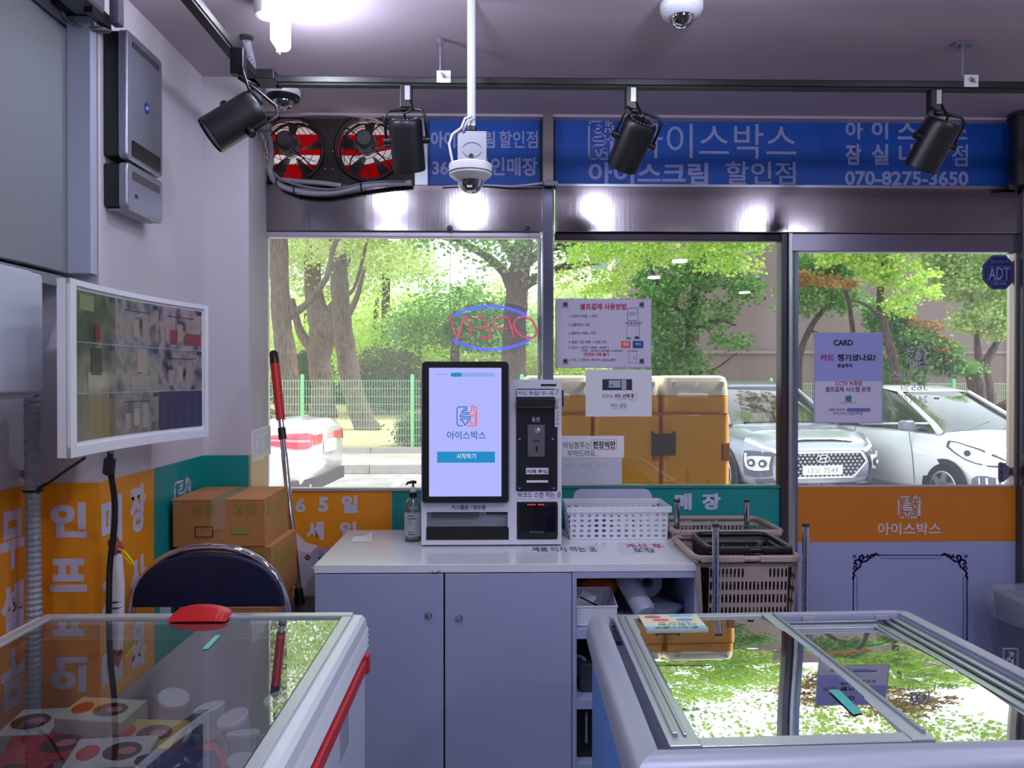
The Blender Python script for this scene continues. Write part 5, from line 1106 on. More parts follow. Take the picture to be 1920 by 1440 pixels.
# contents
def icebox(x, y, z, w_, d_, h, rz, m, label, tilt=0, grp='boxed ice cream in the left freezer', nm='ice_cream_box'):
    t = thing(nm, (x, y + .035, z + .065), label, 'box', grp); t.rotation_euler = (tilt, 0, rz)
    MB().box((-w_ / 2, -d_ / 2, 0), (w_ / 2, d_ / 2, h)).build('carton', m, t, local=True, bev=.002)
    a_ = MB().box((-w_ / 2 + .004, -d_ / 2 - .0006, h * .1), (w_ / 2 - .004, -d_ / 2, h * .9)).build('front_panel', WPAPER, t, local=True)
    b = MB().prism([(w_ * .14 + w_ * .24 * math.cos(a), d_ * .30 * math.sin(a)) for a in [2 * math.pi * k_ / 16 for k_ in range(16)]], 'z', h, h + .0006); b.build('picture', mat('choc_brown', (70, 36, 34), .5), t, local=True)
    b = MB().prism([(w_ * .20 + w_ * .12 * math.cos(a), d_ * .12 * math.sin(a)) for a in [2 * math.pi * k_ / 12 for k_ in range(12)]], 'z', h + .0006, h + .0012); b.build('picture_centre', mat('berry_pink', (216, 120, 130), .5), t, local=True)
    b = MB().prism([(-w_ * .28 + w_ * .14 * math.cos(a), d_ * .26 * math.sin(a)) for a in [2 * math.pi * k_ / 12 for k_ in range(12)]], 'z', h, h + .0008); b.build('name_badge', mat('badge_red', (206, 30, 44), .5), t, local=True)
    return t
REDW = mat('box_red', (196, 40, 48), .4); CRW = mat('box_cream', (232, 220, 196), .4); YELW = mat('box_yellow', (222, 196, 90), .4); WHW = mat('box_whitegloss', (226, 218, 222), .35)
spec = [(-1.0, 1.60, .60, .16, .10, .045, .1, WHW, 'white box with a red badge at the left end of the ice cream pile', .12), (-.83, 1.60, .63, .15, .09, .04, -.15, CRW, 'cream box with dark chocolate picture behind the white boxes', .1),
        (-.90, 1.53, .58, .16, .10, .05, .25, REDW, 'red box in the middle of the ice cream pile', .15), (-.72, 1.56, .595, .15, .09, .045, -.08, YELW, 'yellow box right of the cream box in the freezer', .2),
        (-.75, 1.48, .60, .15, .09, .04, .1, WHW, 'white box in front of the yellow box', .2), (-.94, 1.44, .57, .15, .1, .05, -.2, REDW, 'red box at the front left of the ice cream pile', .1),
        (-.74, 1.40, .57, .15, .1, .05, .12, WHW, 'white box nearest the camera in the pile', .15), (-.60, 1.47, .575, .13, .08, .045, .8, REDW, 'tilted red box beside the ice cream cups', .35)]
for (x, y, z, w_, d_, h, rz, m, lb, ti) in spec: icebox(x, y, z, w_, d_, h, rz, m, lb, ti)
cups = [(-.62, 1.66, .60, WHITE, 'white round lid cup at the back by the freezer end'), (-.55, 1.62, .60, mat('cup_lilac', (176, 176, 220), .3), 'lilac cup near the back right of the pile'), (-.47, 1.66, .62, mat('cup_lilac'), 'lilac patterned cup in the back right corner'),
        (-.45, 1.56, .58, WHITE, 'white lid cup by the right freezer wall'), (-.52, 1.55, .59, mat('cup_clear', (206, 214, 222), .2), 'pale cup between the two lilac ones and the front'), (-.43, 1.48, .58, mat('cup_clear'), 'pale cup at the right wall near the front'),
        (-.50, 1.48, .57, mat('cup_grey', (186, 194, 200), .3), 'grey white cup at the front right'), (-.56, 1.42, .57, mat('cup_blue', (70, 90, 160), .35), 'blue cup at the front of the pile'), (-.72, 1.68, .62, mat('cup_pink', (226, 170, 176), .3), 'pink lidded tub at the back of the pile'),
        (-.79, 1.69, .60, mat('cup_brown', (90, 60, 52), .35), 'brown ringed tub behind the cream box'), (-.66, 1.60, .58, mat('cup_blue'), 'blue cup behind the tilted red box'), (-.44, 1.40, .57, mat('cup_clear'), 'pale cup at the very front right')]
for i, (x, y, z, m, lb) in enumerate(cups):
    t2 = thing('ice_cream_cup', (x, y + .03, z + .07), lb, 'cup', 'ice cream cups in the left freezer'); t2.rotation_euler = (rnd.uniform(-.3, .5), rnd.uniform(-.3, .3), 0)
    MB().lathe([(.024, -.02), (.031, .035), (.031, .036)], n=24).build('cup', m, t2, local=True, smooth=40)
    MB().lathe([(.0335, .034), (.0335, .042), (.031, .044), (.029, .043), (.002, .043)], n=24).build('lid', mat('lid_white', (222, 218, 228), .3) if i % 3 else m, t2, local=True, smooth=40)
blob('frosted_pouch', (-.60, 1.45, .70), (.07, .05, .03), mat('pouch_blue', (70, 76, 130), .25), 'blue glossy pouch lying on the front of the freezer pile', 'pouch', 12)
blob('frosted_pouch', (-.86, 1.40, .69), (.10, .05, .03), mat('pouch_red', (170, 50, 56), .25), 'red glossy pouch lying at the front edge of the freezer pile', 'pouch', 14)
# ================================================================== RIGHT FREEZER
O = PZ(1186, 1432, .905); FLc = PZ(1100, 1153, .862); FRc = PZ(1690, 1143, .862)
V = (FLc - O); LV = V.length; V.normalize(); U = (FRc - FLc).normalized(); LU = (FRc - FLc).length; W = U.cross(V).normalized()
RM = Matrix(((U.x, V.x, W.x, O.x), (U.y, V.y, W.y, O.y), (U.z, V.z, W.z, O.z), (0, 0, 0, 1)))
t = thing('island_freezer', (O.x + .39, O.y + .4, 0), 'silver rimmed freezer with sliding glass lids and blue body at the lower right', 'freezer')
ALR = ALUR; LUX = LU + .01
def RB_(): b = MB(); b.M = RM; return b
# rounded rim bars (left, near, far, right)
def barprof(w_, h, r=.028): 
    P = [(w_, 0), (w_, -h), (0, -h)]
    return P + [(0 + .0, -r)] + [(r - r * math.cos(a), -r + r * math.sin(a)) for a in [math.pi / 2 * k_ / 8 for k_ in range(1, 9)]]
pr = barprof(.042, .062, .036)
b = RB_(); 
mit = .062
b.add([(x, x * 1.0, z) for x, z in pr] + [(x, LV, z) for x, z in pr], [tuple(range(len(pr))), tuple(range(len(pr), 2 * len(pr)))[::-1]] + [(k_, len(pr) + k_, len(pr) + (k_ + 1) % len(pr), (k_ + 1) % len(pr)) for k_ in range(len(pr))])
b.build('rim_bar', ALR, t, smooth=35)
b = RB_(); b.add([(x, x, z) for x, z in pr] + [(LUX - x, x, z) for x, z in pr], [tuple(range(len(pr)))[::-1], tuple(range(len(pr), 2 * len(pr)))] + [((k_ + 1) % len(pr), len(pr) + (k_ + 1) % len(pr), len(pr) + k_, k_) for k_ in range(len(pr))])
b.build('rim_bar', ALR, t, smooth=35)
b = RB_(); b.box((.055, LV - .02, -.06), (LUX, LV, -.0)); b.build('rim_bar', ALR, t, bev=.004)
b = RB_(); b.box((LUX - .028, .0, -.06), (LUX, LV, .0)); b.build('rim_bar', ALR, t, bev=.004)
b = RB_()
for k_, (dz, o_) in enumerate(((.068, .002), (.078, .004))): b.box((.0 + o_, .02, -dz), (.02, LV, -dz + .006)).box((.02, o_, -dz), (LUX, .02, -dz + .006))
b.build('rim_groove', ALU, t)
# stepped right-hand and far guide tracks
b = RB_()
for k_ in range(4): b.box((LUX - .05 - k_ * .016, .05, -.030 - k_ * .004), (LUX - .037 - k_ * .016, LV - .02, -.012 - k_ * .006))
b.build('side_track', ALU, t, bev=.001)
b = RB_()
for k_ in range(3): b.box((.055, LV - .042 - k_ * .020, -.034 - k_ * .003), (LUX - .09, LV - .027 - k_ * .020, -.014 - k_ * .005))
b.build('far_track', ALU, t, bev=.001)
b = RB_()
for k_ in range(3): b.box((.12, .062 + k_ * .016, -.034), (LUX - .03, .070 + k_ * .016, -.014 - k_ * .004))
b.build('near_track', ALU, t, bev=.001)
for u in (.52, .70):
    b = RB_(); b.box((u, LV - .030, -.016), (u + .03, LV - .022, -.006)); b.build('guide_clip', mat('clip_grey', (176, 180, 190), .4), t)
RG = glass('island_glass', (170, 176, 186), .33, gloss=.93)
def lid(nm, u0, u1, v0, v1, wz, fl, fr_, fn, ff, glassm):
    b = RB_(); b.box((u0, v0, wz - .012), (u0 + fl, v1, wz)).box((u1 - fr_, v0, wz - .012), (u1, v1, wz)).box((u0 + fl, v0, wz - .012), (u1 - fr_, v0 + fn, wz - .002)).box((u0 + fl, v1 - ff, wz - .012), (u1 - fr_, v1, wz - .002))
    o = b.build(nm, mat('lid_silver', (182, 188, 198), .3, metal=.5), t, bev=.0015)
    b = RB_(); b.box((u0 + .010, v0 + .03, wz), (u0 + .018, v1 - .01, wz + .006)).box((u0 + .026, v0 + .03, wz), (u0 + .031, v1 - .01, wz + .004)).box((u1 - .010, v0 + .02, wz), (u1 - .004, v1 - .01, wz + .005)); b.build('lid_rib', ALU, o, bev=.001)
    # gently curved glass
    N = 14; vs = []; m0, m1 = u0 + fl - .004, u1 - fr_ + .004
    for j in range(N + 1):
        v = v0 + fn - .004 + (v1 - ff - v0 - fn + .008) * j / N; z = wz - .006 + .010 * math.sin(math.pi * j / N)
        vs += [(m0, v, z), (m1, v, z)]
    b = RB_(); b.add(vs, [(2 * j, 2 * j + 1, 2 * j + 3, 2 * j + 2) for j in range(N)]); b.build('glass_pane', glassm, o, smooth=True)
    return o
lidA = lid('sliding_lid', .060, .452, .045, LV - .03, .004, .046, .034, .030, .014, RG)
lidB = lid('sliding_lid', .40, LUX - .10, .060, LV - .072, -.016, .02, .016, .020, .012, RG)
b = RB_(); b.box((.040, .04, -.075), (.30, LV - .02, -.050)).box((.055, LV - .024, -.30), (LUX - .02, LV - .02, -.006)).box((LUX - .03, .05, -.30), (LUX - .025, LV, -.01)).box((.05, .05, -.33), (LUX - .02, LV - .02, -.30)).box((.055, .05, -.3), (LUX - .02, .055, -.03))
b.build('liner', mat('liner_lilac', (168, 172, 206), .5), t)
b = MB(); bw = .012
def bp(u, v, w_, z=None): p = RM @ Vector((u, v, w_)); return (p.x, p.y, z if z is not None else p.z)
c4 = [(bw, bw), (LUX - bw, bw), (LUX - bw, LV - .004), (bw, LV - .004)]
b.loft([[bp(u, v, -.07, .04) for u, v in c4], [bp(u, v, -.085) for u, v in c4]]); b.build('body', BLUEB, t, bev=.004)
b = MB(); b.loft([[bp(u, v, 0, .0) for u, v in [(.03, .03), (LUX - .03, .03), (LUX - .03, LV - .03), (.03, LV - .03)]], [bp(u, v, 0, .04) for u, v in [(.03, .03), (LUX - .03, .03), (LUX - .03, LV - .03), (.03, LV - .03)]]]); b.build('plinth', BLACK, t)
b = MB(); p0 = bp(bw, .22, -.2); b.box((p0[0] - .0015, p0[1] - .008, .70), (p0[0] + .001, p0[1] + .008, .77)); b.build('red_print', mat('pink_red', (200, 70, 110), .5), t)
# promotional sticker on the lid (left without its cartoon faces)
st_ = thing('lid_sticker', tuple(RM @ Vector((.15, LV - .12, .004))), 'pale blue and cream sticker with lettering on the far corner of the freezer lid', 'sticker')
SM = RM @ Matrix.Translation((0, 0, .0035 - .002))
u0, u1, v0, v1 = .120, .258, LV - .165, LV - .040
def sbox(a, b_, c_, d_, z0, z1, m, nm): b = MB(); b.M = SM; b.box((a, b_, z0), (c_, d_, z1)); b.build(nm, m, st_)
sbox(u0, v0, u1, v1, 0, .006, mat('sticker_cream2', (226, 222, 186), .4), 'sheet'); sbox(u0, v0, u1, v0 + .022, .006, .0064, mat('sticker_sky', (110, 190, 230), .4), 'blue_band')
sbox(u0 + .07, v1 - .02, u1 - .01, v1 - .004, .006, .0064, mat('sticker_sky'), 'blue_patch')
for (uu, vv, c_) in ((.03, .020, (170, 110, 90)), (.045, .048, (226, 90, 130)), (.10, .048, (90, 160, 226))):
    b = MB(); b.M = SM; b.prism([(u0 + uu + .020 * math.cos(a), v1 - vv + .011 * math.sin(a)) for a in [2 * math.pi * k_ / 20 for k_ in range(20)]], 'z', .006, .0066); b.build('colour_spot', mat('spot_%d' % c_[0], c_, .5), st_)
text('디핀다트', st_, mat('green_ink', (60, 170, 120), .5), (u0 + .03, v0 + .026, u1 - .02, v0 + .044), SM, .0068, .01, mirror=True)
text('8가지 맛', st_, REDINK, (u0 + .035, v0 + .048, u1 - .03, v0 + .056), SM, .0068, .01, mirror=True)
text('컵·미니·멜츠', st_, NAVYINK, (u0 + .02, v0 + .004, u1 - .02, v0 + .018), SM, .0068, .01, mirror=True)
b = MB(); b.add([tuple(PZ(px, py, .9)) for px, py in ((1600, 1340), (1618, 1336), (1573, 1293), (1553, 1293))], [(0, 1, 2, 3)]); b.build('teal_label', mat('teal_label', (70, 170, 160), .5), lidA)
# ================================================================== POSTERS ON THE WINDOW
def poster(name, px0, py0, px1, py1, label, m=PAPER, Y=None, th=.0012):
    Y = Y or YW - .002; x0, z0, x1, z1 = pbox(px0, py0, px1, py1, Y)
    t = thing(name, ((x0 + x1) / 2, Y, z0), label, 'poster'); MB().box((x0, Y - th, z0), (x1, Y, z1)).build('sheet', m, t); return t, Y - th
t, py_ = poster('instruction_poster', 1043, 562, 1220, 688, 'lilac instruction poster in a clear frame, highest of the papers on the middle window', mat('poster_lilac', (214, 208, 232), .5))
a = pbox(1041, 560, 1222, 690, py_ + .0006)
MB().box((a[0], py_ + .0007, a[1]), (a[2], py_ + .0024, a[3])).build('clear_sleeve', mat('sleeve', (196, 200, 216), .2, alpha=.6), t)
T_ = lambda s, x0, y0, x1, y1, m=INK, of=.015: text(s, t, m, pbox(x0, y0, x1, y1, py_), FRONT, py_ - .0003, of)
T_('셀프결제 사용방법', 1087, 569, 1174, 581, REDINK, .03)
for s, x0, y0, x1, y1 in (('1. 시작하기 버튼 -> 터치', 1066, 590, 1119, 596), ('2. 상품바코드 스캔', 1066, 606, 1105, 612), ('3. 결제하기 버튼-> 터치', 1066, 622, 1117, 628), ('4. 현금 / 카드 버튼 -> 선택 터치', 1066, 638.5, 1137, 644.5),
                          ('5. 현금 -> 동전( 100원 , 500원 )', 1066, 649, 1141, 655), ('지폐: 1,000원/5,000원/10,000원)', 1090, 655.5, 1167, 660.5), ('6. 카드 -> 신용카드,체크카드,삼성/LG페이', 1066, 672, 1155, 678)): T_(s, x0, y0, x1, y1)
T_('5만원권 사용 불가', 1094, 661, 1142, 668, REDINK, .03)
m = MB(); m.M = Matrix.Translation((0, py_ - .0003, 0)) @ FRONT
pt = lambda x, y: XZ(PY(x, y, py_))
def rect(x0, y0, x1, y1, w_=.0012): m.stroke([pt(x0, y0), pt(x1, y0), pt(x1, y1), pt(x0, y1), pt(x0, y0)], w_, .0005)
rect(1177, 578, 1196, 601, .0018); rect(1175, 611, 1199, 636); rect(1179, 658, 1194, 680)
m.stroke([pt(1177, 658), pt(1196, 658)], .002, .0005)
for i in range(14): 
    w_ = .4 + .9 * ((i * 7) % 3) / 2; xx = 1172 + i * 2.3; m.prism([pt(xx, 609), pt(xx + w_, 609), pt(xx + w_, 603), pt(xx, 603)], 'z', 0, .0005)
m.prism([pt(1190, 635), pt(1198, 635), pt(1198, 631), pt(1190, 631)], 'z', 0, .0005); m.build('diagram', NAVYINK, t)
m = MB(); m.M = Matrix.Translation((0, py_ - .0003, 0)) @ FRONT
b = MB().rbox((PY(1165, 0, py_).x, py_ - .001, PY(0, 652, py_).z), (PY(1183, 0, py_).x, py_, PY(0, 638, py_).z), .003, 'y'); b.build('cash_button', mat('coral', (226, 110, 100), .5), t); text('현금', t, WPAPER, pbox(1169, 642, 1179, 648, py_), FRONT, py_ - .0012, .01)
b = MB().rbox((PY(1187, 0, py_).x, py_ - .001, PY(0, 652, py_).z), (PY(1207, 0, py_).x, py_, PY(0, 638, py_).z), .003, 'y'); b.build('card_button', mat('royal_blue', (26, 66, 150), .5), t); text('카드', t, WPAPER, pbox(1191, 642, 1202, 648, py_), FRONT, py_ - .0012, .01)
T_('셀프결제', 1181, 585, 1192, 588); T_('화면터치', 1181, 589, 1192, 592); T_('삽입', 1188, 668, 1190, 674)
for (x, y) in ((1060, 572), (1203, 572), (1060, 678), (1203, 678)):
    logo(t, pbox(x - 4, y - 5, x + 4, y + 3, py_), FRONT, py_ - .0002, NAVYINK, NAVYINK, .1); T_('아이스박스', x - 7, y + 3, x + 7, y + 6, NAVYINK, .0)
b = MB().box((PY(1176, 0, py_).x, py_ - .0008, PY(0, 635, py_).z), (PY(1183, 0, py_).x, py_, PY(0, 631, py_).z)); b.build('green_key', TEAL, t)
t, py_ = poster('card_notice', 1098, 693, 1222, 781, 'plain white notice with a small photo, hung under the instruction poster', WPAPER)
b = MB().box((PY(1130, 0, py_).x, py_ - .0006, PY(0, 732, py_).z), (PY(1186, 0, py_).x, py_, PY(0, 711, py_).z)); ph = b.build('photo', mat('photo_dark', (44, 46, 62), .4), t)
b = MB().box((PY(1142, 0, py_).x, py_ - .0010, PY(0, 727, py_).z), (PY(1164, 0, py_).x, py_ - .0006, PY(0, 713, py_).z)).box((PY(1166, 0, py_).x, py_ - .0009, PY(0, 731, py_).z), (PY(1175, 0, py_).x, py_ - .0006, PY(0, 712, py_).z)); b.build('photo_card', mat('photo_pale', (176, 184, 206), .5), ph)
b = MB().box((PY(1144, 0, py_).x, py_ - .0013, PY(0, 724, py_).z), (PY(1151, 0, py_).x, py_ - .0010, PY(0, 721, py_).z)); b.build('photo_key', TEAL, ph)
T_('화면에', 1129, 739, 1148, 747, INK, .0); T_('카드 선택 후', 1152, 738.5, 1189, 747, INK, .03); T_('카드 삽입', 1145, 756, 1174, 764, INK, .01)
m = MB(); m.M = Matrix.Translation((0, py_ - .0003, 0)) @ FRONT; m.stroke([pt(1152, 749), pt(1189, 749)], .001, .0005); m.stroke([pt(1145, 766), pt(1174, 766)], .001, .0005); m.build('underline', INK, t)
m = MB(); m.M = Matrix.Translation((0, py_ - .0003, 0)) @ FRONT; m.stroke([pt(1188 + 7 * math.cos(a), 743 + 9 * math.sin(a)) for a in [2 * math.pi * k_ / 16 for k_ in range(17)]], .0010, .0005); m.build('pen_circle', mat('pink_pen', (226, 130, 170), .6), t)
t, py_ = poster('bag_notice', 1050, 817, 1170, 858, 'white notice strip with one boxed bold word, above the blank sheet', WPAPER)
T_('비닐봉투는', 1056, 828, 1107, 841, INK, .0); T_('한장씩만', 1112, 827, 1154, 841, INK, .03); T_('부탁드려요.', 1064, 844, 1118, 856, INK, .0)
m = MB(); m.M = Matrix.Translation((0, py_ - .0003, 0)) @ FRONT; m.stroke([pt(1109, 824), pt(1156, 824), pt(1156, 843), pt(1108, 842), pt(1109, 824)], .0016, .0005); m.build('pen_box', mat('pink_pen'), t)
m = MB(); m.M = Matrix.Translation((0, py_ - .0003, 0)) @ FRONT; m.stroke([pt(1112, 842), pt(1154, 842)], .001, .0005); m.build('underline', INK, t)
t, py_ = poster('blank_notice', 1050, 858.5, 1166, 908, 'blank white sheet whose back shows faint mirrored letters, under the notice strip', mat('sheet_back', (212, 210, 226), .6))
text('가능 결제 가능', t, mat('ghost_ink', (186, 184, 204), .6), pbox(1058, 868, 1140, 878, py_), FRONT, py_ - .0003, 0, mirror=True)
t, py_ = poster('card_poster', 1527, 625, 1654, 793, 'two-tone blue and lilac poster reading CARD on the door glass', PAPERB, DY - .002)
a = pbox(1525, 623, 1656, 794, py_ + .0006); MB().box((a[0], py_ + .0007, a[1]), (a[2], py_ + .0022, a[3])).build('clear_sleeve', MATS['sleeve'], t)
a = pbox(1528, 715, 1653, 792, py_); MB().box((a[0], py_ - .0008, a[1]), (a[2], py_, a[3])).build('lower_sheet', mat('poster_lilac'), t); py_ -= .0008
T_('CARD', 1563, 637, 1599, 648, INK, .03); T_('카드', 1538, 664, 1564, 677, mat('magenta_ink', (170, 40, 110), .6), .03); T_('챙기셨나요?', 1570, 664, 1642, 677, INK, .03); T_('분실주의', 1570, 682, 1598, 689, INK, .03)
T_('CCTV 녹화중', 1566, 714, 1617, 724, REDINK, .02); T_('셀프결제 시스템 운영', 1547, 725, 1632, 735, NAVYINK, .02); T_('아이스박스', 1575, 753, 1606, 758, TEAL, .0)
T_('매장 관리자 :', 1554, 766, 1587, 771, NAVYINK, .02); T_('아이스박스 잠실나루점', 1562, 772.5, 1617, 778, NAVYINK, .01)
logo(t, pbox(1585, 742, 1596, 753, py_), FRONT, py_ - .0003, TEAL, TEAL, .09)
a = pbox(1588, 765, 1632, 772, py_); MB().box((a[0], py_ - .0004, a[1]), (a[2], py_, a[3])).build('highlight_bar', mat('bar_blue', (110, 116, 190), .5), t); T_('010-2302-2575', 1589, 766, 1631, 771, NAVYINK, .02)
# round octagon security decal
t = thing('security_decal', tuple(PY(1872, 545, DY)), 'dark blue octagon security decal in the upper corner of the door glass', 'decal')
c_ = PY(1872, 511, DY); rr_ = 34 / FPX * DY
def octo(r, d0, d1, m, nm): b = MB(); b.prism([(c_.x + r * math.cos(math.pi / 8 + k_ * math.pi / 4), c_.z + r * 1.03 * math.sin(math.pi / 8 + k_ * math.pi / 4)) for k_ in range(8)], 'y', DY + d0, DY + d1); b.build(nm, m, t)
octo(rr_, -.004, -.001, mat('decal_navy', (22, 40, 110), .4), 'plate')
m = MB(); m.M = Matrix.Translation((0, DY - .004, 0)) @ FRONT
for r in (.93,): m.stroke([(c_.x + rr_ * r * math.cos(math.pi / 8 + k_ * math.pi / 4), c_.z + rr_ * r * 1.03 * math.sin(math.pi / 8 + k_ * math.pi / 4)) for k_ in range(9)], .0012, .0006)
m.stroke([XZ(PY(x, y, DY)) for x, y in ((1850, 499), (1894, 499), (1894, 527), (1850, 527), (1850, 499))], .0011, .0006); m.build('outline', mat('decal_pale', (130, 150, 210), .5), t)
dpale = mat('decal_pale')
text('ADT', t, dpale, pbox(1852, 501, 1892, 525, DY), FRONT, DY - .0045, .02); text('캡스타라구역', t, dpale, pbox(1856, 488, 1889, 494, DY), FRONT, DY - .0045, 0); text('1588-6400', t, dpale, pbox(1858, 529, 1886, 535, DY), FRONT, DY - .0045, 0)
# small triangular push sticker
t = thing('door_sticker', tuple(PY(1880, 905, DY)), 'dark triangular door sticker with upright lettering low on the door glass', 'sticker')
m = MB(); m.M = Matrix.Translation((0, DY - .001, 0)) @ FRONT; m.prism([XZ(PY(x, y, DY)) for x, y in ((1874, 866), (1882, 868), (1903, 884), (1882, 903), (1874, 905), (1871, 900), (1871, 870))][::-1], 'z', 0, .001); m.build('plate', mat('sticker_grey', (110, 106, 130), .5), t)
for k_, s_ in enumerate('자동문'): text(s_, t, INK, pbox(1873.5, 870 + 11 * k_, 1881, 879 + 11 * k_, DY), FRONT, DY - .0022, .02)
m = MB(); m.M = Matrix.Translation((0, DY - .001, 0)) @ FRONT; m.prism([XZ(PY(x, y, DY)) for x, y in ((1893, 878), (1903, 884), (1893, 891))][::-1], 'z', 0.001, .0016); m.build('arrow_tip', BLACK, t)
# dark device at the right edge by the door
a = pbox(1915, 850, 1935, 908, 3.0); MB().rbox((a[0], 2.985, a[1]), (a[2], 3.0, a[3]), .006, 'y').build('door_button', BLACK, label='black push-button plate at the right edge beside the door', cat='switch')
# ================================================================== NEON OPEN SIGN
NY = YW - .045
t = thing('neon_sign', tuple(PY(930, 662, NY)), 'oval neon OPEN sign with red letters and blue arcs, hung in the left window', 'sign')
nc = PY(927, 615, NY); nrx, nrz = 96 / FPX * NY, 50 / FPX * NY
MB().prism([(nc.x + nrx * math.cos(a), nc.z + nrz * math.sin(a)) for a in [2 * math.pi * k_ / 48 for k_ in range(48)]], 'y', NY + .004, NY + .008).build('clear_board', glass('acrylic', (240, 244, 248), .02), t)
TR = mat('neon_red', (250, 70, 100), .3, emit=1.1); TB = mat('neon_blue', (70, 80, 255), .3, emit=1.6)
TG = glass('neon_tube_glass', (236, 214, 226), .05)
def npt(cx, cy): return PY(820 + cx / 5.142, 400 + cy / 5.142, NY)
def rd(pts, close=False): return smoothpts([npt(*p) for p in pts], 5)
letters = {'letter_n': [(118, 992), (150, 1100), (180, 1190), (205, 1195), (235, 1080), (258, 1005), (285, 1005), (315, 1110), (340, 1190)],
 'letter_e': [(335, 1003), (420, 1000), (455, 1008), (480, 1060), (510, 1150), (525, 1180), (510, 1200), (405, 1198)], 'letter_e_bar': [(372, 1103), (430, 1106), (495, 1108)],
 'letter_p': [(740, 1200), (712, 1100), (690, 1030), (670, 1000), (600, 1003), (555, 1020), (543, 1060), (560, 1095), (600, 1110), (680, 1112)],
 'letter_o': [(800, 1000), (755, 1030), (742, 1085), (770, 1140), (820, 1185), (890, 1205), (940, 1185), (955, 1130), (930, 1060), (890, 1015), (840, 998), (800, 1000)]}
for nm, P in letters.items():
    o = MB().tube(rd(P), .0022, 8).build(nm, TR, t, smooth=True)
    MB().tube([p + Vector((0, .001, 0)) for p in rd(P)], .0044, 10).build('tube_glass', TG, o, smooth=True)
def arc(x0, x1, yc, ye, n=14): return [npt(x0 + (x1 - x0) * i / n, yc + (ye - yc) * ((2 * i / n - 1) ** 2)) for i in range(n + 1)]
for y0_, y1_, x0, x1 in ((888, 975, 148, 862), (902, 988, 150, 858), (1320, 1225, 145, 895), (1306, 1216, 150, 890)):
    MB().tube(arc(x0, x1, y0_, y1_), .0022, 8).build('blue_arc', TB, t, smooth=True)
for (cx, hx, hy, ex, ey) in ((118, 120, 140, 118, 965), (872, 870, 145, 868, 945)):
    pts = [npt(hx + 25, hy + 30), npt(cx + 12, 250), npt(cx + 5, 500), npt(ex, ey)]
    MB().tube([p - Vector((0, .0, 0)) for p in pts], .0011, 5).build('hanging_wire', mat('wire_clear', (150, 150, 156), .4), t)
    q = npt(hx, hy); q.y = YW - .034
    t2 = thing('suction_hook', tuple(q), 'clear suction hook above the N end of the neon sign' if cx < 500 else 'clear suction hook above the O end of the neon sign', 'hook')
    m = MB(); m.M = Matrix.Translation(q) @ FRONT; m.lathe([(.012, 0), (.011, .002), (.005, .006), (.0045, .014), (.002, .015)], n=20); m.build('suction_cup', CLR, t2, smooth=40)
    m = MB(); m.M = Matrix.Translation(q) @ FRONT; m.lathe([(.004, .006), (.004, .0155)], n=12); m.build('hook_peg', DARK, t2)
    MB().tube([q + Vector((.012 * math.cos(a), -.006, .012 * math.sin(a))) for a in [2 * math.pi * k_ / 14 for k_ in range(14)]] , .0010, 5, closed=True).build('hook_loop', GREY, t2)
MB().tube([npt(145, 1220), npt(140, 1300), npt(138, 1430)], .0012, 5).build('power_wire', MATS['wire_clear'], t)
# ================================================================== OUTDOORS: ground
GZ = -.15
ASPH = mat('asphalt', (186, 180, 182), .9, var=.15, vs=4, bump=.3, bs=120)
PAVE = mat('sidewalk', (196, 186, 182), .9, var=.14, vs=3, bump=.3, bs=40)
LITTER = mat('leaf_litter', (196, 172, 128), .95, var=.28, vs=9, bump=.5, bs=30)
struct('street', MB().box((-40, 3.3, GZ - .3), (60, 16, GZ)), ASPH)
def gz(Y): return -.03 + max(0, Y - 15) * .02
b = MB(); b.box((-40, 12.95, GZ), (6.5, 14.8, 0.0)); struct('sidewalk', b, PAVE)
b = MB(); b.add([(-60, 14.95, gz(15)), (70, 14.95, gz(15)), (110, 90, gz(90)), (-100, 90, gz(90))], [(0, 1, 2, 3)]); o = struct('park_ground', b, LITTER); o['kind'] = 'structure'
KERB = mat('kerb_stone', (176, 166, 168), .85, var=.12, vs=8, bump=.3, bs=60)
kb_ = thing('kerb', (0, 12.8, GZ), kind='structure')
me0 = None
for i in range(-11, 8):
    if me0 is None:
        o = MB().box((-.495, -.09, 0), (.495, .09, .155)).build('kerb_stone', KERB, kb_, local=True, bev=.012); me0 = o
    else: o = me0.copy(); COL.objects.link(o); o.parent = kb_
    o.location = (i * 1.0 + .4, .06, rnd.uniform(-.004, .004))
kb2 = thing('park_edging', (0, 14.85, -.02), kind='structure'); me1 = None
for i in range(-13, 14):
    if me1 is None: me1 = o = MB().box((-.495, -.08, 0), (.495, .08, .13)).build('edging_stone', KERB, kb2, local=True, bev=.01)
    else: o = me1.copy(); COL.objects.link(o); o.parent = kb2
    o.location = (i * 1.0 + .1, 0, rnd.uniform(-.006, .006))
# parking line
MB().box((-1.55, 9.0, GZ), (-1.43, 12.4, GZ + .004)).build('parking_line', mat('line_white', (235, 235, 235), .7), kb_)
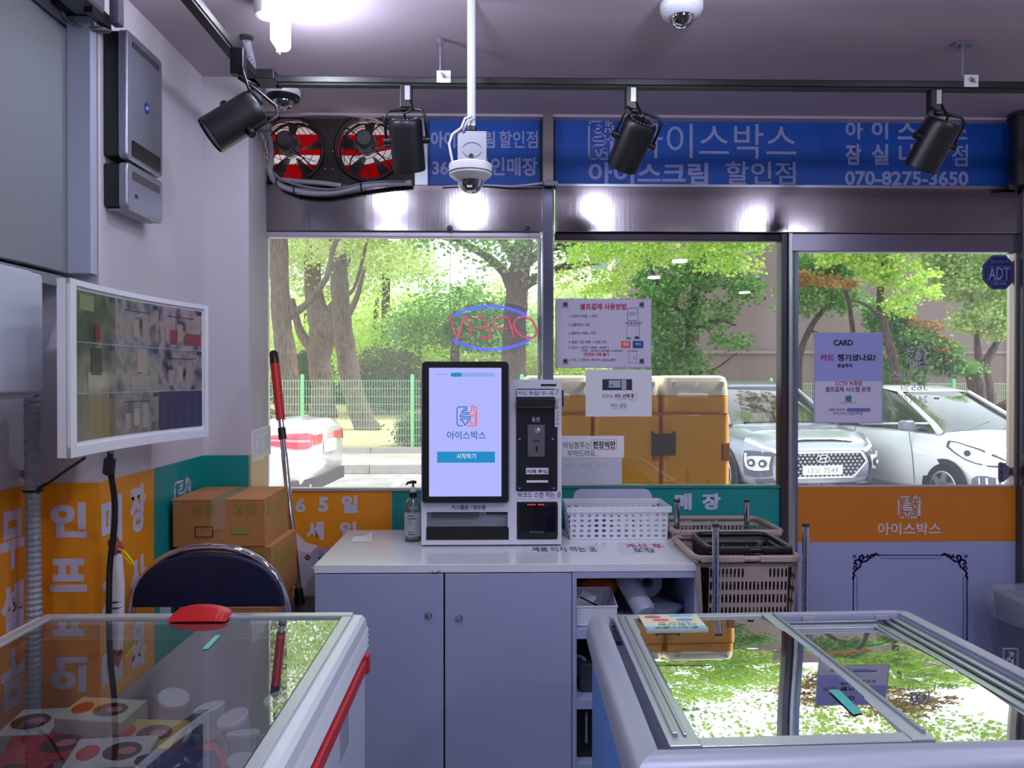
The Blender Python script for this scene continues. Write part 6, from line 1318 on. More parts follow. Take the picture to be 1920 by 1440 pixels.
# ================================================================== FENCE
GRN = mat('fence_green', (120, 214, 150), .4); FWIRE = mat('fence_wire', (170, 226, 190), .4)
def fence(x0, n, y, zb_, label, wire_n=42, ddx=2.13):
    t = thing('mesh_fence', (x0, y, zb_), label, 'fence'); m0 = None; p0_ = None
    for i in range(n + 1):
        if p0_ is None: p0_ = o = MB().lathe([(.036, 0), (.036, 1.50), (.032, 1.53), (.018, 1.545), (.002, 1.548)], n=14).build('post', GRN, t, local=True, smooth=40)
        else: o = p0_.copy(); COL.objects.link(o); o.parent = t
        o.location = (i * ddx, 0, 0)
        if i == n: break
        if m0 is None:
            b = MB()
            for k_ in range(wire_n): xx = ddx * (k_ + .5) / wire_n; b.box((xx - .0028, -.003, .03), (xx + .0028, .003, 1.44))
            for k_ in range(10): zz2 = .05 + .152 * k_; b.box((.03, -.006, zz2 - .003), (ddx - .03, .0, zz2 + .003))
            m0 = o = b.build('wire_panel', FWIRE, t, local=True, kind='stuff')
        else: o = m0.copy(); COL.objects.link(o); o.parent = t
        o.location = (i * ddx, 0, 0)
    return t
xp = PY(567, 780, 15.0).x
fence(xp - 2.13 * 2, 5, 15.0, -.03, 'light green wire mesh fence along the park edge, seen in the left window')
fence(PY(1100, 730, 17.6).x, 9, 17.6, gz(17.6) - .13, 'light green wire fence behind the parked cars')
# ================================================================== BUILDINGS
BW = mat('mauve_wall', (122, 106, 110), .85, var=.07, vs=.6, bump=.1, bs=20)
WX = PY(1262, 700, 19).x
t = thing('apartment_building', (WX + 15, 24, 0), 'tall mauve apartment wall behind the trees on the right', 'building')
MB().box((WX, 19.0, 0), (WX + 34, 29, 5.6)).build('wall', BW, t)
for z in (2.05, 4.9): MB().box((WX - .03, 18.94, z), (WX + 34, 19.0, z + .07)).build('ledge', mat('ledge', (140, 124, 130), .8), t)
for xx, z in ((PY(1905, 0, 19).x, 2.25), (PY(1905, 0, 19).x + 4, 2.25)):
    f_ = MB().box((xx - .15, 18.95, z), (xx + 1.35, 19.0, z + 1.5)).build('window', WHITE, t); MB().box((xx - .08, 18.93, z + .07), (xx + .58, 18.95, z + 1.43)).build('pane', mat('dark_pane', (50, 56, 70), .05), f_); MB().box((xx + .62, 18.93, z + .07), (xx + 1.28, 18.95, z + 1.43)).build('pane', MATS['dark_pane'], f_)
a = PY(1778, 698, 18.9); c = PY(1787 + 3, 674, 18.9); MB().box((PY(1765, 0, 18.9).x, 18.9, PY(0, 696, 18.9).z), (PY(1790, 0, 18.9).x, 18.94, PY(0, 674, 18.9).z)).build('notice_board', WHITE, t)
bx2 = PY(1045, 600, 46).x
t = thing('far_building', (bx2 + 4, 48, 0), 'pale far apartment block seen through the branches above the instruction poster', 'building')
MB().box((bx2, 46, 0), (bx2 + 5, 52, 18)).build('wall', mat('pale_wall', (238, 226, 224), .8), t)
for i in range(3):
    for j in range(5): f_ = MB().box((bx2 + .5 + 1.5 * i, 45.95, 2 + 3 * j), (bx2 + 1.5 + 1.5 * i, 46.0, 3.6 + 3 * j)).build('window', mat('blue_pane', (120, 140, 170), .1), t)
# ================================================================== TREES
BARK = mat('bark', (84, 68, 62), .95, var=.6, vs=6, bump=1.0, bs=7, stretch=(5, 5, .8), bd=.08)
BARK2 = mat('bark_pale', (104, 88, 82), .95, var=.55, vs=6, bump=1.0, bs=7, stretch=(5, 5, .8), bd=.08)
def branchy(b, pts, radii, n=14):
    P = [Vector(p) for p in pts]; Q = smoothpts(P, 5); m_ = len(Q); R_ = []
    for i in range(m_):
        f = i / (m_ - 1) * (len(radii) - 1); k_ = min(int(f), len(radii) - 2); R_.append((radii[k_] + (radii[k_ + 1] - radii[k_]) * (f - k_)) * (1 + .05 * math.sin(i * 1.9)))
    b.tube(Q, R_, n)
LEAFMESH = {}
def leaves(name, parent, m, blobs, n, size, seed, dens=26, flat=.0, aspect=.75, spread=.22, kind='stuff'):
    rg = np.random.default_rng(seed)
    vol = np.array([bl[1][0] * bl[1][1] * bl[1][2] for bl in blobs]) ** .7; vol /= vol.sum(); P = []
    nc = max(1, n // dens); which = rg.choice(len(blobs), nc, p=vol)
    C_ = np.array([tuple(bl[0]) for bl in blobs])[which]; RR = np.array([bl[1] for bl in blobs])[which]
    d = rg.normal(size=(nc, 3)); d /= np.linalg.norm(d, axis=1)[:, None]; r = rg.uniform(.25, 1, nc) ** .5
    cl = C_ + d * r[:, None] * RR
    pts = np.repeat(cl, dens, 0) + rg.normal(size=(nc * dens, 3)) * (spread * np.array([1, 1, .55]))
    N = len(pts); a = rg.normal(size=(N, 3)); a[:, 2] *= .5; a /= np.linalg.norm(a, axis=1)[:, None]
    nn = rg.normal(size=(N, 3)); nn[:, 2] = np.abs(nn[:, 2]) + flat; nn -= a * (nn * a).sum(1)[:, None]; nn /= np.linalg.norm(nn, axis=1)[:, None]
    c = np.cross(a, nn); s = size * rg.uniform(.6, 1.25, N)[:, None]
    # leaf: 5-vertex kite with a fold
    v = np.empty((N, 4, 3)); v[:, 0] = pts - a * s * .5; v[:, 1] = pts + c * s * aspect * .5 + nn * s * .08; v[:, 2] = pts + a * s * .5; v[:, 3] = pts - c * s * aspect * .5 + nn * s * .08
    L0 = wloc(parent); v -= np.array(tuple(L0))
    me = bpy.data.meshes.new(name); me.vertices.add(N * 4); me.vertices.foreach_set('co', v.reshape(-1).astype(np.float32))
    me.loops.add(N * 4); me.loops.foreach_set('vertex_index', np.arange(N * 4, dtype=np.int32)); me.polygons.add(N)
    me.polygons.foreach_set('loop_start', np.arange(0, N * 4, 4, dtype=np.int32)); me.polygons.foreach_set('loop_total', np.full(N, 4, dtype=np.int32)); me.update()
    me.materials.append(m); o = bpy.data.objects.new(name, me); COL.objects.link(o); o.parent = parent; o['kind'] = kind; return o
LIME = leafmat('leaf_lime', (166, 204, 84), (190, 220, 106), (220, 236, 150))
LIGHT = leafmat('leaf_light', (164, 196, 116), (190, 214, 142), (216, 230, 170))
MID = leafmat('leaf_mid', (92, 142, 78), (122, 168, 96), (154, 194, 118))
MIDD = leafmat('leaf_mid_deep', (70, 118, 58), (98, 148, 76), (136, 176, 100))
DARKL = leafmat('leaf_dark', (42, 78, 44), (62, 100, 58), (86, 124, 74))
BROWN = leafmat('leaf_brown', (160, 116, 80), (186, 142, 96), (150, 150, 84))
SHRUB = leafmat('leaf_shrub', (76, 104, 66), (110, 132, 92), (140, 152, 116))
def tree(label, base, trunk, radii, branches, blobs, m, n, size, seed, bark=BARK, name='tree', group=None, **kw):
    t = thing(name, base, label, 'tree', group)
    b = MB(); branchy(b, trunk, radii)
    b.build('trunk', bark, t, smooth=True)
    for pts, r in branches:
        b = MB(); branchy(b, pts, r, 10); b.build('branch', bark, t, smooth=True)
    high = kw.pop('high', None); hn = kw.pop('highn', 0)
    if n: leaves('foliage', t, m, blobs, n, size, seed, **kw)
    if high: kw.pop('spread', 0); leaves('upper_foliage', t, m, high, hn, size * 1.3, seed + 500, spread=.28)
    return t
B = lambda px, py, Y, r, rz=None, ry=None: (PY(px, py, Y), (r, ry or r, rz or r * .7))
def TB_(*pp): return [PY(*p) for p in pp]
# T1 far left trunk
def gp(px, Y): p = PY(px, 700, Y); return Vector((p.x, Y, gz(Y)))
g = gp(540, 17); tree('broad tree trunk at the left edge of the left window', g, [g] + TB_((540, 700, 17), (528, 600, 17), (522, 450, 17), (520, 300, 17), (524, 150, 17)), [.30, .23, .21, .20, .18, .14],
     [(TB_((532, 600, 17), (575, 570, 16.8), (612, 520, 16.6), (632, 450, 16.5), (690, 400, 16.3)), [.10, .075, .06, .05, .03]), (TB_((522, 540, 17), (500, 500, 17), (470, 440, 17)), [.08, .05, .03])],
     [B(540, 340, 17.5, 2.4, 1.6), B(560, 460, 18, 1.0, .5), B(640, 400, 17, 1.3, .6), B(600, 250, 17, 2.5)], LIGHT, 11000, .10, 1, BARK2)
g = gp(606, 25); tree('knobbly tree behind the left green fence post', g, [g] + TB_((604, 730, 25), (598, 670, 25), (606, 620, 25), (590, 560, 25), (585, 470, 25), (590, 380, 25)), [.48, .34, .36, .46, .30, .24, .16],
     [(TB_((610, 640, 25), (640, 610, 25), (668, 560, 24.6), (684, 500, 24.5)), [.2, .12, .09, .05]), (TB_((590, 660, 25), (562, 620, 25), (548, 560, 25)), [.2, .14, .08]), (TB_((606, 600, 25), (640, 540, 25), (660, 450, 25)), [.16, .1, .06])],
     [B(600, 500, 26, 2.2, 1.2), B(680, 500, 26, 1.8, 1.0), B(560, 420, 26, 2.4), B(650, 380, 26, 2.6)], LIGHT, 12000, .13, 2, BARK2)
g = gp(682, 20.5); tree('leaning tree in the middle of the left window', g + Vector((0, 0, -.1)), [g + Vector((0.12, 0, -.1)), g + Vector((.03, 0, .12))] + TB_((664, 740, 20.5), (652, 680, 20.5), (641, 600, 20.4), (636, 520, 20.3), (631, 450, 20.2), (628, 330, 20)), [.46, .32, .27, .27, .25, .23, .22, .17],
     [(TB_((634, 480, 20), (650, 430, 20), (700, 380, 20)), [.12, .08, .05]), (TB_((640, 560, 20), (664, 540, 20), (684, 470, 20), (690, 430, 20)), [.05, .045, .04, .03])],
     [B(660, 400, 20, 1.8, 1.0), B(720, 470, 20.5, 1.3, .6), B(620, 440, 21, 1.2, .6), B(760, 380, 20, 1.8, .9), B(700, 300, 20, 2.6)], LIGHT, 13000, .11, 3, BARK2)
# T4 big tree behind kiosk
g = gp(966, 16.5); tree('big forked tree behind the neon sign and kiosk', g, [g] + TB_((964, 700, 16.5), (964, 640, 16.5), (968, 560, 16.5), (978, 480, 16.4), (990, 400, 16.2), (1000, 280, 16)), [.36, .27, .26, .24, .22, .18, .12],
     [(TB_((966, 560, 16.5), (948, 515, 16.4), (918, 485, 16.2), (880, 462, 16), (840, 440, 15.8)), [.16, .11, .09, .07, .045]), (TB_((972, 500, 16.4), (950, 460, 16.3), (920, 430, 16)), [.13, .1, .06]),
      (TB_((975, 540, 16.4), (1010, 520, 16.2), (1060, 500, 16), (1120, 492, 15.8)), [.13, .1, .08, .04]), (TB_((980, 500, 16.4), (1020, 470, 16.1), (1080, 455, 15.9), (1140, 440, 15.6)), [.12, .09, .06, .04])],
     [B(900, 470, 15.8, .8, .35), B(850, 445, 15.6, .9, .4), B(980, 460, 15.8, 1.0, .5), B(930, 380, 16, 2.0, .8), B(1080, 470, 15.6, 1.1, .5), B(1120, 420, 15.4, 1.3, .6), B(1030, 500, 15.4, .5, .3), B(960, 520, 15.5, .4, .25), B(800, 400, 16, 1.4, .7), B(1050, 280, 15.5, 2.8)], MID, 11000, .10, 4)
# mid-height greens seen through the left window
for i, (px, py, Y, r, rz, m, n, sz, lb) in enumerate((
    (850, 590, 26, 1.9, 1.1, MID, 7000, .14, 'rounded mid green tree just left of the neon sign'), (780, 640, 30, 2.6, 1.7, LIME, 9000, .15, 'yellow green tree in the centre of the left window'),
    (912, 640, 34, 2.0, 2.4, LIME, 7000, .16, 'bright lime tree behind the neon sign'), (700, 610, 34, 3.2, 2.1, LIME, 10000, .16, 'lime green tree behind the leaning trunk'), (570, 610, 36, 3.4, 2.2, LIGHT, 9000, .16, 'pale green tree far behind the fence at the left'),
    (980, 660, 30, 2.6, 1.6, LIGHT, 12000, .15, 'pale green tree low behind the kiosk'), (1090, 600, 36, 2.6, 2.2, LIGHT, 12000, .15, 'pale green tree behind the instruction poster'), (720, 480, 30, 2.0, 1.0, LIGHT, 4500, .15, 'pale treetop right of the leaning trunk'))):
    c = PY(px, py, Y); g = Vector((c.x, Y, gz(Y)))
    tree(lb, g, [g, g + Vector((.1, 0, c.z - g.z)), g + Vector((.2, 0, c.z - g.z + r * .5))], [.2, .14, .05], [], [(c, (r, r, rz)), (c + Vector((-r * .5, 0, -rz * .5)), (r * .7, r * .7, rz * .6)), (c + Vector((r * .5, 0, -rz * .4)), (r * .7, r * .7, rz * .7))], m, n, sz, 20 + i, group='park trees beyond the fence', spread=.3)
def shrub(label, px, py, Y, r, rz, m, n, sz, seed):
    c = PY(px, py, Y); g = Vector((c.x, Y, gz(Y) if Y > 15 else 0)); t = thing('shrub', g, label, 'shrub')
    b = MB()
    for k_ in range(5): a = k_ * 1.25; b.tube([g, g + Vector((.2 * r * math.cos(a), .2 * r * math.sin(a), .4 * (c.z - g.z + rz))), c + Vector((.5 * r * math.cos(a), .5 * r * math.sin(a), 0))], [.03, .02, .01], 6)
    b.build('stem', BARK, t); leaves('foliage', t, m, [(c, (r, r, rz)), (Vector((c.x, c.y, (c.z + g.z) / 2)), (r * .95, r * .95, max(.2, (c.z - g.z) * .6)))], n, sz, seed, spread=.12); return t
shrub('wide grey green bush behind the fence, right of the leaning trunk', 728, 690, 27, 1.5, .75, SHRUB, 9000, .10, 31)
shrub('dark bush between the left trunks', 575, 690, 27, .9, .6, DARKL, 6000, .10, 32)
shrub('dark green shrub beside the right green fence post', 782, 805, 16.4, .36, .34, SHRUB, 4500, .07, 33)
ORD = ['leftmost of the row', 'second from the left', 'third from the left', 'fourth from the left', 'fifth from the left', 'sixth from the left', 'fifth from the right', 'fourth from the right', 'third from the right', 'second from the right', 'rightmost of the row']
HX = [640, 700, 760, 560, 820, 880, 940, 1000, 1060, 1120, 1180]
for k_, (px, w_) in enumerate(((640, 1.6), (700, 1.6), (760, 1.6), (560, 1.6), (820, 1.7), (880, 1.8), (940, 1.8), (1000, 1.8), (1060, 1.8), (1120, 1.8), (1180, 1.8))):
    c_ = shrub('dark clipped hedge bush behind the park fence, %s' % ORD[sorted(HX).index(px)], px, 738, 34, w_, .5, DARKL, 4500, .12, 40 + k_); c_['group'] = 'dark hedge behind the park fence'
# distant tree belt closing the horizon
for k_ in range(9):
    Y = 52 + 3 * (k_ % 3); c = PY(470 + 90 * k_, 640 - 20 * (k_ % 2), Y); g = Vector((c.x, Y, gz(Y)))
    tree('hazy pale tree at the far end of the park, %s' % (ORD[:5] + ORD[-4:])[k_], g, [g, g + Vector((0, 0, 4))], [.12, .08], [], [(c, (3.6, 2.5, 3.0 + (k_ % 3))), (Vector((c.x, Y, 2.2)), (3.4, 2.5, 1.8))], (LIGHT, LIME, LIGHT)[k_ % 3], 5000, .26, 60 + k_, group='distant belt of park trees', spread=.4)
# --- right of the post: ginkgo overhead + dark tree before the wall
g = Vector((PY(1330, 700, 15.5).x, 15.5, gz(15.5)))
tree('dark leafy tree in front of the mauve wall, middle window', g, [g] + TB_((1300, 690, 15.5), (1295, 600, 15.5), (1310, 520, 15.4), (1330, 440, 15.2), (1340, 340, 15)), [.14, .11, .10, .09, .07, .05],
     [(TB_((1298, 620, 15.5), (1340, 600, 15), (1380, 610, 14.8)), [.05, .035, .02]), (TB_((1298, 600, 15.5), (1250, 560, 15.2), (1220, 500, 15)), [.05, .04, .02]), (TB_((1305, 700, 15.5), (1340, 692, 15.2), (1382, 662, 15)), [.03, .02, .012])],
     [B(1260, 600, 15.2, .55, .9), B(1270, 690, 15.3, .6, .4), B(1330, 590, 15, .5, .35), B(1370, 640, 14.8, .35, .2), B(1240, 520, 15, .7, .7), B(1330, 500, 15, .6, .5), B(1400, 540, 15, .4, .3), B(1230, 660, 15.6, .7, .7)], MIDD, 8500, .095, 71, spread=.13)
g = Vector((PY(1210, 700, 12).x, 12.2, 0))
tree('ginkgo with bright hanging sprays over the top of the middle window', Vector((PY(1028, 700, 12.6).x, 12.6, 0)), [Vector((PY(1028, 700, 12.6).x, 12.6, 0)), Vector((PY(1028, 700, 12.6).x, 12.6, 3.9)), Vector((g.x - 1.0, 12.4, 4.6)), Vector((g.x, 12, 5.2))], [.08, .08, .07, .05],
     [(TB_((1020, 330, 12), (1100, 420, 11.5), (1200, 440, 11.2), (1320, 440, 10.8)), [.07, .05, .04, .02])],
     [B(1090, 470, 12, .32, .30), B(1150, 500, 11.8, .35, .4), B(1200, 470, 11.5, .5, .32), B(1130, 545, 12, .3, .12), B(1270, 460, 11.3, .5, .25), B(1330, 470, 11, .35, .3), B(1390, 480, 10.8, .25, .36), B(1365, 455, 11, .3, .2), B(1420, 460, 10.8, .25, .12), B(1250, 380, 11, 1.4, .5), B(1400, 400, 10.8, .9, .3), B(1060, 520, 12.2, .2, .2)], LIME, 17000, .062, 72, spread=.075, dens=22, high=[B(1100, 150, 11.5, 1.6, 1.0), B(1300, 60, 11.5, 1.8, 1.2), B(1480, 180, 11.5, 1.4, .8), B(1200, -250, 12, 2.4, 1.6)], highn=9000)
# right window trees
g = Vector((PY(1835, 800, 15).x, 15, gz(15)))
def spl(*p): return TB_(*p)
tree('pale forked tree beside the wall, right side of the door glass', g, [g] + TB_((1834, 750, 15), (1826, 700, 15)), [.17, .15, .16],
     [(TB_((1828, 712, 15), (1800, 690, 15), (1776, 660, 14.9), (1750, 620, 14.8)), [.09, .075, .055, .03]), (TB_((1830, 712, 15), (1842, 690, 15), (1870, 640, 15), (1885, 600, 15), (1900, 540, 15)), [.1, .085, .06, .05, .03]), (TB_((1836, 700, 15), (1832, 640, 15), (1826, 590, 15), (1816, 520, 15)), [.08, .055, .04, .03]),
      (TB_((1856, 790, 15.2), (1852, 730, 15.2), (1846, 690, 15.2), (1860, 660, 15.2)), [.14, .13, .1, .06])],
     [B(1850, 590, 14.8, .55, .3), B(1800, 530, 14.8, .5, .35), B(1880, 520, 14.8, .55, .45), B(1770, 490, 14.9, .5, .35), B(1870, 620, 14.8, .35, .15), B(1820, 460, 14.8, .9, .4), B(1810, 610, 14.8, .25, .12)], LIGHT, 15000, .085, 73, BARK2, spread=.1)
g = Vector((PY(1690, 800, 13.4).x, 13.4, 0))
tree('bright green tree in the upper middle of the door glass', g, [g] + TB_((1680, 700, 13.4), (1660, 620, 13.4), (1650, 560, 13.3), (1660, 480, 13.2), (1670, 380, 13)), [.10, .08, .07, .06, .05, .03],
     [(TB_((1655, 600, 13.4), (1620, 570, 13.2), (1580, 560, 13)), [.03, .025, .012]), (TB_((1656, 590, 13.4), (1700, 560, 13), (1740, 540, 12.8)), [.04, .03, .015])],
     [B(1650, 500, 12.9, .42, .28), B(1700, 520, 12.8, .40, .22), B(1620, 475, 12.9, .35, .2), B(1690, 570, 12.8, .38, .18), B(1740, 550, 12.8, .25, .15), B(1660, 460, 12.8, .6, .22), B(1570, 480, 13, .3, .16), B(1680, 400, 12.8, 1.2, .4), B(1730, 590, 12.9, .2, .08)], LIME, 9500, .085, 74, spread=.07, high=[B(1700, 150, 12.5, 1.8, 1.0), B(1850, 40, 12.5, 1.9, 1.2), B(1600, -120, 12.5, 2.2, 1.4)], highn=7000)
tree('deep green low branches left of the forked tree', Vector((g.x + .5, 14.2, 0)), [Vector((g.x + .5, 14.2, 0)), PY(1730, 700, 14.2), PY(1700, 620, 14.2)], [.08, .06, .03], [], [B(1700, 640, 14, .5, .28), B(1760, 660, 14, .35, .2), B(1680, 700, 14.1, .4, .25), B(1790, 690, 14.1, .35, .1), B(1660, 590, 14, .35, .3)], MID, 9000, .085, 75, spread=.1)
tree('thin dark leaning tree at the left of the door glass', Vector((PY(1500, 800, 15.4).x, 15.4, 0)), [Vector((PY(1500, 800, 15.4).x, 15.4, 0))] + TB_((1498, 690, 15.4), (1512, 630, 15.4), (1545, 580, 15.3), (1590, 545, 15.2)), [.09, .07, .06, .05, .03], [(TB_((1520, 620, 15.4), (1570, 640, 15.3), (1600, 680, 15.3)), [.03, .02, .01])],
     [B(1540, 500, 15.2, .6, .35), B(1580, 560, 15.2, .4, .22), B(1500, 560, 15.2, .4, .3)], MID, 6000, .085, 76, spread=.13)
tree('reddish brown maple sprays in the door glass', Vector((PY(1560, 800, 14.4).x + .2, 14.6, 0)), [Vector((PY(1560, 800, 14.4).x + .2, 14.6, 0)), PY(1600, 690, 14.4), PY(1590, 560, 14.2), PY(1560, 500, 14)], [.07, .05, .04, .02], [(TB_((1600, 640, 14.4), (1700, 600, 14.1), (1760, 640, 13.8)), [.03, .02, .01])],
     [B(1530, 528, 13.8, .42, .12), B(1500, 520, 13.8, .25, .1), B(1580, 535, 13.8, .25, .08), B(1740, 612, 13.7, .25, .10), B(1765, 650, 13.7, .18, .22), B(1720, 600, 13.7, .25, .08), B(1785, 675, 13.7, .12, .1), B(1600, 300, 13.8, 1.6, .5)], BROWN, 9000, .07, 77, spread=.06, name='maple_tree')
# ================================================================== YELLOW BINS
def ybin(x0, x1, y0, y1, zb_, zt_, label):
    t = thing('yellow_bin', ((x0 + x1) / 2, (y0 + y1) / 2, zb_), label, 'bin', 'yellow insulated bins outside')
    zl = zt_ - (zt_ - zb_) * .0 - .095
    MB().rbox((x0, y0, zb_), (x1, y1, zl - .085), .035, 'z').build('body', YEL, t, bev=.012)
    MB().rbox((x0 + .004, y0 + .004, zl - .085), (x1 - .004, y1 - .004, zl), .035, 'z').build('shoulder', YEL, t, bev=.010)
    P = lambda s, z: [(((x0 + x1) / 2) + (x - (x0 + x1) / 2) * s, ((y0 + y1) / 2) + (y - (y0 + y1) / 2) * s, z) for x, y in RR_]
    r = .04; RR_ = []
    for cx, cy, t0 in ((x1 - r, y1 - r, 0), (x0 + r, y1 - r, 90), (x0 + r, y0 + r, 180), (x1 - r, y0 + r, 270)):
        for k_ in range(5): a_ = math.radians(t0 + 22.5 * k_); RR_.append((cx + r * math.cos(a_), cy + r * math.sin(a_)))
    MB().loft([P(.985, zl), P(.965, zl + .06), P(.92, zl + .085), P(.80, zl + .095)]).build('lid', CREAM, t, smooth=40)
    MB().rbox((x0 + (x1 - x0) * .22, y0 - .006, zl - .008), (x0 + (x1 - x0) * .66, y0 + .01, zl + .006), .004, 'y').build('lid_latch', CREAM, t, bev=.002)
    for fx in (.14, .84): MB().box((x0 + (x1 - x0) * fx, y0 + .002, zl + .045), (x0 + (x1 - x0) * fx + .02, y0 + .02, zl + .065)).build('lid_rib', CREAM, t)
    MB().box((x0 + .01, y0 - .0015, zl - .088), (x1 - .01, y0 + .01, zl - .084)).build('seam', mat('yellow_seam', (190, 110, 6), .5), t)
    zc = zl - .27
    MB().box((x1 - .045, y0 - .002, zc - .04), (x1 - .006, y0 + .01, zc + .045)).build('recess', mat('bin_recess', (214, 120, 10), .6), t)
    MB().box((x1 - .042, y0 - .004, zc - .035), (x1 - .035, y0 + .01, zc + .04)).box((x1 - .022, y0 - .004, zc - .003), (x1 - .016, y0, zc + .003)).build('recess_rib', mat('recess_dark', (120, 60, 10), .6), t)
    return t
YB = 3.62; bl_ = [(1042, 1111), (1113, 1240), (1242, 1370)]
for (a_, b2), lb in zip(bl_, ('yellow bin half hidden behind the kiosk, leftmost of three', 'middle one of the three yellow bins outside', 'yellow bin nearest the silver car, rightmost of three')):
    x0, x1 = PY(a_, 800, YB).x, PY(b2, 800, YB).x
    if a_ == 1042: x0 = x1 - .325
    ybin(x0, x1, YB, YB + .42, .35, PY(1300, 704, YB).z, lb)
q = PY(1245, 835, YB)
t = thing('hinge_clamp', (q.x, YB, q.z - .06), 'black rubber clamp block joining two yellow bins', 'clamp')
MB().box((PY(1222, 0, YB).x, YB - .02, PY(0, 857, YB - .02).z), (PY(1267, 0, YB).x, YB - .003, PY(0, 815, YB - .02).z)).build('block', mat('rubber', (60, 48, 44), .8, bump=.4, bs=120), t, bev=.003)
for px in (1224, 1264): MB().box((PY(px - 2, 0, YB).x, YB - .02, PY(0, 816, YB - .02).z), (PY(px + 2, 0, YB).x, YB - .003, PY(0, 811, YB - .02).z)).build('tab', MATS['rubber'], t)
bt = thing('bin_bench', (1.0, YB + .2, GZ), 'low steel bench carrying the yellow bins outside', 'bench')
MB().box((.25, YB - .02, .32), (1.25, YB + .45, .349)).build('top', ALU, bt)
for xx in (.28, 1.22):
    for yy in (YB, YB + .42): MB().box((xx - .02, yy - .02, GZ), (xx + .02, yy + .02, .32)).build('leg', ALU, bt)
# ================================================================== CARS
CG = mat('car_glass', (26, 32, 36), .04, coat=1.0); TYRE = mat('tyre', (26, 26, 30), .8); RIM = mat('rim_silver', (170, 172, 180), .25, metal=.8); DK = mat('car_trim', (34, 34, 42), .5)
def spline(tab, x):
    for (x0, *a), (x1, *b_) in zip(tab, tab[1:]):
        if x0 <= x <= x1 or (x0 >= x >= x1):
            f = (x - x0) / (x1 - x0) if x1 != x0 else 0; f2 = f * f * (3 - 2 * f) * .35 + f * .65; return [p + (q - p) * f2 for p, q in zip(a, b_)]
    return list(tab[-1][1:])
def carbody(t, tab, paint, n=44, local=True):
    """tab rows: x, zbot, ztop, halfwidth (x from rear to front)"""
    xs_ = [tab[0][0] + (tab[-1][0] - tab[0][0]) * (0.5 - 0.5 * math.cos(math.pi * i / n)) for i in range(n + 1)]; rings = []
    for x in xs_:
        zb_, zt, hw = spline(tab, x); H = zt - zb_; R_ = []
        sec = [(0, 0), (.55, 0), (.86, .02), (.95, .10), (.985, .28), (1.0, .48), (.99, .62), (.955, .80), (.90, .91), (.78, .975), (.5, 1.0), (0, 1.012)]
        right = [(x, y * hw, zb_ + z * H) for y, z in sec]; left = [(x, -y * hw, zb_ + z * H) for y, z in sec[1:-1]][::-1]
        rings.append(right + left)
    return MB().loft(rings).build('body_shell', paint, t, local=local, smooth=60)
SEC = [(0, .0), (.02, .86), (.10, .95), (.28, .985), (.48, 1.0), (.62, .99), (.80, .955), (.91, .90), (.975, .78), (1.0, .5)]
def onbody(tab, x, z, s, off=.012):
    zb_, zt, hw = spline(tab, x); f = min(max((z - zb_) / (zt - zb_), 0), 1); y = 0
    for (f0, y0), (f1, y1) in zip(SEC, SEC[1:]):
        if f0 <= f <= f1: y = y0 + (y1 - y0) * (f - f0) / (f1 - f0)
    return (x + math.copysign(off * .8, x), s * (y * hw + off), z + (off * .5 if f > .85 else 0))
def patch(tab, cols, s, off=.012, rows=5):
    b = MB(); P = []
    for (x, z0, z1) in cols:
        for r_ in range(rows): P.append(onbody(tab, x, z0 + (z1 - z0) * r_ / (rows - 1), s, off))
    n_ = len(P); P += [(x - math.copysign(.03, x), y - s * (off + .03), z) for x, y, z in P]; F_ = []
    for i in range(len(cols) - 1):
        for j in range(rows - 1): q = i * rows + j; F_ += [(q, q + 1, q + rows + 1, q + rows), (n_ + q, n_ + q + rows, n_ + q + rows + 1, n_ + q + 1)]
        q = i * rows; F_ += [(q, q + rows, n_ + q + rows, n_ + q)]; q = i * rows + rows - 1; F_ += [(q, n_ + q, n_ + q + rows, q + rows)]
    return b.add(P, F_)
def cabin(t, tab, paint, glassm):
    """tab rows: x, halfwidth base, z base, halfwidth top, z top -> glass house; roof skin on top"""
    rings = []
    for (x, wb, zb_, wt, zt) in tab: rings.append([(x, wb, zb_), (x, (wb * .45 + wt * .55) * 1.02, zb_ + (zt - zb_) * .6), (x, wt, zt - .03), (x, wt * .7, zt), (x, -wt * .7, zt), (x, -wt, zt - .03), (x, -(wb * .45 + wt * .55) * 1.02, zb_ + (zt - zb_) * .6), (x, -wb, zb_)])
    g_ = MB().loft(rings).build('glass_house', glassm, t, local=True, smooth=50); return g_
def wheel(t, x, y, r, side):
    w_ = MB(); w_.M = Matrix.Translation((x, y, r)) @ Matrix.Rotation(-math.pi / 2 * side, 4, 'X')
    w_.lathe([(r * .55, -.02), (r * .9, .0), (r * .98, .02), (r, .06), (r, .14), (r * .95, .18)][::1], n=32, caps=True)
    # lathe axis z -> outward direction; outer face at z=0 side flipped below
    o = w_.build('wheel', TYRE, t, local=True, smooth=40)
    return o
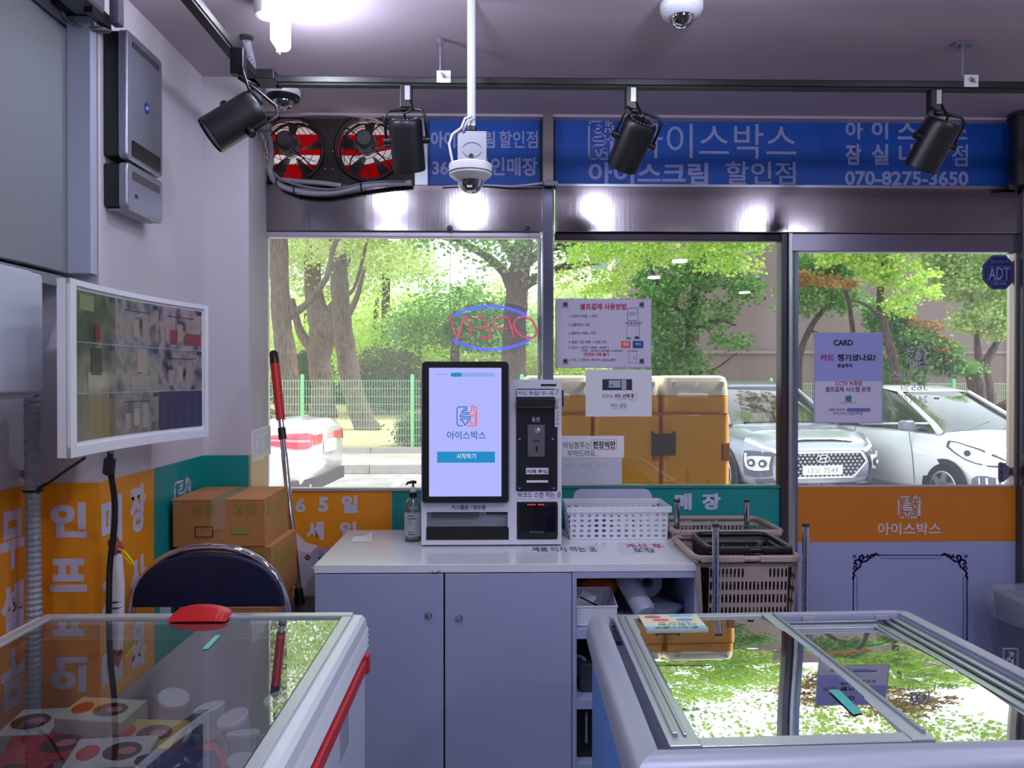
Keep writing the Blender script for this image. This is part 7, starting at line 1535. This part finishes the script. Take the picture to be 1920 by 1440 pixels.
def wheels(t, xs_, hw, r, spokes=5):
    for x in xs_:
        for s in (1, -1):
            b = MB(); b.tube([(x, s * (hw - .20), r), (x, s * (hw - .02), r), (x, s * (hw + .0), r)], [r, r, r * .93], 32); wo = b.build('wheel', TYRE, t, local=True, smooth=40)
            b = MB(); b.tube([(x, s * (hw + .001), r), (x, s * (hw + .006), r)], [r * .68, r * .64], 28); b.build('rim_ring', RIM, wo, local=True)
            b = MB(); b.tube([(x, s * (hw + .004), r), (x, s * (hw + .0095), r)], [r * .60, r * .60], 28); b.build('rim_dark', DK, wo, local=True)
            b = MB()
            for k_ in range(spokes):
                a = 2 * math.pi * k_ / spokes + .3; c_, s_ = math.cos(a), math.sin(a); p = []
                for rr2, ww in ((.10, .34), (.64, .20)): p += [(x + r * (rr2 * c_ - ww / 2 * s_), r + r * (rr2 * s_ + ww / 2 * c_)), (x + r * (rr2 * c_ + ww / 2 * s_), r + r * (rr2 * s_ - ww / 2 * c_))]
                b.prism([p[0], p[2], p[3], p[1]], 'y', s * (hw + .008), s * (hw + .018))
            b.tube([(x, s * (hw + .008), r), (x, s * (hw + .022), r)], [r * .15, r * .13], 16); b.build('hub_spokes', RIM, wo, local=True)
            b = MB(); b.tube([(x, s * (hw - .03), r), (x, s * (hw - .012), r)], [r * 1.17, r * 1.17], 36); b.build('wheel_arch', DK, t, local=True)
def frontmat(x): return Matrix(((0, 0, 1, x), (1, 0, 0, 0), (0, 1, 0, 0), (0, 0, 0, 1)))     # local xy -> car yz, facing +x
# --- silver SUV facing the shop
fx, fy = PY(1540, 870, 9.35).x, 9.35; hd = math.radians(-90 + 8); d_ = Vector((math.cos(hd), math.sin(hd), 0))
PS = mat('silver_paint', (150, 154, 170), .22, metal=.5, coat=.6)
su = thing('silver_suv', (fx - d_.x * 2.08, fy - d_.y * 2.08, GZ), 'silver compact crossover parked facing the shop beside the yellow bins', 'car', rz=hd)
SUT = [(-2.08, .32, .95, .70), (-1.9, .24, 1.02, .84), (-1.2, .2, 1.02, .90), (.8, .2, 1.0, .90), (1.3, .2, .98, .90), (1.75, .22, .93, .87), (1.98, .25, .84, .78), (2.08, .30, .70, .64)]
carbody(su, [(-2.08, .32, .95, .70), (-1.9, .24, 1.02, .84), (-1.2, .2, 1.02, .90), (.8, .2, 1.0, .90), (1.3, .2, .98, .90), (1.75, .22, .93, .87), (1.98, .25, .84, .78), (2.08, .30, .70, .64)], PS)
cabin(su, [(-1.95, .72, .98, .58, 1.18), (-1.6, .80, 1.0, .62, 1.44), (-.9, .82, 1.0, .63, 1.52), (.0, .82, .99, .62, 1.53), (.35, .82, .98, .60, 1.47), (.95, .80, .97, .66, 1.10), (1.15, .76, .95, .70, .99)], PS, CG)
b = MB(); b.loft([[(x, w_, z), (x, w_ * .6, z + .035), (x, -w_ * .6, z + .035), (x, -w_, z), (x, -w_ * .6, z + .0), (x, w_ * .6, z + .0)] for x, w_, z in ((-1.6, .62, 1.43), (-.9, .64, 1.505), (0, .63, 1.515), (.36, .61, 1.46))]); b.build('roof', PS, su, local=True, smooth=50)
for s in (1, -1):
    b = MB(); b.tube([(.36, s * .60, 1.46), (.95, s * .72, 1.10), (1.15, s * .78, .97)], [.03, .035, .04], 8).tube([(-.1, s * .67, 1.48), (-.15, s * .84, .99)], .03, 8); b.build('pillar', PS, su, local=True, smooth=True)
    b = MB(); b.tube([(.75, s * .86, 1.0), (.75, s * 1.0, 1.04)], .03, 8).rbox((.68, s * .90, .98), (.82, s * 1.07, 1.13), .05, 'x'); b.build('mirror', PS, su, local=True, bev=.02)
MB().box((.9, -.55, 1.0), (1.14, .55, 1.0)).build('cowl', DK, su, local=True)
wheels(su, (-1.3, 1.27), .90, .33)
F = frontmat(2.045)
gr = MB(); gr.M = F; gr.prism([(-.50, .66), (.50, .66), (.58, .56), (.40, .38), (-.40, .38), (-.58, .56)], 'z', -.05, .045); go = gr.build('grille_back', DK, su, local=True)
fr2 = MB(); fr2.M = F; fr2.stroke([(-.52, .675), (.52, .675), (.60, .565), (.42, .37), (-.42, .37), (-.60, .565), (-.52, .675)], .022, .055); fr2.build('grille_frame', CHROME, su, local=True)
hx = MB(); hx.M = F
for r_ in range(7):
    for c_ in range(19):
        X = -.52 + c_ * .058 + (.029 if r_ % 2 else 0); Z = .395 + r_ * .042
        if abs(X) < .42 + (Z - .38) * .85 and abs(X) < .56 - max(0, Z - .56) * .5: hx.prism([(X + .020 * math.cos(a * math.pi / 3), Z + .016 * math.sin(a * math.pi / 3)) for a in range(6)], 'z', .045, .058)
hx.build('grille_cell', mat('grille_silver', (150, 152, 166), .3, metal=.8), go, local=True, kind='stuff')
em_ = MB(); em_.M = F; ov = lambda rx, rz_: [(rx * math.cos(a), .60 + rz_ * math.sin(a)) for a in [2 * math.pi * k_ / 24 for k_ in range(25)]]
em_.stroke(ov(.088, .046), .013, .075); em_.stroke([(-.05, .570), (-.028, .632)], .018, .075); em_.stroke([(.028, .568), (.05, .630)], .018, .075); em_.stroke([(-.04, .592), (.0, .604), (.04, .610)], .014, .075); em_.build('emblem', CHROME, su, local=True)
pl_ = MB(); pl_.M = F; pl_.box((-.26, .405, .05), (.26, .515, .075)); pp = pl_.build('number_plate', mat('plate_white', (238, 240, 240), .4), su, local=True)
text('13오 7549', pp, mat('plate_ink', (110, 112, 124), .5), (-.20, .425, .20, .497), F, .0755, .0, local=True)
lo_ = MB(); lo_.M = F; lo_.prism([(-.55, .20), (.55, .20), (.48, .30), (-.48, .30)], 'z', -.06, .02); lo_.build('lower_intake', DK, su, local=True)
lb_ = MB(); lb_.M = F; lb_.stroke([(-.60, .19), (-.45, .165), (.45, .165), (.60, .19)], .035, .05); lb_.build('skid_plate', PS, su, local=True)
hl = mat('headlamp', (206, 210, 222), .08, coat=1.0); hlb = mat('lamp_lit', (244, 246, 255), .2, emit=.6)
for s in (1, -1):
    patch(SUT, [(2.075, .40, .66), (2.04, .38, .68), (1.96, .37, .69), (1.86, .37, .69), (1.76, .38, .68)], s, .010).build('lamp_cladding', mat('clad_grey', (84, 86, 100), .5), su, local=True)
    ho = patch(SUT, [(2.06, .47, .63), (2.0, .455, .635), (1.92, .45, .63), (1.84, .46, .62), (1.80, .50, .60)], s, .022).build('headlamp', hl, su, local=True)
    for xx in (2.02, 1.90): q = onbody(SUT, xx, .545, s, .03); MB().tube([(q[0] - .02, q[1] - s * .02, q[2]), (q[0] + .012, q[1] + s * .012, q[2])], [.050, .046], 18).build('lamp_projector', mat('lamp_dark', (60, 62, 74), .2), ho, local=True); MB().tube([(q[0], q[1], q[2]), (q[0] + .018, q[1] + s * .018, q[2])], [.024, .02], 14).build('lamp_bulb', hlb, ho, local=True)
    patch(SUT, [(2.07, .665, .69), (2.03, .70, .725), (1.96, .735, .765), (1.86, .765, .80), (1.72, .80, .83)], s, .012, 3).build('day_lamp', hlb, su, local=True)
    patch(SUT, [(2.075, .27, .36), (2.0, .25, .35), (1.9, .245, .33)], s, .010).build('lower_cladding', mat('clad_grey'), su, local=True)
    b = MB(); b.tube([(1.86, s * .885, .55), (1.86, s * .885, .66)], .015, 8); b.build('side_marker', WHITE, su, local=True)
b = MB(); b.stroke([(0, 0), (0, 0)], .001, .001); b = MB(); b.M = frontmat(1.95); b.stroke([(-.45, .80), (-.2, .825), (.2, .825), (.45, .80)], .010, .07); b.build('bonnet_slot', DK, su, local=True)
for s in (1, -1): MB().tube([(1.13, s * .1, .995), (.98, s * .48, 1.07)], .008, 6).build('wiper', BLACK, su, local=True)
# --- white hatchback angled to the right
PWH = mat('white_paint', (212, 214, 222), .18, coat=.7)
hd = math.atan2(-.97, .22); d_ = Vector((math.cos(hd), math.sin(hd), 0)); fw = PY(1768, 890, 9.0)
lat = Vector((-d_.y, d_.x, 0))       # car's left
cen = Vector((fw.x, 9.0, 0)) - d_ * 1.17 + lat * .79
hb = thing('white_hatchback', (cen.x, cen.y, GZ), 'white small hatchback parked at an angle behind the door glass', 'car', rz=hd)
HBT = [(-1.8, .35, .92, .62), (-1.68, .25, .98, .74), (-1.0, .19, .98, .79), (.5, .19, .97, .80), (.95, .19, .95, .79), (1.35, .20, .90, .76), (1.62, .22, .80, .68), (1.76, .26, .66, .55), (1.8, .30, .58, .45)]
carbody(hb, [(-1.8, .35, .92, .62), (-1.68, .25, .98, .74), (-1.0, .19, .98, .79), (.5, .19, .97, .80), (.95, .19, .95, .79), (1.35, .20, .90, .76), (1.62, .22, .80, .68), (1.76, .26, .66, .55), (1.8, .30, .58, .45)], PWH)
cabin(hb, [(-1.72, .62, .95, .50, 1.15), (-1.45, .70, .96, .54, 1.42), (-.8, .72, .96, .56, 1.47), (-.1, .72, .95, .56, 1.465), (.15, .72, .95, .55, 1.42), (.85, .70, .93, .60, 1.05), (1.02, .66, .91, .62, .95)], PWH, CG)
b = MB(); b.loft([[(x, w_, z), (x, w_ * .6, z + .035), (x, -w_ * .6, z + .035), (x, -w_, z), (x, -w_ * .6, z), (x, w_ * .6, z)] for x, w_, z in ((-1.5, .54, 1.39), (-.8, .575, 1.455), (-.1, .575, 1.45), (.18, .56, 1.405))]); b.build('roof', PWH, hb, local=True, smooth=50)
for s in (1, -1):
    b = MB(); b.tube([(.18, s * .55, 1.40), (.85, s * .655, 1.04), (1.02, s * .70, .93)], [.028, .032, .04], 8).tube([(-.25, s * .60, 1.42), (-.32, s * .74, .95)], .028, 8).tube([(.85, s * .66, 1.03), (-.25, s * .745, .965)], .016, 6); b.build('pillar', PWH, hb, local=True, smooth=True)
    b = MB(); b.rbox((.60, s * .78, .93), (.74, s * .95, 1.06), .05, 'x'); b.build('mirror', mat('mirror_grey', (110, 114, 132), .35), hb, local=True, bev=.025)
    MB().tube([(-.38, s * .815, .80), (-.22, s * .825, .80)], .014, 8).build('door_handle', mat('handle_grey', (80, 84, 100), .4), hb, local=True)
    b = MB(); b.tube([(.72, s * .793, .28), (.70, s * .80, .60), (.60, s * .77, .93)], .004, 5).tube([(-.45, s * .80, .28), (-.45, s * .805, .7), (-.38, s * .77, .93)], .004, 5); b.build('door_gap', DK, hb, local=True)
    patch(HBT, [(1.765, .585, .65), (1.67, .585, .715), (1.55, .605, .77), (1.42, .645, .805), (1.29, .705, .835), (1.16, .775, .84)], s, .008).build('lamp_gasket', mat('lamp_dark', (60, 62, 74), .2), hb, local=True)
    ho = patch(HBT, [(1.75, .60, .64), (1.66, .60, .70), (1.54, .62, .755), (1.42, .66, .79), (1.30, .72, .82), (1.20, .78, .825)], s, .014).build('headlamp', hl, hb, local=True)
    q = onbody(HBT, 1.58, .68, s, .02); MB().tube([(q[0] - .02, q[1] - s * .02, q[2]), (q[0] + .008, q[1] + s * .008, q[2])], [.052, .048], 16).build('lamp_bulb', hlb, ho, local=True)
    q = onbody(HBT, 1.44, .72, s, .02); MB().tube([(q[0] - .02, q[1] - s * .02, q[2]), (q[0] + .006, q[1] + s * .006, q[2])], [.036, .034], 16).build('lamp_reflector', mat('lamp_dark', (60, 62, 74), .2), ho, local=True)
    fo = patch(HBT, [(1.79, .33, .40), (1.72, .29, .46), (1.64, .28, .48), (1.56, .31, .47), (1.50, .37, .43)], s, .010).build('fog_lamp_grille', mat('fog_grey', (96, 100, 116), .4), hb, local=True)
    for xx in (1.72, 1.65, 1.58): patch(HBT, [(xx + .012, .30, .46), (xx - .006, .30, .46)], s, .018).build('grille_bar', PWH, fo, local=True)
wheels(hb, (-1.21, 1.17), .79, .29, 6)
F2 = frontmat(1.79); b = MB(); b.M = F2; b.prism([(-.35, .55), (.35, .55), (.30, .63), (-.30, .63)], 'z', -.1, .03); b.build('upper_grille', DK, hb, local=True); b = MB(); b.M = F2; b.prism([(-.36, .25), (.36, .25), (.30, .40), (-.30, .40)], 'z', -.1, .03); b.build('lower_grille', DK, hb, local=True)
for s in (1,): 
    for k_ in (-.25, .25): MB().tube([(1.0, k_, .955), (.86, k_ + .45 * s, 1.04)], .007, 6).build('wiper', BLACK, hb, local=True)
MB().box((.30, -.13, 1.30), (.31, -.05, 1.36), Euler((0, 1.0, 0)).to_matrix()).build('windscreen_sticker', WHITE, hb, local=True)
# --- white sedan, rear corner, left
PWS = PWH
hd = math.radians(176); d_ = Vector((math.cos(hd), math.sin(hd), 0)); lat = Vector((-d_.y, d_.x, 0))
rc = PY(560, 820, 8.7); cen = Vector((rc.x, 8.7, 0)) + d_ * 2.30 - lat * .80
sd_ = thing('white_sedan', (cen.x, cen.y, GZ), 'white saloon with red tail lamp at the left edge of the left window', 'car', rz=hd)
SDT = [(-2.4, .42, 1.00, .66), (-2.3, .30, 1.08, .80), (-1.9, .22, 1.10, .90), (-1.0, .2, 1.02, .93), (1.0, .2, .98, .93)]
carbody(sd_, [(-2.4, .42, 1.00, .66), (-2.3, .30, 1.08, .80), (-1.9, .22, 1.10, .90), (-1.0, .2, 1.02, .93), (1.0, .2, .98, .93), (1.7, .2, .88, .90), (2.2, .25, .75, .78), (2.4, .3, .62, .6)], PWS)
cabin(sd_, [(-1.75, .74, 1.06, .66, 1.10), (-1.1, .80, 1.02, .60, 1.36), (-.3, .82, 1.0, .62, 1.46), (.4, .82, .98, .60, 1.40), (1.2, .78, .95, .66, 1.0)], PWS, CG)
b = MB(); b.loft([[(x, w_, z), (x, w_ * .6, z + .03), (x, -w_ * .6, z + .03), (x, -w_, z), (x, -w_ * .6, z), (x, w_ * .6, z)] for x, w_, z in ((-1.1, .60, 1.34), (-.3, .63, 1.45), (.4, .61, 1.385))]); b.build('roof', PWS, sd_, local=True, smooth=50)
wheels(sd_, (-1.45, 1.4), .92, .33)
TL = mat('tail_red', (216, 40, 70), .15, coat=1.0, emit=.15)
for s in (1, -1):
    o = patch(SDT, [(-2.40, .80, .93), (-2.36, .78, .95), (-2.28, .78, .96), (-2.15, .80, .955), (-2.0, .83, .94), (-1.84, .87, .915)], s, .014).build('tail_lamp', TL, sd_, local=True)
    MB().box((-2.415, s * .26, .81), (-2.35, s * .60, .93)).build('tail_lamp', TL, sd_, local=True, bev=.01)
    patch(SDT, [(-2.38, .855, .88), (-2.28, .86, .885), (-2.12, .87, .895), (-1.98, .88, .90)], s, .02, 3).build('lamp_strip', mat('tail_pale', (250, 150, 170), .2), o, local=True)
    b = MB(); b.tube([(-2.40, s * .45, .36), (-2.36, s * .66, .35)], .035, 12); b.build('exhaust', CHROME, sd_, local=True, smooth=True)
b = MB(); b.loft([[(-2.44, y * k_, z) for y, z in ((-.6, .30), (.6, .30), (.6, .44), (-.6, .44))] if k_ == 1 else [(-2.2, y, z) for y, z in ((-.85, .24), (.85, .24), (.87, .42), (-.87, .42))] for k_ in (1, 2)]); b.build('lower_diffuser', mat('diffuser', (60, 56, 70), .6), sd_, local=True)
RM2 = Matrix(((0, 0, -1, -2.43), (-1, 0, 0, 0), (0, 1, 0, 0), (0, 0, 0, 1))); b = MB(); b.M = RM2; b.box((-.20, .70, -.02), (.20, .84, .02)); b.build('number_plate', mat('plate_white'), sd_, local=True)
# --- dark car far right
q = PY(1900, 770, 12.2)
dk = thing('dark_car', (q.x + 1.2, 12.4, GZ), 'dark saloon half hidden behind the white hatchback', 'car', rz=math.radians(165))
PD = mat('black_paint', (30, 34, 52), .15, coat=.8)
carbody(dk, [(-2.3, .4, .95, .7), (-1.9, .25, 1.02, .88), (0, .2, 1.0, .92), (1.5, .2, .92, .9), (2.3, .3, .7, .65)], PD)
cabin(dk, [(-1.8, .74, 1.0, .64, 1.1), (-1.1, .80, 1.0, .60, 1.42), (-.1, .82, .99, .62, 1.50), (.5, .8, .97, .60, 1.40), (1.3, .76, .94, .66, .98)], PD, CG)
wheels(dk, (-1.4, 1.4), .91, .33)
finish_texts()
